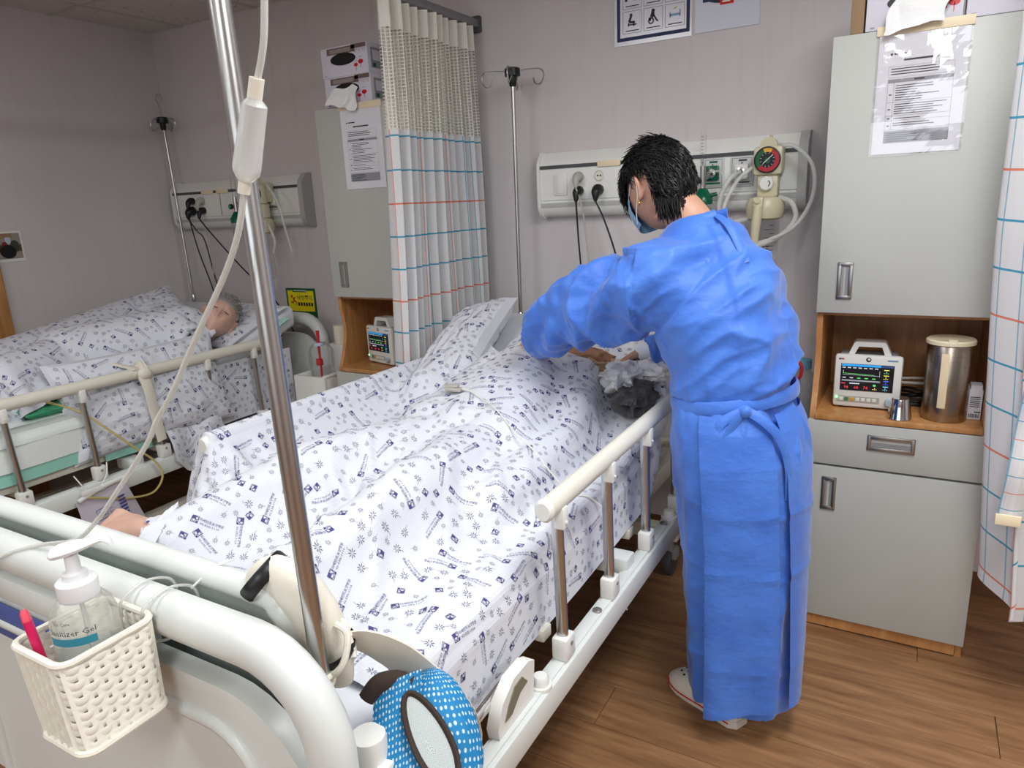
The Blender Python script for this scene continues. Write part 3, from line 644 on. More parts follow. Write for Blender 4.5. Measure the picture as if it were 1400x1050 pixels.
part('lower_tube', MB().tube([(-0.622, 0.53, 1.522), (-0.64, 0.53, 1.48), (-0.672, 0.53, 1.435), (-0.735, 0.53, 1.365), (-0.80, 0.53, 1.29), (-0.845, 0.53, 1.245), (-0.88, 0.53, 1.205), (-0.98, 0.53, 1.115), (-1.05, 0.535, 1.06), (-1.12, 0.535, 1.015), (-1.22, 0.53, 0.987), (-1.29, 0.51, 0.965), (-1.36, 0.48, 0.93), (-1.42, 0.46, 0.86)], 0.0035, n=10), M_TUBE, t)

# ------------------------------------------------------------------ curtains
def curtain_mat(name, su, sv, bright=(236, 236, 236)):
    q = NT(name); uv = q.sep(q.coord('UV')); u, v = uv[0], uv[1]
    def lines(x, sp, wd):
        k = q.math('DIVIDE', x, sp); fr = q.math('FRACT', k); m_ = q.math('LESS_THAN', fr, wd/sp); idx = q.math('FLOOR', k)
        isor = q.math('LESS_THAN', q.math('MODULO', q.math('ADD', idx, 300.0), 3.0), 0.5)
        return m_, isor
    teal, org = srgb(66, 158, 190), srgb(226, 128, 104)
    c = srgb(*bright)
    mu, ou = lines(u, su, 0.0035); mv, ov = lines(q.math('SUBTRACT', v, 0.024), sv, 0.006)
    c = q.mix(q.math('MULTIPLY', mu, 0.75), c, q.mix(ou, org, teal) if False else q.mix(ou, teal, org)); c = q.mix(mv, c, q.mix(ov, teal, org))
    q.set(q.b.inputs['Base Color'], c); q.b.inputs['Roughness'].default_value = 0.8; q.b.inputs['Sheen Weight'].default_value = 0.2
    tr = q.n('ShaderNodeBsdfTranslucent'); q.set(tr.inputs[0], c); ms = q.n('ShaderNodeMixShader'); ms.inputs[0].default_value = 0.22
    out = q.t.nodes['Material Output']; q.t.links.new(q.b.outputs[0], ms.inputs[1]); q.t.links.new(tr.outputs[0], ms.inputs[2]); q.t.links.new(ms.outputs[0], out.inputs[0])
    return q.m
M_CURT = curtain_mat('checked_curtain', 0.06, 0.124, (226, 227, 228))
M_HEAD = mat('curtain_header', (226, 226, 216), 0.8)
def net_mat():
    q = NT('curtain_net'); uv = q.sep(q.coord('UV'))
    def ln(x, sp, wd): return q.math('LESS_THAN', q.math('FRACT', q.math('DIVIDE', x, sp)), wd)
    m_ = q.math('MAXIMUM', ln(uv[0], 0.016, 0.24), ln(uv[1], 0.0125, 0.22))
    q.b.inputs['Base Color'].default_value = srgb(226, 224, 212); q.b.inputs['Roughness'].default_value = 0.8; q.set(q.b.inputs['Alpha'], m_); return q.m
M_NET = net_mat()
def pleat_grid(fn, us, vs):
    # fn(s, z) -> (x, y); u = arc length at mid height
    zs = vs; G = np.array([[(*fn(s, z), z) for s in us] for z in zs])
    mid = G[len(zs)//2, :, :2]; u = np.concatenate([[0], np.cumsum(np.linalg.norm(np.diff(mid, axis=0), axis=1))])
    UV = np.array([[(u[j], z) for j in range(len(us))] for z in zs])
    mb = MB().grid(G); mb.uv = UV.reshape(-1, 2).tolist(); return mb
def make_curtain(label, fn, ztop, znet0, znet1, zbot, nu, loc, group, lowfn=None):
    t = thing('privacy_curtain', label, 'curtain', loc, group)
    us = np.linspace(0, 1, nu)
    part('header_band', pleat_grid(fn, us, np.linspace(znet0, ztop, 5)), M_HEAD, t, sharp=None, fix=False)
    part('net_panel', pleat_grid(fn, us, np.linspace(znet1, znet0, 16)), M_NET, t, sharp=None, fix=False)
    zz = np.linspace(zbot, znet1, 40); mb = pleat_grid(fn, us, zz)
    if lowfn:
        V = np.array(mb.v).reshape(len(zz), nu, 3); V[:, :, 2] = znet1-(znet1-V[:, :, 2])*np.array([lowfn(s) for s in us])[None, :]; mb.v = [tuple(p) for p in V.reshape(-1, 3)]
    part('fabric_panel', mb, M_CURT, t, sharp=None, fix=False)
    return t
def fn1(s, z):
    k = (2.2-z)/1.3; n_ = 10.5; y0, y1 = 2.20-0.05*min(k, 1), 2.80
    ph = 2*pi*n_*s; warp = 0.012*sin(6*s+3*k)
    a = (0.034+0.014*min(k, 1))*(0.75+0.25*sin(5.1*s*pi))
    return (-1.755+a*sin(ph)+0.01*sin(ph*2+k), y0+(y1-y0)*s+warp+0.012*sin(ph+1.2*k))
curt1 = make_curtain('white checked privacy curtain with net top between the two beds', fn1, 2.235, 2.135, 1.785, 0.42, 240, (-1.755, 2.5, 0.4), 'privacy curtains')
def fn2(s, z):
    k = min(max((1.9-z)/1.5, 0), 1); x0 = 0.155+0.10*max(k-0.35, 0)**1.2; n_ = 4.5; ph = 2*pi*n_*s+0.6
    return (x0+0.62*s+0.02*sin(ph*2), 2.17-0.12*s+(0.035+0.03*k)*sin(ph))
curt2 = make_curtain('white checked privacy curtain drawn aside at the right edge', fn2, 2.235, 2.135, 1.86, 0.36, 160, (0.45, 2.15, 0.36), 'privacy curtains', lambda s: 1.0-0.045*cos(9*s+0.4)-0.02*s)
t = thing('curtain_tie', 'striped curtain tie strip with a cream pad at its end', 'curtain tie', (0.24, 2.08, 0.63))
zz = np.linspace(0.64, 1.10, 24)
G = np.array([[(0.238+0.055*(z-0.64)+0.052*s+(0.05*max(z-1.0, 0)*6), 2.065-0.012*sin(s*pi)-0.006*sin(z*26), z) for s in np.linspace(0, 1, 6)] for z in zz])
mb = MB().grid(G); mb.uv = [(0.02+0.05*s+0.04, z*2.6) for z in zz for s in np.linspace(0, 1, 6)]; part('strip', mb, M_CURT, t, sharp=None, fix=False)
G = np.array([[(0.285+0.09*s, 2.06-0.02*s+0.01*sin(8*z), z-0.06*(1-s)) for s in np.linspace(0, 1, 5)] for z in np.linspace(1.03, 1.16, 8)])
mb = MB().grid(G); mb.uv = [(0.02+0.05*s, z*2.6) for z in np.linspace(1.03, 1.16, 8) for s in np.linspace(0, 1, 5)]; part('folded_end', mb, M_CURT, t, sharp=None, fix=False)
part('cream_pad', MB().box((0.262, 2.056, 0.652), (0.056, 0.006, 0.03), 0.002), mat('cream_felt', (230, 216, 184), 0.9), t)
t = thing('curtain_rail', 'grey metal curtain rail fixed to the wall above the checked curtain', 'curtain rail', (-1.755, 1.5, 2.24))
part('track', MB().bx(-1.772, -1.738, -1.2, 2.862, 2.242, 2.275, 0.003), mat('rail_grey', (150, 150, 154), 0.4, metal=0.6), t)
part('wall_bracket', MB().bx(-1.776, -1.734, 2.855, 2.879, 2.225, 2.29, 0.003), M_DKGREY, t)
part('drop_rod', MB().cyl((-1.755, 0.9, 2.275), (-1.755, 0.9, CEIL_Z-0.006), 0.008).cyl((-1.755, -0.9, 2.275), (-1.755, -0.9, CEIL_Z-0.006), 0.008), M_ALU, t)
t = thing('curtain_rail', 'grey metal curtain rail above the right curtain', 'curtain rail', (0.5, 2.12, 2.24))
part('track', MB().bx(0.1, 3.19, 2.095, 2.13, 2.242, 2.275, 0.003), mat('rail_grey', (150, 150, 154)), t)
part('drop_rod', MB().cyl((0.6, 2.11, 2.275), (0.6, 2.11, CEIL_Z-0.006), 0.008).cyl((2.2, 2.11, 2.275), (2.2, 2.11, CEIL_Z-0.006), 0.008), M_ALU, t)

# ------------------------------------------------------------------ notices on the lockers
def sleeve_mat():
    q = NT('glossy_sleeve'); tr = q.n('ShaderNodeBsdfTransparent'); gl = q.n('ShaderNodeBsdfGlossy'); gl.inputs['Roughness'].default_value = 0.06; ms = q.n('ShaderNodeMixShader'); ms.inputs[0].default_value = 0.16
    v = q.coord('Object'); h_ = q.noise(q.mapping(v, (9, 1, 6)), 1.0, 2); bp = q.n('ShaderNodeBump'); bp.inputs['Strength'].default_value = 0.6; bp.inputs['Distance'].default_value = 0.012; q.t.links.new(h_, bp.inputs['Height']); q.t.links.new(bp.outputs[0], gl.inputs['Normal'])
    q.t.links.new(tr.outputs[0], ms.inputs[1]); q.t.links.new(gl.outputs[0], ms.inputs[2]); q.t.links.new(ms.outputs[0], q.t.nodes['Material Output'].inputs[0]); return q.m
M_SLEEVE = sleeve_mat()
def notice(dx, label, sleeve):
    x0, x1, z0, z1, y = -0.148+dx, 0.082+dx, 1.585, 1.915, 2.4432
    t = thing('notice_sheet', label, 'notice', ((x0+x1)/2, y, z0), 'printed notices on the lockers')
    part('paper', MB().bx(x0+0.004, x1-0.004, y-0.0012, y, z0+0.003, z1), M_PAPER, t)
    part('hanger_strip', MB().bx(x0-0.004, x1+0.004, y-0.004, y, z1-0.004, z1+0.022, 0.001), M_CREAM, t)
    f = Flat((x0, y-0.0012, z0), (1, 0, 0), (0, 0, 1)); w_ = x1-x0; rr = random.Random(3)
    f.put(M_INK, rect2(0.035, 0.272, 0.041, 0.278)); f.put(M_INK, rect2(0.045, 0.273, 0.082, 0.277)); f.put(M_INK, rect2(0.07, 0.255, 0.155, 0.26))
    f.put(M_INKG, frame2(0.034, 0.212, 0.196, 0.242, 0.0007))
    for k in range(3): f.put(M_INK, rect2(0.04, 0.234-k*0.007, 0.04+rr.uniform(0.10, 0.145), 0.2365-k*0.007))
    f.put(M_INKG, rect2(0.034, 0.199, 0.196, 0.208)); f.put(M_INK, rect2(0.10, 0.2015, 0.125, 0.206), lift=0.001)
    f.put(M_INKG, frame2(0.034, 0.034, 0.196, 0.199, 0.0008)); f.put(M_INKG, rect2(0.05, 0.07, 0.0508, 0.199)); 
    for z in (0.145, 0.108, 0.095, 0.07): f.put(M_INKG, rect2(0.034, z, 0.196, z+0.0008))
    f.put(M_INKG, rect2(0.034, 0.034, 0.196, 0.067))
    for k in range(7): f.put(M_INK, rect2(0.055, 0.189-k*0.0065, 0.055+rr.uniform(0.05, 0.12), 0.191-k*0.0065))
    for k in range(5): f.put(M_INK, rect2(0.055, 0.138-k*0.0062, 0.055+rr.uniform(0.07, 0.13), 0.140-k*0.0062))
    for z in (0.100, 0.087, 0.081): f.put(M_INK, rect2(0.055, z, 0.055+rr.uniform(0.06, 0.11), z+0.002))
    for k in range(5): f.put(M_INK, rect2(0.04, 0.06-k*0.0055, 0.04+rr.uniform(0.05, 0.09), 0.062-k*0.0055), lift=0.001)
    for z in (0.165, 0.125, 0.1, 0.08): f.put(M_INK, rect2(0.039, z, 0.046, z+0.003))
    f.build('print', t)
    if sleeve:
        G = np.array([[(x0-0.002+(w_+0.004)*a, y-0.0042-0.0015*sin(5*a+3*b)*sin(7*b)-0.001*sin(11*a*b+2), z0-0.002+(z1-z0-0.004)*b) for a in np.linspace(0, 1, 14)] for b in np.linspace(0, 1, 18)])
        part('plastic_sleeve', MB().grid(G), M_SLEEVE, t, sharp=None)
notice(0, 'printed notice in a shiny plastic sleeve on the right locker door', True)
notice(-2.06, 'printed notice on the left locker door beside the curtain', False)

# ------------------------------------------------------------------ posters, signs, photo on the walls
t = thing('care_poster', 'laminated poster with navy border and black pictograms in rounded squares', 'poster', (-0.965, 2.878, 2.08), 'wall posters')
x0, x1, z0, z1, y = -1.12, -0.81, 2.08, 2.52, 2.877
part('sheet', MB().bx(x0, x1, y-0.0015, y+0.002, z0, z1), mat('laminate', (214, 216, 224), 0.15), t)
f = Flat((x0, y-0.0015, z0), (1, 0, 0), (0, 0, 1)); f.put(M_NAVY, frame2(0.012, 0.016, 0.302, 0.42, 0.013))
rr = random.Random(5)
for i in range(3):
    for j in range(4):
        a, b = 0.036+i*0.085, 0.042+j*0.088; w_, h_ = 0.076, 0.08
        f.put(M_INK, frame2(a, b, a+w_, b+h_, 0.0012))
        f.put(M_INK, rect2(a+0.012, b+0.008, a+w_-0.010, b+0.0115))
        k = (i+j*2) % 4; cx_, cy_ = a+w_/2, b+0.045
        def L(p, q_, w2=0.006, m_=M_INK): f.put(m_, line2((cx_+p[0], cy_+p[1]), (cx_+q_[0], cy_+q_[1]), w2))
        if (i, j) == (2, 0):
            mB = mat('pict_blue', (120, 160, 190), 0.6); L((-0.02, -0.004), (0.02, -0.004), 0.008, mB); L((-0.018, 0.006), (-0.018, -0.012), 0.004, mB); L((0.02, 0.012), (0.02, -0.012), 0.005, mB); L((-0.004, 0.016), (0.008, 0.022), 0.004, mat('pict_gold', (190, 160, 60), 0.6))
        elif k == 0:
            f.put(M_INK, disc2(cx_-0.004, cy_+0.02, 0.006, 12)); L((-0.004, 0.016), (-0.012, -0.004), 0.009); L((-0.012, -0.004), (0.012, -0.006), 0.008); L((-0.018, -0.014), (0.018, -0.014), 0.005); L((0.006, -0.006), (0.008, -0.02), 0.005); L((-0.014, -0.006), (-0.014, -0.02), 0.004)
        elif k == 1:
            f.put(M_INK, disc2(cx_, cy_+0.023, 0.007, 12)); L((0, 0.018), (-0.006, 0), 0.014); L((0, 0.012), (0.014, -0.012), 0.006); L((0.014, -0.012), (0.02, -0.016), 0.006); f.put(M_INK, ring2(cx_-0.008, cy_-0.012, 0.012, 0.005)); L((-0.012, 0), (-0.014, -0.012), 0.01)
        elif k == 2:
            L((-0.024, -0.018), (-0.024, 0.008), 0.01); f.put(M_INK, disc2(cx_-0.004, cy_+0.014, 0.005, 12)); L((-0.004, 0.01), (0.008, -0.004), 0.008); L((0.004, -0.004), (0.022, -0.002), 0.007); L((0.014, -0.004), (0.014, -0.018), 0.005); L((0.02, 0.012), (0.022, -0.004), 0.008)
        else:
            L((-0.025, 0), (0.012, 0), 0.01); L((-0.024, 0.008), (-0.024, -0.012), 0.004); L((0.02, 0.016), (0.02, -0.014), 0.016); f.put(M_INK, disc2(cx_+0.012, cy_+0.02, 0.005, 12))
f.build('print', t)
t = thing('care_poster', 'pale poster with red and navy tags joined by a dark arc', 'poster', (-0.69, 2.878, 2.08), 'wall posters')
x0, x1 = -0.80, -0.565
part('sheet', MB().bx(x0, x1, y-0.0012, y+0.002, z0+0.004, z1), mat('laminate_pale', (206, 210, 222), 0.35), t)
f = Flat((x0, y-0.0012, z0), (1, 0, 0), (0, 0, 1))
f.put(M_BLACK, ring2(0.105, 0.235, 0.14, 0.012, pi*1.12, pi*1.88)); f.put(M_NAVY, rect2(0.03, 0.105, 0.083, 0.145), lift=0.001); f.put(M_RED, rect2(0.093, 0.088, 0.143, 0.128), lift=0.001); f.put(M_NAVY, rect2(0.16, 0.12, 0.215, 0.15), lift=0.001)
for (a, b) in ((0.043, 0.128), (0.046, 0.114), (0.105, 0.11), (0.102, 0.096), (0.172, 0.128)): f.put(M_WHITE, rect2(a, b, a+0.028, b+0.005), lift=0.0014)
f.put(M_NAVY, rect2(0.02, 0.25, 0.215, 0.38)); f.build('print', t)

def fall_sign(x0, label):
    z0, y = 0.905, 2.877; w_, h_ = 0.225, 0.18
    t = thing('fall_warning_sign', label, 'sign', (x0+w_/2, 2.878, z0), 'fall warning signs')
    part('board', MB().bx(x0, x0+w_, y-0.0015, y+0.002, z0, z0+h_), M_DGREEN, t)
    f = Flat((x0, y-0.0015, z0), (1, 0, 0), (0, 0, 1)); f.put(M_YEL, rect2(0.012, 0.05, w_-0.012, h_-0.014)); f.put(M_DGREEN, rect2(0.055, h_-0.022, w_-0.06, h_-0.006), lift=0.001)
    for k in range(9): f.put(M_WHITE, rect2(0.062+k*0.0115, h_-0.017, 0.07+k*0.0115, h_-0.011), lift=0.0014)
    f.text(M_BLACK, '낙상주의', 0.085, 0.112, 0.03, 0.12, lift=0.001); 
    for k in range(6): f.put(M_BLACK, rect2(0.088+k*0.02, 0.08, 0.102+k*0.02, 0.1), lift=0.001)
    for a, b in (((0.05, 0.125), (0.06, 0.11)), ((0.06, 0.11), (0.045, 0.095)), ((0.06, 0.11), (0.075, 0.1)), ((0.045, 0.095), (0.035, 0.105)), ((0.055, 0.12), (0.07, 0.128)), ((0.075, 0.1), (0.078, 0.085))): f.put(M_RED, line2(a, b, 0.008), lift=0.001)
    f.put(M_RED, disc2(0.043, 0.133, 0.008, 12), lift=0.001); f.put(M_WHITE, rect2(0.02, 0.02, 0.2, 0.028)); f.build('print', t)
fall_sign(-3.135, 'yellow and green fall warning sign behind the left bed headboard')
fall_sign(-1.395, 'yellow and green fall warning sign half hidden behind the nurse sleeve')
t = thing('photo_print', 'small photo print with white border on the left wall', 'photo', (-3.978, 1.90, 1.325))
part('sheet', MB().bx(-3.979, -3.9765, 1.80, 1.955, 1.325, 1.475), M_WHITE, t)
f = Flat((-3.9765, 1.80, 1.325), (0, 1, 0), (0, 0, 1)); f.put(mat('photo_grey', (150, 142, 130), 0.4), rect2(0.004, 0.014, 0.146, 0.14)); f.put(mat('photo_brown', (92, 70, 52), 0.4), rect2(0.004, 0.05, 0.146, 0.085), lift=0.001)
f.put(mat('photo_roof', (150, 120, 90), 0.4), rect2(0.004, 0.115, 0.11, 0.14), lift=0.001); f.put(mat('photo_sky', (180, 190, 200), 0.4), rect2(0.075, 0.085, 0.1, 0.12), lift=0.0013); f.put(mat('photo_tree', (60, 66, 48), 0.4), disc2(0.115, 0.075, 0.022, 14, 0.03), lift=0.0016)
f.put(mat('photo_red', (120, 44, 44), 0.4), disc2(0.07, 0.085, 0.014, 12), lift=0.0018); f.put(M_BLACK, disc2(0.08, 0.05, 0.038, 20, 0.034), lift=0.002); f.build('print', t)
dr = struct('door_1', MB().bx(-3.979, -3.955, 0.86, 1.82, 0.002, 2.08, 0.003), M_WOOD)
part('door_leaf', MB().bx(-3.956, -3.945, 0.92, 1.76, 0.01, 2.02, 0.003), M_WOOD, dr); part('lever_handle', MB().cyl((-3.945, 0.98, 1.0), (-3.91, 0.98, 1.0), 0.009).cyl((-3.915, 0.975, 1.0), (-3.915, 1.08, 1.0), 0.008), M_ALU, dr)

# ------------------------------------------------------------------ tissue boxes and tissues on the lockers
def tissue(pts, label, group='loose tissues', nx=10, nz=10):
    P = np.array(pts, float); G = []
    for i in range(nz+1):
        b = i/nz
        row = []
        for j in range(nx+1):
            a = j/nx; p = (1-a)*(1-b)*P[0]+a*(1-b)*P[1]+a*b*P[2]+(1-a)*b*P[3]
            n_ = np.array((fnoise(p, 22), -0.9*abs(fnoise(p+5, 17)), fnoise(p+9, 22)))*0.018; row.append(p+n_)
        G.append(row)
    return solo('tissue', MB().grid(np.array(G)), mat('tissue_white', (236, 238, 238), 0.9), label, 'tissue', group, sharp=None)
M_BOXW = mat('box_print_white', (214, 212, 224), 0.4); M_BOXB = mat('box_print_brown', (112, 92, 88), 0.45); M_BOXR = mat('box_print_red', (206, 30, 40), 0.4)
def tissue_box(x0, z0, label, w_=0.255, h_=0.118, y0=2.455):
    t = thing('tissue_box', label, 'tissue box', (x0+w_/2, y0+0.06, z0), 'tissue boxes')
    part('carton', MB().bx(x0, x0+w_, y0, y0+0.115, z0, z0+h_, 0.002), M_BOXW, t)
    f = Flat((x0, y0, z0), (1, 0, 0), (0, 0, 1))
    f.put(M_BOXB, rect2(0.035, 0.088, 0.19, 0.113)); f.put(mat('box_print_grey', (150, 138, 136), 0.45), rect2(0.05, 0.092, 0.165, 0.108), lift=0.0009); f.put(M_BOXB, rect2(0.17, 0.1, 0.25, 0.116))
    for k in range(9): f.put(M_BOXB, line2((0.18+k*0.008, 0.102), (0.176+k*0.008, 0.09-0.004*(k % 3)), 0.0015))
    f.put(M_BLACK, disc2(0.122, 0.066, 0.07, 28, 0.024), lift=0.0012)
    f.put(mat('slot_sheen', (60, 62, 66), 0.2), line2((0.066, 0.062), (0.18, 0.068), 0.002), lift=0.0016)
    for a, b, s in ((0.19, 0.036, 0.011), (0.217, 0.046, 0.014)):
        f.put(M_BOXR, disc2(a, b, s, 14, s*0.62), lift=0.0012); f.put(M_BOXR, line2((a, b), (a, b-0.024), 0.002), lift=0.0012)
        f.put(M_INKG, line2((a-s*0.7, b+s*1.3), (a+s*0.7, b+s*1.3), 0.002))
    f.put(M_INKG, rect2(0.012, 0.006, 0.024, 0.01)); f.build('print', t)
    e = Flat((x0+w_, y0, z0), (0, 1, 0), (0, 0, 1)); e.put(M_INKG, rect2(0.02, 0.02, 0.095, 0.1)); e.put(M_BOXW, rect2(0.03, 0.05, 0.085, 0.09), lift=0.001); e.put(M_DGREEN, rect2(0.03, 0.024, 0.05, 0.04), lift=0.001); e.build('print', t)
tissue_box(-2.285, 1.931, 'lower printed tissue box with a tissue pulled out on the left locker')
tissue_box(-2.29, 2.0495, 'upper printed tissue box with a black oval slot on the left locker')
tissue([(-2.26, 2.425, 1.935), (-2.10, 2.42, 1.905), (-2.08, 2.44, 2.0), (-2.22, 2.44, 2.005)], 'crumpled white tissue hanging from the lower box on the left locker')
tissue_box(-0.185, 1.931, 'printed tissue box with a tissue pulled out on the right locker', 0.24)
tissue_box(0.062, 1.931, 'printed tissue box beside the curtain on the right locker', 0.17)
tissue([(-0.135, 2.42, 1.915), (0.01, 2.42, 1.925), (0.03, 2.44, 2.03), (-0.10, 2.44, 2.03)], 'white tissue hanging over the right locker front edge')
solo('cardboard_sheet', MB().bx(-0.225, -0.19, 2.46, 2.60, 1.931, 2.10, 0.002), mat('cardboard_brown', (150, 124, 96), 0.8), 'brown cardboard piece standing beside the tissue box on the right locker', 'cardboard')

# ------------------------------------------------------------------ patient monitors
def monitor():
    t = thing('patient_monitor', 'white patient monitor with a lit screen in the right locker', 'monitor', (-0.108, 2.56, 0.784), 'patient monitors')
    w_, h_ = 0.2, 0.182
    P = lambda n, mb, m, p=t, **k: part(n, mb, m, p, local=True, **k)
    c = P('case', MB().bx(-0.09, 0.09, -0.03, 0.085, 0.008, 0.175, 0.012), mat('monitor_side', (176, 180, 182), 0.4)); P('bezel', MB().bx(-0.1, 0.1, -0.052, -0.028, 0.004, h_, 0.01), M_WHITE)
    hd = [(-0.062, 0.178), (-0.046, 0.218), (-0.040, 0.222), (0.042, 0.222), (0.048, 0.218), (0.066, 0.178), (0.046, 0.178), (0.036, 0.206), (-0.032, 0.206), (-0.044, 0.178)]
    mb = MB(); n = len(hd)
    q = [(0, 1, 8, 9), (1, 2, 8), (2, 3, 7, 8), (3, 4, 7), (4, 5, 6, 7)]
    v = [(p[0], -0.03, p[1]) for p in hd]+[(p[0], 0.03, p[1]) for p in hd]
    mb.add(v, [tuple(i for i in a) for a in q]+[tuple(i+n for i in a[::-1]) for a in q]+[(j, (j+1) % n, n+(j+1) % n, n+j) for j in range(n)]); P('handle', mb, M_WHITE)
    s = P('screen', MB().bx(-0.08, 0.076, -0.0535, -0.051, 0.062, 0.152), mat('screen_black', (10, 12, 18), 0.15, emit=(18, 22, 34), es=0.6))
    E = lambda n, c_: mat('screen_'+n, c_, 0.4, emit=c_, es=0.8)
    f = Flat((-0.08, -0.0535, 0.062), (1, 0, 0), (0, 0, 1)); L = 0.0004
    f.put(E('blue', (40, 150, 220)), rect2(0.002, 0.082, 0.118, 0.089), lift=L); f.put(E('navy', (40, 60, 110)), rect2(0.12, 0.082, 0.154, 0.089), lift=L)
    W = E('white', (190, 200, 205)); G_ = E('green', (90, 220, 100)); Yl = E('yellow', (230, 220, 90)); Rd = E('red', (225, 60, 60)); Bl = E('blue2', (70, 110, 230)); Cy = E('cyan', (110, 210, 240))
    for k in range(7): f.put(W, rect2(0.004+k*0.016, 0.0755, 0.014+k*0.016, 0.0785), lift=L)
    f.put(W, line2((0.006, 0.053), (0.116, 0.053), 0.0008), lift=L); f.put(G_, line2((0.006, 0.058), (0.1, 0.055), 0.0011), lift=L); f.put(W, line2((0.008, 0.06), (0.008, 0.068), 0.0011), lift=L); f.put(W, line2((0.115, 0.05), (0.115, 0.07), 0.0008), lift=L)
    for k in range(5): f.put(W if k < 2 else G_, rect2(0.006+k*0.022, 0.0415, 0.016+k*0.022, 0.0445), lift=L)
    f.put(E('grey', (110, 114, 120)), rect2(0.004, 0.031, 0.118, 0.0365), lift=L); f.put(W, line2((0.006, 0.0345), (0.114, 0.0345), 0.0008), lift=L*2)
    f.put(W, rect2(0.028, 0.0225, 0.058, 0.026), lift=L); f.put(Rd, rect2(0.003, 0.022, 0.016, 0.025), lift=L); f.put(G_, rect2(0.098, 0.018, 0.106, 0.024), lift=L)
    f.text(Rd, '98', 0.012, 0.006, 0.010, lift=L); f.text(Rd, '68', 0.042, 0.006, 0.010, lift=L); f.text(Rd, '74', 0.07, 0.006, 0.010, lift=L); f.text(Yl, '-?-', 0.097, 0.004, 0.010, lift=L)
    for k, (m_, hm) in enumerate(((G_, Yl), (Yl, Yl), (Bl, Bl), (Cy, Cy))):
        z = 0.06-k*0.0185; f.text(m_, '-?-', 0.127, z, 0.0105, lift=L); f.put(hm, rect2(0.127, z+0.013, 0.142, z+0.0155), lift=L)
    f.build('screen_readout', s, local=True)
    k = P('key_strip', MB().bx(-0.088, 0.04, -0.0535, -0.051, 0.022, 0.042), mat('key_strip_grey', (168, 172, 160), 0.45))
    for i, c_ in enumerate(((226, 226, 220), (70, 120, 84), (214, 160, 50), (226, 226, 220), (226, 226, 220), (226, 226, 220), (226, 226, 220))):
        P('key', MB().bx(-0.08+i*0.0165, -0.068+i*0.0165, -0.0555, -0.053, 0.026, 0.038, 0.001), mat('key_%d_%d' % (c_[0], c_[1]), c_, 0.45), k)
    P('power_light', MB().bx(-0.09, -0.084, -0.0555, -0.052, 0.034, 0.04, 0.001), mat('led_green', (120, 255, 150), 0.3, emit=(90, 255, 120), es=9.0), k)
    P('round_knob', MB().lathe([(0.013, 0), (0.013, 0.012), (0.01, 0.016)], (0.068, -0.052, 0.03), 20, rotm(pi/2)), mat('knob_blue_grey', (176, 190, 204), 0.35))
    f = Flat((-0.1, -0.052, 0), (1, 0, 0), (0, 0, 1)); f.put(M_RED, rect2(0.02, 0.165, 0.028, 0.17)); f.put(M_INK, rect2(0.012, 0.165, 0.019, 0.17)); f.put(mat('blue_mark', (110, 150, 190), 0.5), rect2(0.155, 0.165, 0.185, 0.17)); f.put(M_INK, disc2(0.1, 0.168, 0.008, 16)); f.put(M_WHITE, disc2(0.101, 0.169, 0.004, 10), lift=0.001); f.build('marking', t, local=True)
    for x in (-0.07, 0.07): P('foot', MB().bx(x-0.012, x+0.012, -0.04, 0.07, 0.0, 0.009), M_BLACK)
    P('side_port', MB().bx(0.089, 0.0915, 0.0, 0.03, 0.05, 0.14), mat('port_grey', (110, 114, 120), 0.5))
    t.rotation_euler.z = 0.03
    return t
mon1 = monitor()
mon2 = dup(mon1, (0, 0, 0), 'white patient monitor with a dim screen in the left locker')
mon2.location = (-2.16, 2.57, 0.784); mon2.rotation_euler.z = -0.25

# ------------------------------------------------------------------ things in the right locker niche
t = thing('steel_jug', 'tall brushed steel jug with ivory lid and tape strip in the locker', 'jug', (0.115, 2.50, 0.784))
J = (0.115, 2.495, 0.784)
def steel_streak():
    q = NT('jug_steel'); v = q.coord('Object'); a = q.noise(q.mapping(v, (3, 3, 300)), 1, 2); q.b.inputs['Metallic'].default_value = 1; q.b.inputs['Base Color'].default_value = srgb(168, 158, 146)
    q.set(q.b.inputs['Roughness'], q.ramp(a, 0.3, 0.7, 0.27, 0.31)); return q.m
part('body', MB().lathe([(0.060, 0.0), (0.062, 0.004), (0.062, 0.235), (0.058, 0.24)], J, 40), steel_streak(), t)
part('lid', MB().lathe([(0.060, 0.238), (0.067, 0.240), (0.067, 0.25), (0.063, 0.254), (0.058, 0.252), (0.0, 0.252)], J, 40, cap=False).bx(0.105, 0.13, 2.43, 2.47, 1.036, 1.042, 0.002), mat('lid_ivory', (226, 216, 186), 0.4), t)
v = []; n = 6
for z in (0.83, 0.835, 0.995, 1.0):
    for k in range(n+1):
        a = -pi/2-0.36+0.35*k/n; r = 0.0635 if z not in (0.83, 1.0) else 0.0625; v.append((0.115+r*cos(a), 2.495+r*sin(a), z))
part('tape_strip', MB().add(v, [(i*(n+1)+j, i*(n+1)+j+1, (i+1)*(n+1)+j+1, (i+1)*(n+1)+j) for i in range(3) for j in range(n)]), mat('tape_cream', (232, 214, 178), 0.7), t)
solo('steel_cup', MB().lathe([(0.034, 0.0), (0.036, 0.002), (0.034, 0.012), (0.026, 0.062), (0.024, 0.066), (0.0, 0.066)], (-0.005, 2.445, 0.784), 32, cap=False), M_CHROME, 'small shiny steel cup upside down in front of the monitor', 'cup')
t = thing('medicine_box', 'small white medicine carton behind the steel jug', 'box', (0.198, 2.53, 0.784))
part('carton', MB().bx(0.178, 0.214, 2.505, 2.56, 0.784, 0.878, 0.001).bx(0.181, 0.211, 2.509, 2.556, 0.878, 0.892), M_PAPER, t)
f = Flat((0.178, 2.505, 0.784), (1, 0, 0), (0, 0, 1))
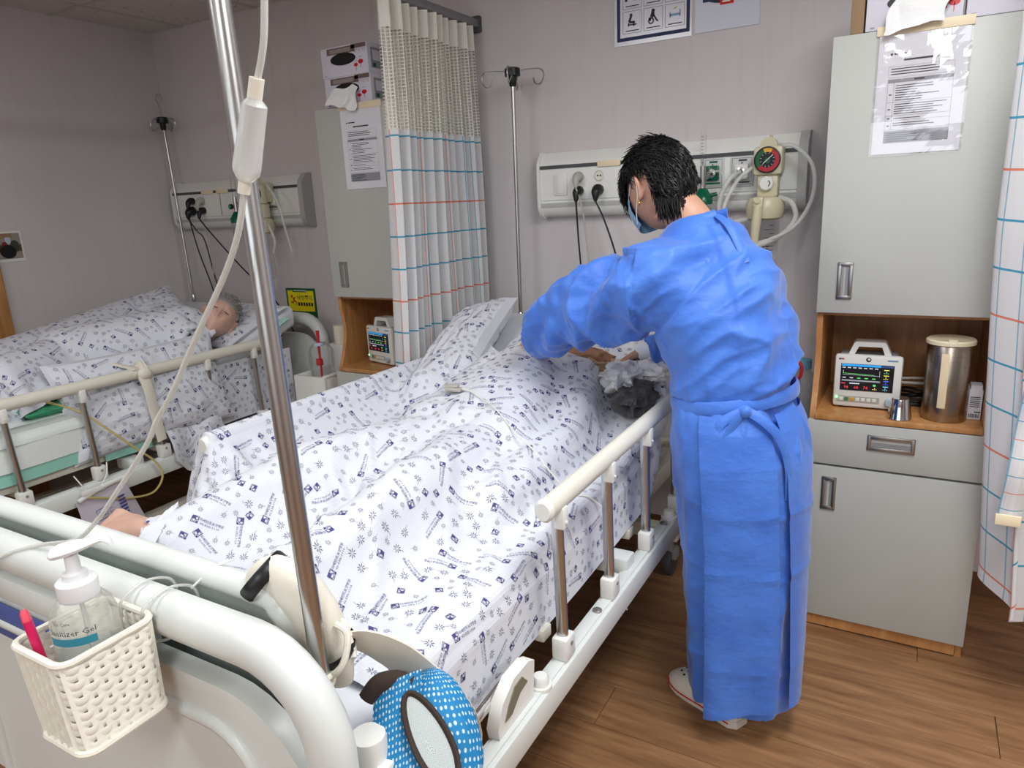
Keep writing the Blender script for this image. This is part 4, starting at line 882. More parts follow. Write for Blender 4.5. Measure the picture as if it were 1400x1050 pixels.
for k in range(6): f.put(M_INK, rect2(0.004, 0.07-k*0.006, 0.03, 0.0725-k*0.006))
for k in range(8): f.put(M_INK, rect2(0.004+k*0.0035, 0.006, 0.006+k*0.0035, 0.018))
f.put(M_DGREEN, rect2(0.018, 0.022, 0.034, 0.026)); f.build('print', t)
t = thing('coiled_cable', 'coiled black and grey cables behind the monitor', 'cable', (0.03, 2.68, 0.784))
mb = MB()
for k in range(4): mb.tube([(0.03+0.06*cos(a)+0.004*k, 2.66+0.06*sin(a), 0.79+k*0.008+0.006*sin(2*a+k)) for a in np.linspace(0, 2*pi, 9)[:-1]], 0.0045, n=8, closed=True)
part('black_coil', mb, M_BLACK, t)
part('grey_lead', MB().tube([(-0.02, 2.6, 0.875), (0.05, 2.64, 0.872), (0.13, 2.68, 0.86), (0.19, 2.72, 0.80)], 0.004).tube([(-0.02, 2.6, 0.862), (0.05, 2.63, 0.856), (0.12, 2.66, 0.85), (0.17, 2.70, 0.80)], 0.005), M_GCORD, t)

# ------------------------------------------------------------------ bottles beside the right locker, on a low stand
t = thing('low_stand', 'small white stand with bottles behind the nurse', 'stand', (-0.33, 2.72, 0))
part('top', MB().bx(-0.46, -0.275, 2.55, 2.85, 0.64, 0.66, 0.003), M_WHITE, t)
for (x, y) in ((-0.45, 2.56), (-0.285, 2.56), (-0.45, 2.84), (-0.285, 2.84)): part('leg', MB().bx(x-0.01, x+0.01, y-0.01, y+0.01, 0, 0.64, 0.002), M_WHITE, t)
part('shelf', MB().bx(-0.455, -0.28, 2.555, 2.845, 0.25, 0.265, 0.003), M_WHITE, t)
def bottle(x, y, r, h, capc, label):
    t = thing('plastic_bottle', label, 'bottle', (x, y, 0.661), 'bottles on the low stand')
    part('body', MB().lathe([(r*0.9, 0), (r, 0.006), (r, h*0.62), (r*0.9, h*0.72), (r*0.5, h*0.84), (r*0.45, h*0.9)], (x, y, 0.661), 28), mat('cloudy_bottle', (206, 212, 212), 0.15, trans=0.5, ior=1.2, alpha=0.7), t)
    part('cap', MB().lathe([(r*0.52, h*0.87), (r*0.52, h), (r*0.46, h*1.01)], (x, y, 0.661), 24), capc, t)
    return t
bottle(-0.322, 2.68, 0.05, 0.24, mat('cap_blue', (110, 176, 204), 0.45), 'clear plastic bottle with a pale blue cap beside the locker')
b2 = bottle(-0.365, 2.60, 0.045, 0.20, mat('cap_white', (225, 230, 232), 0.45), 'shorter clear bottle with a red handle partly behind the nurse')
part('red_handle', MB().tube([(-0.35, 2.585, 0.83), (-0.322, 2.58, 0.86), (-0.318, 2.58, 0.90), (-0.335, 2.585, 0.92)], 0.006, n=8), M_RED, b2)

# ------------------------------------------------------------------ cloth draping (position based, on a height field)
def cap_h(X, Y, a, b, r, r2=None):
    # height of a capsule from a to b with end radii r, r2 (or -9 outside)
    a = np.array(a, float); b = np.array(b, float); r2 = r if r2 is None else r2
    d = b[:2]-a[:2]; L = d@d+1e-9
    t = np.clip(((X-a[0])*d[0]+(Y-a[1])*d[1])/L, 0, 1)
    px, py, pz, rr = a[0]+t*d[0], a[1]+t*d[1], a[2]+t*(b[2]-a[2]), r+t*(r2-r)
    q = rr**2-(X-px)**2-(Y-py)**2
    return np.where(q > 0, pz+np.sqrt(np.maximum(q, 0)), -9.0)
def bed_top(X, Y, cx, dy=0.0, hinge=1.84, slope=0.354, z=0.735, hw=0.45):
    h = z+np.maximum(Y-dy-hinge, 0)*slope
    d = np.maximum(np.abs(X-cx)-(hw-0.035), 0)/0.035
    e = np.where(d < 1, -0.035*(1-np.sqrt(np.maximum(1-d*d, 0))), -9.0)
    d2 = np.maximum(0.645+dy-Y, 0)
    return np.where(d2 > 0, -9.0, h+e)
def drape(P, du, dv, H, steps=160, iters=6, fric=0.5, damp=0.985, clamp=None, bend=0.12, g=9.8, dt=0.016, off=0.004, pins=None, bend3=0.0):
    P = P.copy(); V = np.zeros_like(P)
    fam = []
    for (di, dj, L, k) in ((0, 1, du, 1.0), (1, 0, dv, 1.0), (1, 1, math.hypot(du, dv), 0.5), (1, -1, math.hypot(du, dv), 0.5), (0, 2, 2*du, bend), (2, 0, 2*dv, bend)):
        fam.append((di, dj, L, k))
    if bend3: fam += [(0, 4, 4*du, bend3), (4, 0, 4*dv, bend3)]
    a, b = P.shape[:2]
    def pairs(di, dj):
        out = []
        if di == 0:
            st = 2*dj
            for s in range(st):
                if s % st < dj:
                    pass
            for s in range(0, dj):
                for o in (0, dj):
                    i0 = np.arange(s+o, b-dj, 2*dj)
                    if len(i0): out.append((slice(None), i0, slice(None), i0+dj))
        elif dj == 0:
            for s in range(0, di):
                for o in (0, di):
                    i0 = np.arange(s+o, a-di, 2*di)
                    if len(i0): out.append((i0, slice(None), i0+di, slice(None)))
        else:
            for o in (0, 1):
                i0 = np.arange(o, a-1, 2)
                if dj > 0: out.append((i0, slice(0, b-1), i0+1, slice(1, b)))
                else: out.append((i0, slice(1, b), i0+1, slice(0, b-1)))
        return out
    prs = [(pairs(di, dj), L, k) for di, dj, L, k in fam]
    for st in range(steps):
        V[..., 2] -= g*dt; Q = P+V*dt
        for it in range(iters):
            for pl, L, k in prs:
                for (ia, ja, ib, jb) in pl:
                    A = Q[ia, ja]; B = Q[ib, jb]; d = B-A; l = np.sqrt((d*d).sum(-1, keepdims=True))+1e-9
                    c = d*(0.5*k*(1-L/l)); Q[ia, ja] = A+c; Q[ib, jb] = B-c
            if it % 2 == 1 or it == iters-1:
                h = H(Q[..., 0], Q[..., 1])+off; m = Q[..., 2] < h; Q[..., 2] = np.where(m, h, Q[..., 2])
                if clamp is not None: clamp(Q)
                if pins is not None:
                    for (pi_, pj_, tgt, until) in pins:
                        if st < until*steps: Q[pi_, pj_] = tgt
        V = (Q-P)/dt*damp
        V[m, 0] *= (1-fric); V[m, 1] *= (1-fric); V = np.clip(V, -4, 4)
        P = Q
    return P
def up2(P):
    # Catmull-Rom doubling of a grid
    def one(A):
        n = len(A); o = np.empty((2*n-1,)+A.shape[1:]); o[::2] = A
        Am = np.concatenate([2*A[:1]-A[1:2], A, 2*A[-1:]-A[-2:-1]])
        o[1::2] = (-Am[:-3]+9*Am[1:-2]+9*Am[2:-1]-Am[3:])/16
        return o
    return one(one(P).swapaxes(0, 1)).swapaxes(0, 1)
def grid_normals(P):
    du = np.gradient(P, axis=1); dv = np.gradient(P, axis=0); n = np.cross(du, dv); return n/(np.linalg.norm(n, axis=-1, keepdims=True)+1e-12)

# printed motif of the hospital linen, in metres: flowers, emblem squares, emblem + name + phone number
M_LINEN = mat('linen_white', (214, 218, 226), 0.85, sheen=0.15, bump=0.15, bscale=900)
M_PRINT = mat('linen_print', (78, 72, 128), 0.85); M_PRINTD = mat('linen_print_dark', (70, 66, 100), 0.85)
def flower(r, stem=True):
    v = []; f = []
    for k in range(8):
        a = 2*pi*k/8+0.2; d = np.array((cos(a), sin(a))); n_ = np.array((-sin(a), cos(a)))
        o = len(v); v += [d*r*0.24-n_*r*0.03, d*r*0.74-n_*r*0.085, d*r*1.06, d*r*0.74+n_*r*0.085, d*r*0.24+n_*r*0.03]; f.append(tuple(range(o, o+5)))
    if stem:
        pts = [np.array((0.75*r, 0.3*r)), np.array((1.2*r, 0.55*r)), np.array((1.75*r, 0.5*r))]
        for p, q in zip(pts, pts[1:]):
            s, g_ = line2(p, q, r*0.06); o = len(v); v += list(s); f += [tuple(i+o for i in g_[0])]
    return np.array(v), f
def emblem(s):
    v = []; f = []
    def ad(sh):
        o = len(v); v.extend(list(sh[0])); f.extend([tuple(i+o for i in q) for q in sh[1]])
    ad(frame2(-s/2, -s/2, s/2, s/2, s*0.07)); ad(rect2(-s/2, 0.0, s*0.05, s/2)); ad(ring2(-s*0.12, -s*0.1, s*0.3, s*0.07, 0, 2*pi, 14)); ad(ring2(s*0.2, s*0.14, s*0.26, s*0.07, 0, 2*pi, 12)); ad(rect2(s*0.2, -s/2, s/2, -s*0.22))
    return np.array(v), f
def name_line(s):
    v = []; f = []
    def ad(sh, t):
        o = len(v); v.extend(list(sh[0]+np.array(t))); f.extend([tuple(i+o for i in q) for q in sh[1]])
    ad(emblem(s), (0, 0))
    a = text2d('미세민트요양병원'); k = 0.42*s/a[0][:, 1].max(); ad((a[0]*k, a[1]), (s*0.62, -s*0.02))
    w_ = (a[0]*k)[:, 0].max()
    b = text2d('02-532-1119'); k = 0.26*s/b[0][:, 1].max(); bb = b[0]*k*np.array((w_*0.8/(b[0][:, 0].max()*k), 1)); ad((bb, b[1]), (s*0.8, -s*0.45))
    return np.array(v), f
FL1, FL2, EM, NL = flower(0.0098), flower(0.0066), emblem(0.0155), name_line(0.0165)
def linen_print(P, du, dv, seed=1, parent=None, scale=1.0, name='print', lift=0.0009, mask=None, density=1.0):
    # lay the motif on a draped grid P (rows v, columns u)
    a, b = P.shape[:2]; N = grid_normals(P); W, Hh = (b-1)*du, (a-1)*dv
    rr = np.random.default_rng(seed); spots = []; cell = 0.012
    occ = []
    def ok(x, y, r):
        for (q, w_, s) in occ:
            if (q-x)**2+(w_-y)**2 < (r+s)**2: return False
        return True
    items = []
    area_ = W*Hh*density
    def scatter(n, r, kind, margin):
        for _ in range(n):
            for _t in range(14):
                x, y = rr.uniform(margin, W-margin), rr.uniform(margin, Hh-margin); ang = rr.choice([0, pi/2, pi, 3*pi/2])+rr.uniform(-0.5, 0.5)+0.3
                if kind == 'NL':
                    c = [(x+cos(ang)*d, y+sin(ang)*d) for d in (0, 0.022, 0.044, 0.064)]
                    c = [(p, q) for p, q in c]
                    if min(min(p, W-p, q, Hh-q) for p, q in c) < 0.01: continue
                    if all(ok(p, q, 0.011) for p, q in c):
                        occ.extend([(p, q, 0.011) for p, q in c]); items.append((kind, x, y, ang)); break
                elif ok(x, y, r): occ.append((x, y, r)); items.append((kind, x, y, ang)); break
    scatter(int(95*area_), 0, 'NL', 0.03); scatter(int(80*area_), 0.0125, 'EM', 0.015); scatter(int(230*area_), 0.013, 'F1', 0.015); scatter(int(290*area_), 0.0095, 'F2', 0.012)
    V1 = []; F1 = []; V2 = []; F2 = []
    for kind, x, y, ang in items:
        v, f = {'NL': NL, 'EM': EM, 'F1': FL1, 'F2': FL2}[kind]
        R = np.array(((cos(ang), -sin(ang)), (sin(ang), cos(ang)))); q = v@R.T+np.array((x, y))
        gu = np.clip(q[:, 0]/du, 0, b-1.001); gv = np.clip(q[:, 1]/dv, 0, a-1.001)
        if mask is not None and not mask(x, y): continue
        i = gv.astype(int); j = gu.astype(int); fu = (gu-j)[:, None]; fv = (gv-i)[:, None]
        def bl(A): return A[i, j]*(1-fu)*(1-fv)+A[i, j+1]*fu*(1-fv)+A[i+1, j]*(1-fu)*fv+A[i+1, j+1]*fu*fv
        w_ = bl(P)+bl(N)*lift
        VV, FF = (V1, F1) if kind in ('NL', 'EM') else (V2, F2)
        o = sum(len(t) for t in VV) if False else (VV[-1][1] if VV else 0)
        VV.append((w_, o+len(w_))); FF.extend([tuple(k+o for k in g_) for g_ in f])
    for VV, FF, m_, nm in ((V1, F1, M_PRINT, 'printed_lettering'), (V2, F2, M_PRINTD, 'printed_flowers')):
        if not VV: continue
        mb = MB(); mb.v = [tuple(p) for w_, _ in VV for p in w_]; mb.f = FF
        part(nm, mb, m_, parent, kind='stuff', sharp=None, fix=False)
def cloth_thing(name, P, du, dv, label, cat, group=None, seed=1, m=None, density=1.0, lift=0.0009, both=False):
    mb = MB(); a, b = P.shape[:2]; mb.v = [tuple(p) for p in P.reshape(-1, 3)]
    ii, jj = np.meshgrid(np.arange(a-1), np.arange(b-1), indexing='ij'); k = (ii*b+jj).ravel()
    mb.f = [tuple(q) for q in np.stack([k, k+1, k+b+1, k+b], 1).tolist()]
    A = P.reshape(-1, 3); c = np.array([A[:, 0].mean(), A[:, 1].mean(), A[:, 2].min()])
    t = thing(name, label, cat, tuple(c), group)
    part('fabric', mb, m or M_LINEN, t, sharp=None, fix=False)
    linen_print(P, du, dv, seed, t, density=density, lift=lift)
    return t

# ------------------------------------------------------------------ main bed: mattress, patient shape below, sheet
def mattress(cx, dy, label):
    t = thing('mattress', label, 'mattress', (cx, 1.65+dy, 0.617), 'bed mattresses')
    ys = list(np.linspace(0.65, 1.80, 10))+list(np.linspace(1.84, 2.66, 10)); rg = []
    for y in ys:
        zb = 0.62+max(y-1.84, 0)*0.354+ (0.01 if y > 1.84 else 0); zt = zb+0.11; w_ = 0.445; r = 0.03; p = []
        for (sx, sz, a0) in ((1, 0, -pi/2), (1, 1, 0), (-1, 1, pi/2), (-1, 0, pi)):
            for k in range(5):
                a = a0+pi/2*k/4; p.append((cx+sx*(w_-r)+r*cos(a), y+dy, (zt-r if sz else zb+r)+r*sin(a)))
        rg.append(p)
    part('cover', MB().rings(rg), mat('mattress_cover', (214, 218, 224), 0.7), t)
mattress(BX, 0, 'mattress under the main bed patient'); mattress(BX-2.12, -0.06, 'mattress of the left bed')
def H_main(X, Y):
    h = bed_top(X, Y, BX)
    C = lambda *a: cap_h(X, Y, *a)
    for q in (((-1.13, 1.66, 0.80), (-1.13, 2.05, 0.87), 0.14, 0.155), ((-1.24, 1.66, 0.80), (-1.13, 2.10, 0.88), 0.13, 0.15), ((-1.02, 1.66, 0.80), (-1.13, 2.10, 0.88), 0.13, 0.15),
              ((-1.20, 1.62, 0.79), (-1.33, 1.20, 0.84), 0.11, 0.085), ((-1.33, 1.20, 0.84), (-1.44, 0.90, 0.785), 0.08, 0.055), ((-1.42, 0.88, 0.775), (-1.56, 0.87, 0.785), 0.052, 0.04),
              ((-1.05, 1.62, 0.79), (-1.00, 1.18, 0.82), 0.11, 0.085), ((-1.00, 1.18, 0.82), (-1.03, 0.80, 0.785), 0.08, 0.06), ((-1.03, 0.81, 0.785), (-0.90, 0.73, 0.815), 0.062, 0.05),
              ((-1.30, 2.12, 0.91), (-1.34, 1.95, 0.86), 0.07, 0.062), ((-1.34, 1.95, 0.86), (-1.36, 1.80, 0.82), 0.062, 0.055), ((-1.36, 1.80, 0.82), (-1.10, 1.68, 0.90), 0.055, 0.045),
              ((-0.96, 2.12, 0.91), (-0.90, 1.95, 0.85), 0.07, 0.062), ((-0.90, 1.95, 0.85), (-0.88, 1.78, 0.80), 0.062, 0.055), ((-0.88, 1.78, 0.80), (-0.87, 1.37, 0.765), 0.058, 0.072), ((-1.50, 1.98, 0.86), (-1.47, 2.42, 1.0), 0.08, 0.085)):
        h = np.maximum(h, C(*q))
    return h
def clamp_main(Q):
    x = Q[..., 0]; y = Q[..., 1]
    lim = np.where(y > 1.10, -0.645, -0.60); Q[..., 0] = np.minimum(x, lim)
    Q[..., 0] = np.where((Q[..., 0] > -1.605) & (Q[..., 0] < -1.58) & (Q[..., 2] < 0.7), -1.58, Q[..., 0])
    Q[..., 1] = np.maximum(Q[..., 1], 0.65)
    if jl:
        k = Q[:, jr+3:, 0]; Q[:, jr+3:, 0] = np.where(Q[:, jr+3:, 2] < 0.74, np.maximum(k, -0.672), k)
        k = Q[:, :jl, 0]; Q[:, :jl, 0] = np.where((Q[:, :jl, 1] > 1.17) & (Q[:, :jl, 2] < 0.915), np.minimum(k, -1.684), k)
jl = 0; jr = 75
nu, nv, sp = 86, 86, 0.0185
uu, vv = np.meshgrid(np.arange(nu), np.arange(nv))
path = np.array([(-1.70, 0.74), (-1.69, 0.955), (-1.65, 0.975), (-1.45, 1.0), (-1.13, 1.06), (-0.85, 1.0), (-0.69, 0.93), (-0.655, 0.87), (-0.652, 0.30)])
pl = np.concatenate([[0], np.cumsum(np.linalg.norm(np.diff(path, axis=0), axis=1))])
s_ = uu*sp*0.975; X0 = np.interp(s_, pl, path[:, 0]); Z0 = np.interp(s_, pl, path[:, 1])
Z0 = Z0+np.maximum(vv*sp+0.72-1.84, 0)*0.2*((X0 > -1.6) & (X0 < -0.69)) + 0.025*np.sin(uu*0.30+vv*0.16)+0.02*np.sin(vv*0.24-uu*0.12)+0.003*RNG.standard_normal(uu.shape)
Y0 = 0.735+vv*sp*0.975
G0 = np.stack([X0, Y0, Z0], -1); pins = []
jl = int(round(0.262/(sp*0.975)))                       # column lying on the far side rail
il = np.where(Y0[:, jl] > 1.15)[0]
for (dj, xx, zz_) in ((-2, -1.681, 0.900), (-1, -1.674, 0.918), (0, -1.653, 0.929), (1, -1.631, 0.921), (2, -1.622, 0.905)):
    pins.append((il, np.full(len(il), jl+dj), np.stack([np.full(len(il), xx), Y0[il, jl], np.full(len(il), zz_)], -1), 2.0))
jr = 75                                                 # column lying on the near mattress edge
iv = np.arange(nv); pins.append((iv, np.full(nv, jr), np.stack([-0.692-0.006*np.sin(iv*0.23)**2, Y0[:, jr], 0.738+np.maximum(Y0[:, jr]-1.84, 0)*0.354-0.004*np.abs(np.sin(iv*0.23))], -1), 0.9))
P = drape(G0, sp, sp, H_main, steps=110, iters=9, fric=0.6, damp=0.94, clamp=clamp_main, pins=pins, bend=0.35, bend3=0.06)
for i in range(P.shape[0]):
    for j in range(jl+6, jr-1):
        x, y = P[i, j, 0], P[i, j, 1]; wgt = max(0, min(1, (1.62-y)/0.25))*max(0, min(1, (x+1.36)/0.12))
        if wgt > 0:
            a_, b_ = x*0.82+y*0.57, -x*0.57+y*0.82; nz = mnoise.noise(Vector((a_*11, b_*2.4, 0.7))); P[i, j, 2] += wgt*0.05*max(0.26-abs(nz)*1.1, 0)
Pm = up2(P); h = H_main(Pm[..., 0], Pm[..., 1])+0.004; Pm[..., 2] = np.maximum(Pm[..., 2], np.where(h > 0.5, h, 0))
def xb_(y): return -1.43 if y < 0.93 else -1.43-0.34*min(1, (y-0.93)/0.16)**1.5
for i in range(Pm.shape[0]):
    xb = xb_(float(np.median(Pm[i, 20:50, 1]))); k = np.where(Pm[i, :, 0] >= xb)[0]
    if len(k) and k[0] > 0 and xb > -1.7:
        for q in range(k[0]): Pm[i, q] = Pm[i, k[0]]+np.array((-0.0004*(k[0]-q)*0, 0, -0.0012*(k[0]-q)))
sheet1 = cloth_thing('bed_sheet', Pm, sp/2, sp/2, 'white printed hospital sheet over the patient on the main bed', 'sheet', 'printed sheets', seed=11)

# ------------------------------------------------------------------ people
M_SKIN = mat('skin', (196, 150, 126), 0.5, sss=0.12, noise=0.05, nscale=25)
M_SKIN2 = mat('skin_pale', (206, 168, 150), 0.5, sss=0.12, noise=0.05, nscale=25)
M_HAIR = mat('hair_black', (16, 15, 16), 0.45, spec=0.35)
M_HAIRG = mat('hair_grey', (150, 146, 144), 0.6)
def head_mb(nu=64, nv=48):
    # +y forward, +z up, +x the head's left; origin between the ears
    mb = MB(); rg = []
    g = lambda n, c, sx, sz: math.exp(-((n[0]-c[0])/sx)**2-((n[2]-c[1])/sz)**2)
    for i in range(nv+1):
        a = -pi/2+pi*i/nv; a = max(min(a, pi/2-0.03), -pi/2+0.03); row = []
        for k in range(nu):
            b = 2*pi*k/nu; n = np.array((cos(a)*cos(b), cos(a)*sin(b), sin(a)))
            x, y, z = n; dz = max(-z, 0)
            p = np.array((x*0.075*(1-0.30*dz**1.6), y*(0.094 if y > 0 else 0.098), z*0.118))
            if y < 0: p[1] *= 1-0.45*dz**1.2; p[2] *= 1-0.18*dz
            if y > 0:
                fr = y
                d = 0.024*g(n, (0, -0.13), 0.11, 0.13)+0.010*g(n, (0, 0.08), 0.07, 0.14)
                for s in (-1, 1):
                    d += -0.011*g(n, (s*0.37, 0.10), 0.15, 0.09)+0.006*g(n, (s*0.36, 0.10), 0.09, 0.05)+0.004*g(n, (s*0.34, 0.28), 0.2, 0.07)+0.004*g(n, (s*0.5, -0.2), 0.2, 0.2)
                d += 0.005*g(n, (0, -0.40), 0.2, 0.05)+0.006*g(n, (0, -0.49), 0.17, 0.045)-0.004*g(n, (0, -0.445), 0.2, 0.02)+0.008*g(n, (0, -0.72), 0.2, 0.14)
                p[1] += d*min(1, fr*1.6)
            row.append(p)
        rg.append(row)
    mb.rings(rg)
    for s in (-1, 1):
        mb.ball((s*0.077, -0.012, -0.008), (0.008, 0.018, 0.030), 12, 8)
        mb.tube([(s*0.079, 0.004, 0.016), (s*0.086, -0.006, 0.026), (s*0.090, -0.022, 0.022), (s*0.090, -0.029, 0.004), (s*0.086, -0.022, -0.018), (s*0.081, -0.010, -0.034), (s*0.078, -0.001, -0.030)], [0.005, 0.0055, 0.0055, 0.0055, 0.005, 0.0065, 0.004], n=8, per=4)
    return mb
def frame3(f, up=(0, 0, 1)):
    f = np.array(f, float); f = f/np.linalg.norm(f); r = np.cross(f, up); r = r/np.linalg.norm(r); u = np.cross(r, f)
    return np.stack([-r, f, u], 1)       # columns: x = left, y = forward, z = up
def hand_mb(w_, d, n, side, curl=0.6, spread=0.12, s=1.0, thumb=0.7):
    # wrist, finger direction, palm normal (the way the palm faces), side = +1/-1 for the thumb
    d = np.array(d, float); d /= np.linalg.norm(d); n = np.array(n, float); n -= d*(n@d); n /= np.linalg.norm(n); u = np.cross(n, d)*side; w_ = np.array(w_, float)
    mb = MB(); mb.rings([[w_+d*q*s+(cos(2*pi*k/12)*u*a+sin(2*pi*k/12)*n*b)*s for k in range(12)] for q, a, b in ((-0.02, 0.026, 0.020), (0.01, 0.029, 0.019), (0.045, 0.038, 0.017), (0.085, 0.040, 0.013), (0.095, 0.036, 0.010))])
    for i, (o, L, r) in enumerate(((0.030, 0.070, 0.0085), (0.010, 0.078, 0.0088), (-0.011, 0.072, 0.0085), (-0.030, 0.056, 0.0075))):
        p = w_+(d*0.082+u*o)*s; dd = d+u*(o/0.03*spread); dd /= np.linalg.norm(dd); pts = [p]; a = curl*(0.45+0.1*i)
        for q in (0.45, 0.32, 0.23):
            dd = dd*cos(a)+n*sin(a)*1.0; dd /= np.linalg.norm(dd); p = p+dd*L*q*s; pts.append(p); a = curl*(0.75+0.08*i)
            dd = dd
        mb.tube(pts, [r*s, r*0.98*s, r*0.9*s, r*0.72*s], n=10, per=3)
    p = w_+(d*0.02+u*0.028)*s; t1 = p+(d*0.035+u*0.030+n*0.008*thumb)*s; t2 = t1+(d*0.030+u*0.008+n*0.012*thumb)*s; t3 = t2+(d*0.022-u*0.004+n*0.010*thumb)*s
    mb.tube([p, t1, t2, t3], [0.013*s, 0.0115*s, 0.010*s, 0.008*s], n=10, per=3)
    return mb
def remesh(name, mb, m, parent, vox, smooth=2, post=None, sharp=None):
    off = wloc(parent); mb.v = [(p[0]-off[0], p[1]-off[1], p[2]-off[2]) for p in mb.v]
    me = bpy.data.meshes.new(name); me.from_pydata(mb.v, [], mb.f); me.update()
    bm = bmesh.new(); bm.from_mesh(me); bmesh.ops.recalc_face_normals(bm, faces=bm.faces); bm.to_mesh(me); bm.free()
    o = bpy.data.objects.new(name, me); COL.objects.link(o)
    def f1(o):
        r = o.modifiers.new('r', 'REMESH'); r.mode = 'VOXEL'; r.voxel_size = vox; r.use_smooth_shade = True
        if smooth: q = o.modifiers.new('s', 'SMOOTH'); q.factor = 0.5; q.iterations = smooth
    bake(o, [f1]); o.parent = parent
    if post: post(o, off)
    o.data.materials.clear(); o.data.materials.append(m); o.data.shade_smooth(); return o
def bezier_ring(c, ax, ay, ra, rb, n=48, fold=None):
    return [np.array(c)+np.array(ax)*ra*cos(2*pi*k/n)*(1+(fold(2*pi*k/n) if fold else 0))+np.array(ay)*rb*sin(2*pi*k/n)*(1+(fold(2*pi*k/n) if fold else 0)) for k in range(n)]
def curls(center, R, n, length, rad, accept, seed, m, parent, r=0.0016, curl=1.0, hang=0.3):
    rr = np.random.default_rng(seed); mb = MB(); c = np.array(center)
    k = 0
    while k < n:
        v = rr.standard_normal(3); v /= np.linalg.norm(v)
        if not accept(v): continue
        k += 1
        p = np.array(R)@(v*np.array(rad)); nn = np.array(R)@(v/np.array(rad)); nn /= np.linalg.norm(nn)
        t = np.cross(nn, rr.standard_normal(3)); t /= np.linalg.norm(t)+1e-9; t2 = np.cross(nn, t)
        L = length*rr.uniform(0.6, 1.3); pts = [c+p*0.96]
        for q in range(1, 5):
            a = q/4*curl*3.2+rr.uniform(-0.3, 0.3)
            pts.append(c+p*0.96+nn*L*0.55*min(q/2.2, 1.1)+(t*cos(a)*L*0.35*q/3+t2*sin(a)*L*0.35*q/3)+np.array((0, 0, -hang*L*(q/4)**2)))
        mb.tube(pts, [r*1.6, r*1.5, r*1.1, r*0.4], n=4, per=2)
    return part('hair_strands', mb, m, parent, kind='stuff', sharp=None)

# ---- nurse
nurse = thing('person', 'person in a blue isolation gown and face mask leaning over the bed', 'person', (-0.40, 1.87, 0.0))
dN = np.array((-0.80, 0.60, 0)); lN = np.array((-0.60, -0.80, 0)); zN = np.array((0, 0, 1.0))
HC = np.array((-0.648, 1.985, 1.522)); fN = np.array((-0.78, 0.50, -0.42)); RH = frame3(fN)
body = MB(); hm = head_mb(); hm.xf(RH, HC); body.merge(hm)
body.tube([(-0.50, 1.93, 1.36), (-0.545, 1.955, 1.43), tuple(HC+RH@np.array((0, -0.035, -0.06)))], [0.07, 0.056, 0.058], n=20)
body.tube([(-0.40, 1.88, 0.85), (-0.42, 1.89, 1.1), (-0.50, 1.93, 1.36)], [0.11, 0.105, 0.10], n=20)
SL, SR = np.array((-0.605, 1.80, 1.305)), np.array((-0.475, 2.055, 1.27))
EL, WL = np.array((-0.915, 1.855, 1.152)), np.array((-1.10, 2.05, 1.055)); ER, WR = np.array((-0.56, 2.23, 1.10)), np.array((-0.775, 2.235, 0.995))
for S, E_, W_ in ((SL, EL, WL), (SR, ER, WR)):
    body.tube([(-0.49, 1.93, 1.33), S, (S+E_)/2, E_], [0.07, 0.055, 0.045, 0.038], n=14, per=4); body.tube([E_, (E_*0.4+W_*0.6), W_], [0.038, 0.036, 0.025], n=14, per=4)
body.merge(hand_mb(WL, (-0.55, 0.15, -0.55), (0.3, 0.5, -0.5), 1, 0.5))
body.merge(hand_mb(WR, (-0.80, -0.12, -0.52), (0.2, -0.2, -0.9), -1, 0.55))
for s in (1, -1):
    hp = np.array((-0.38, 1.875, 0.86))+lN*s*0.07; kn = np.array((-0.37, 1.875, 0.48))+lN*s*0.075; an = np.array((-0.33, 1.885, 0.09))+lN*s*0.085
    body.tube([hp, (hp+kn)/2, kn, (kn*0.6+an*0.4), an], [0.07, 0.065, 0.05, 0.045, 0.034], n=14, per=3)
    body.ball(an+dN*0.06-zN*0.05, (0.04, 0.10, 0.035), 14, 8, frame3(dN))
remesh('body', body, M_SKIN, nurse, 0.0038, 2)
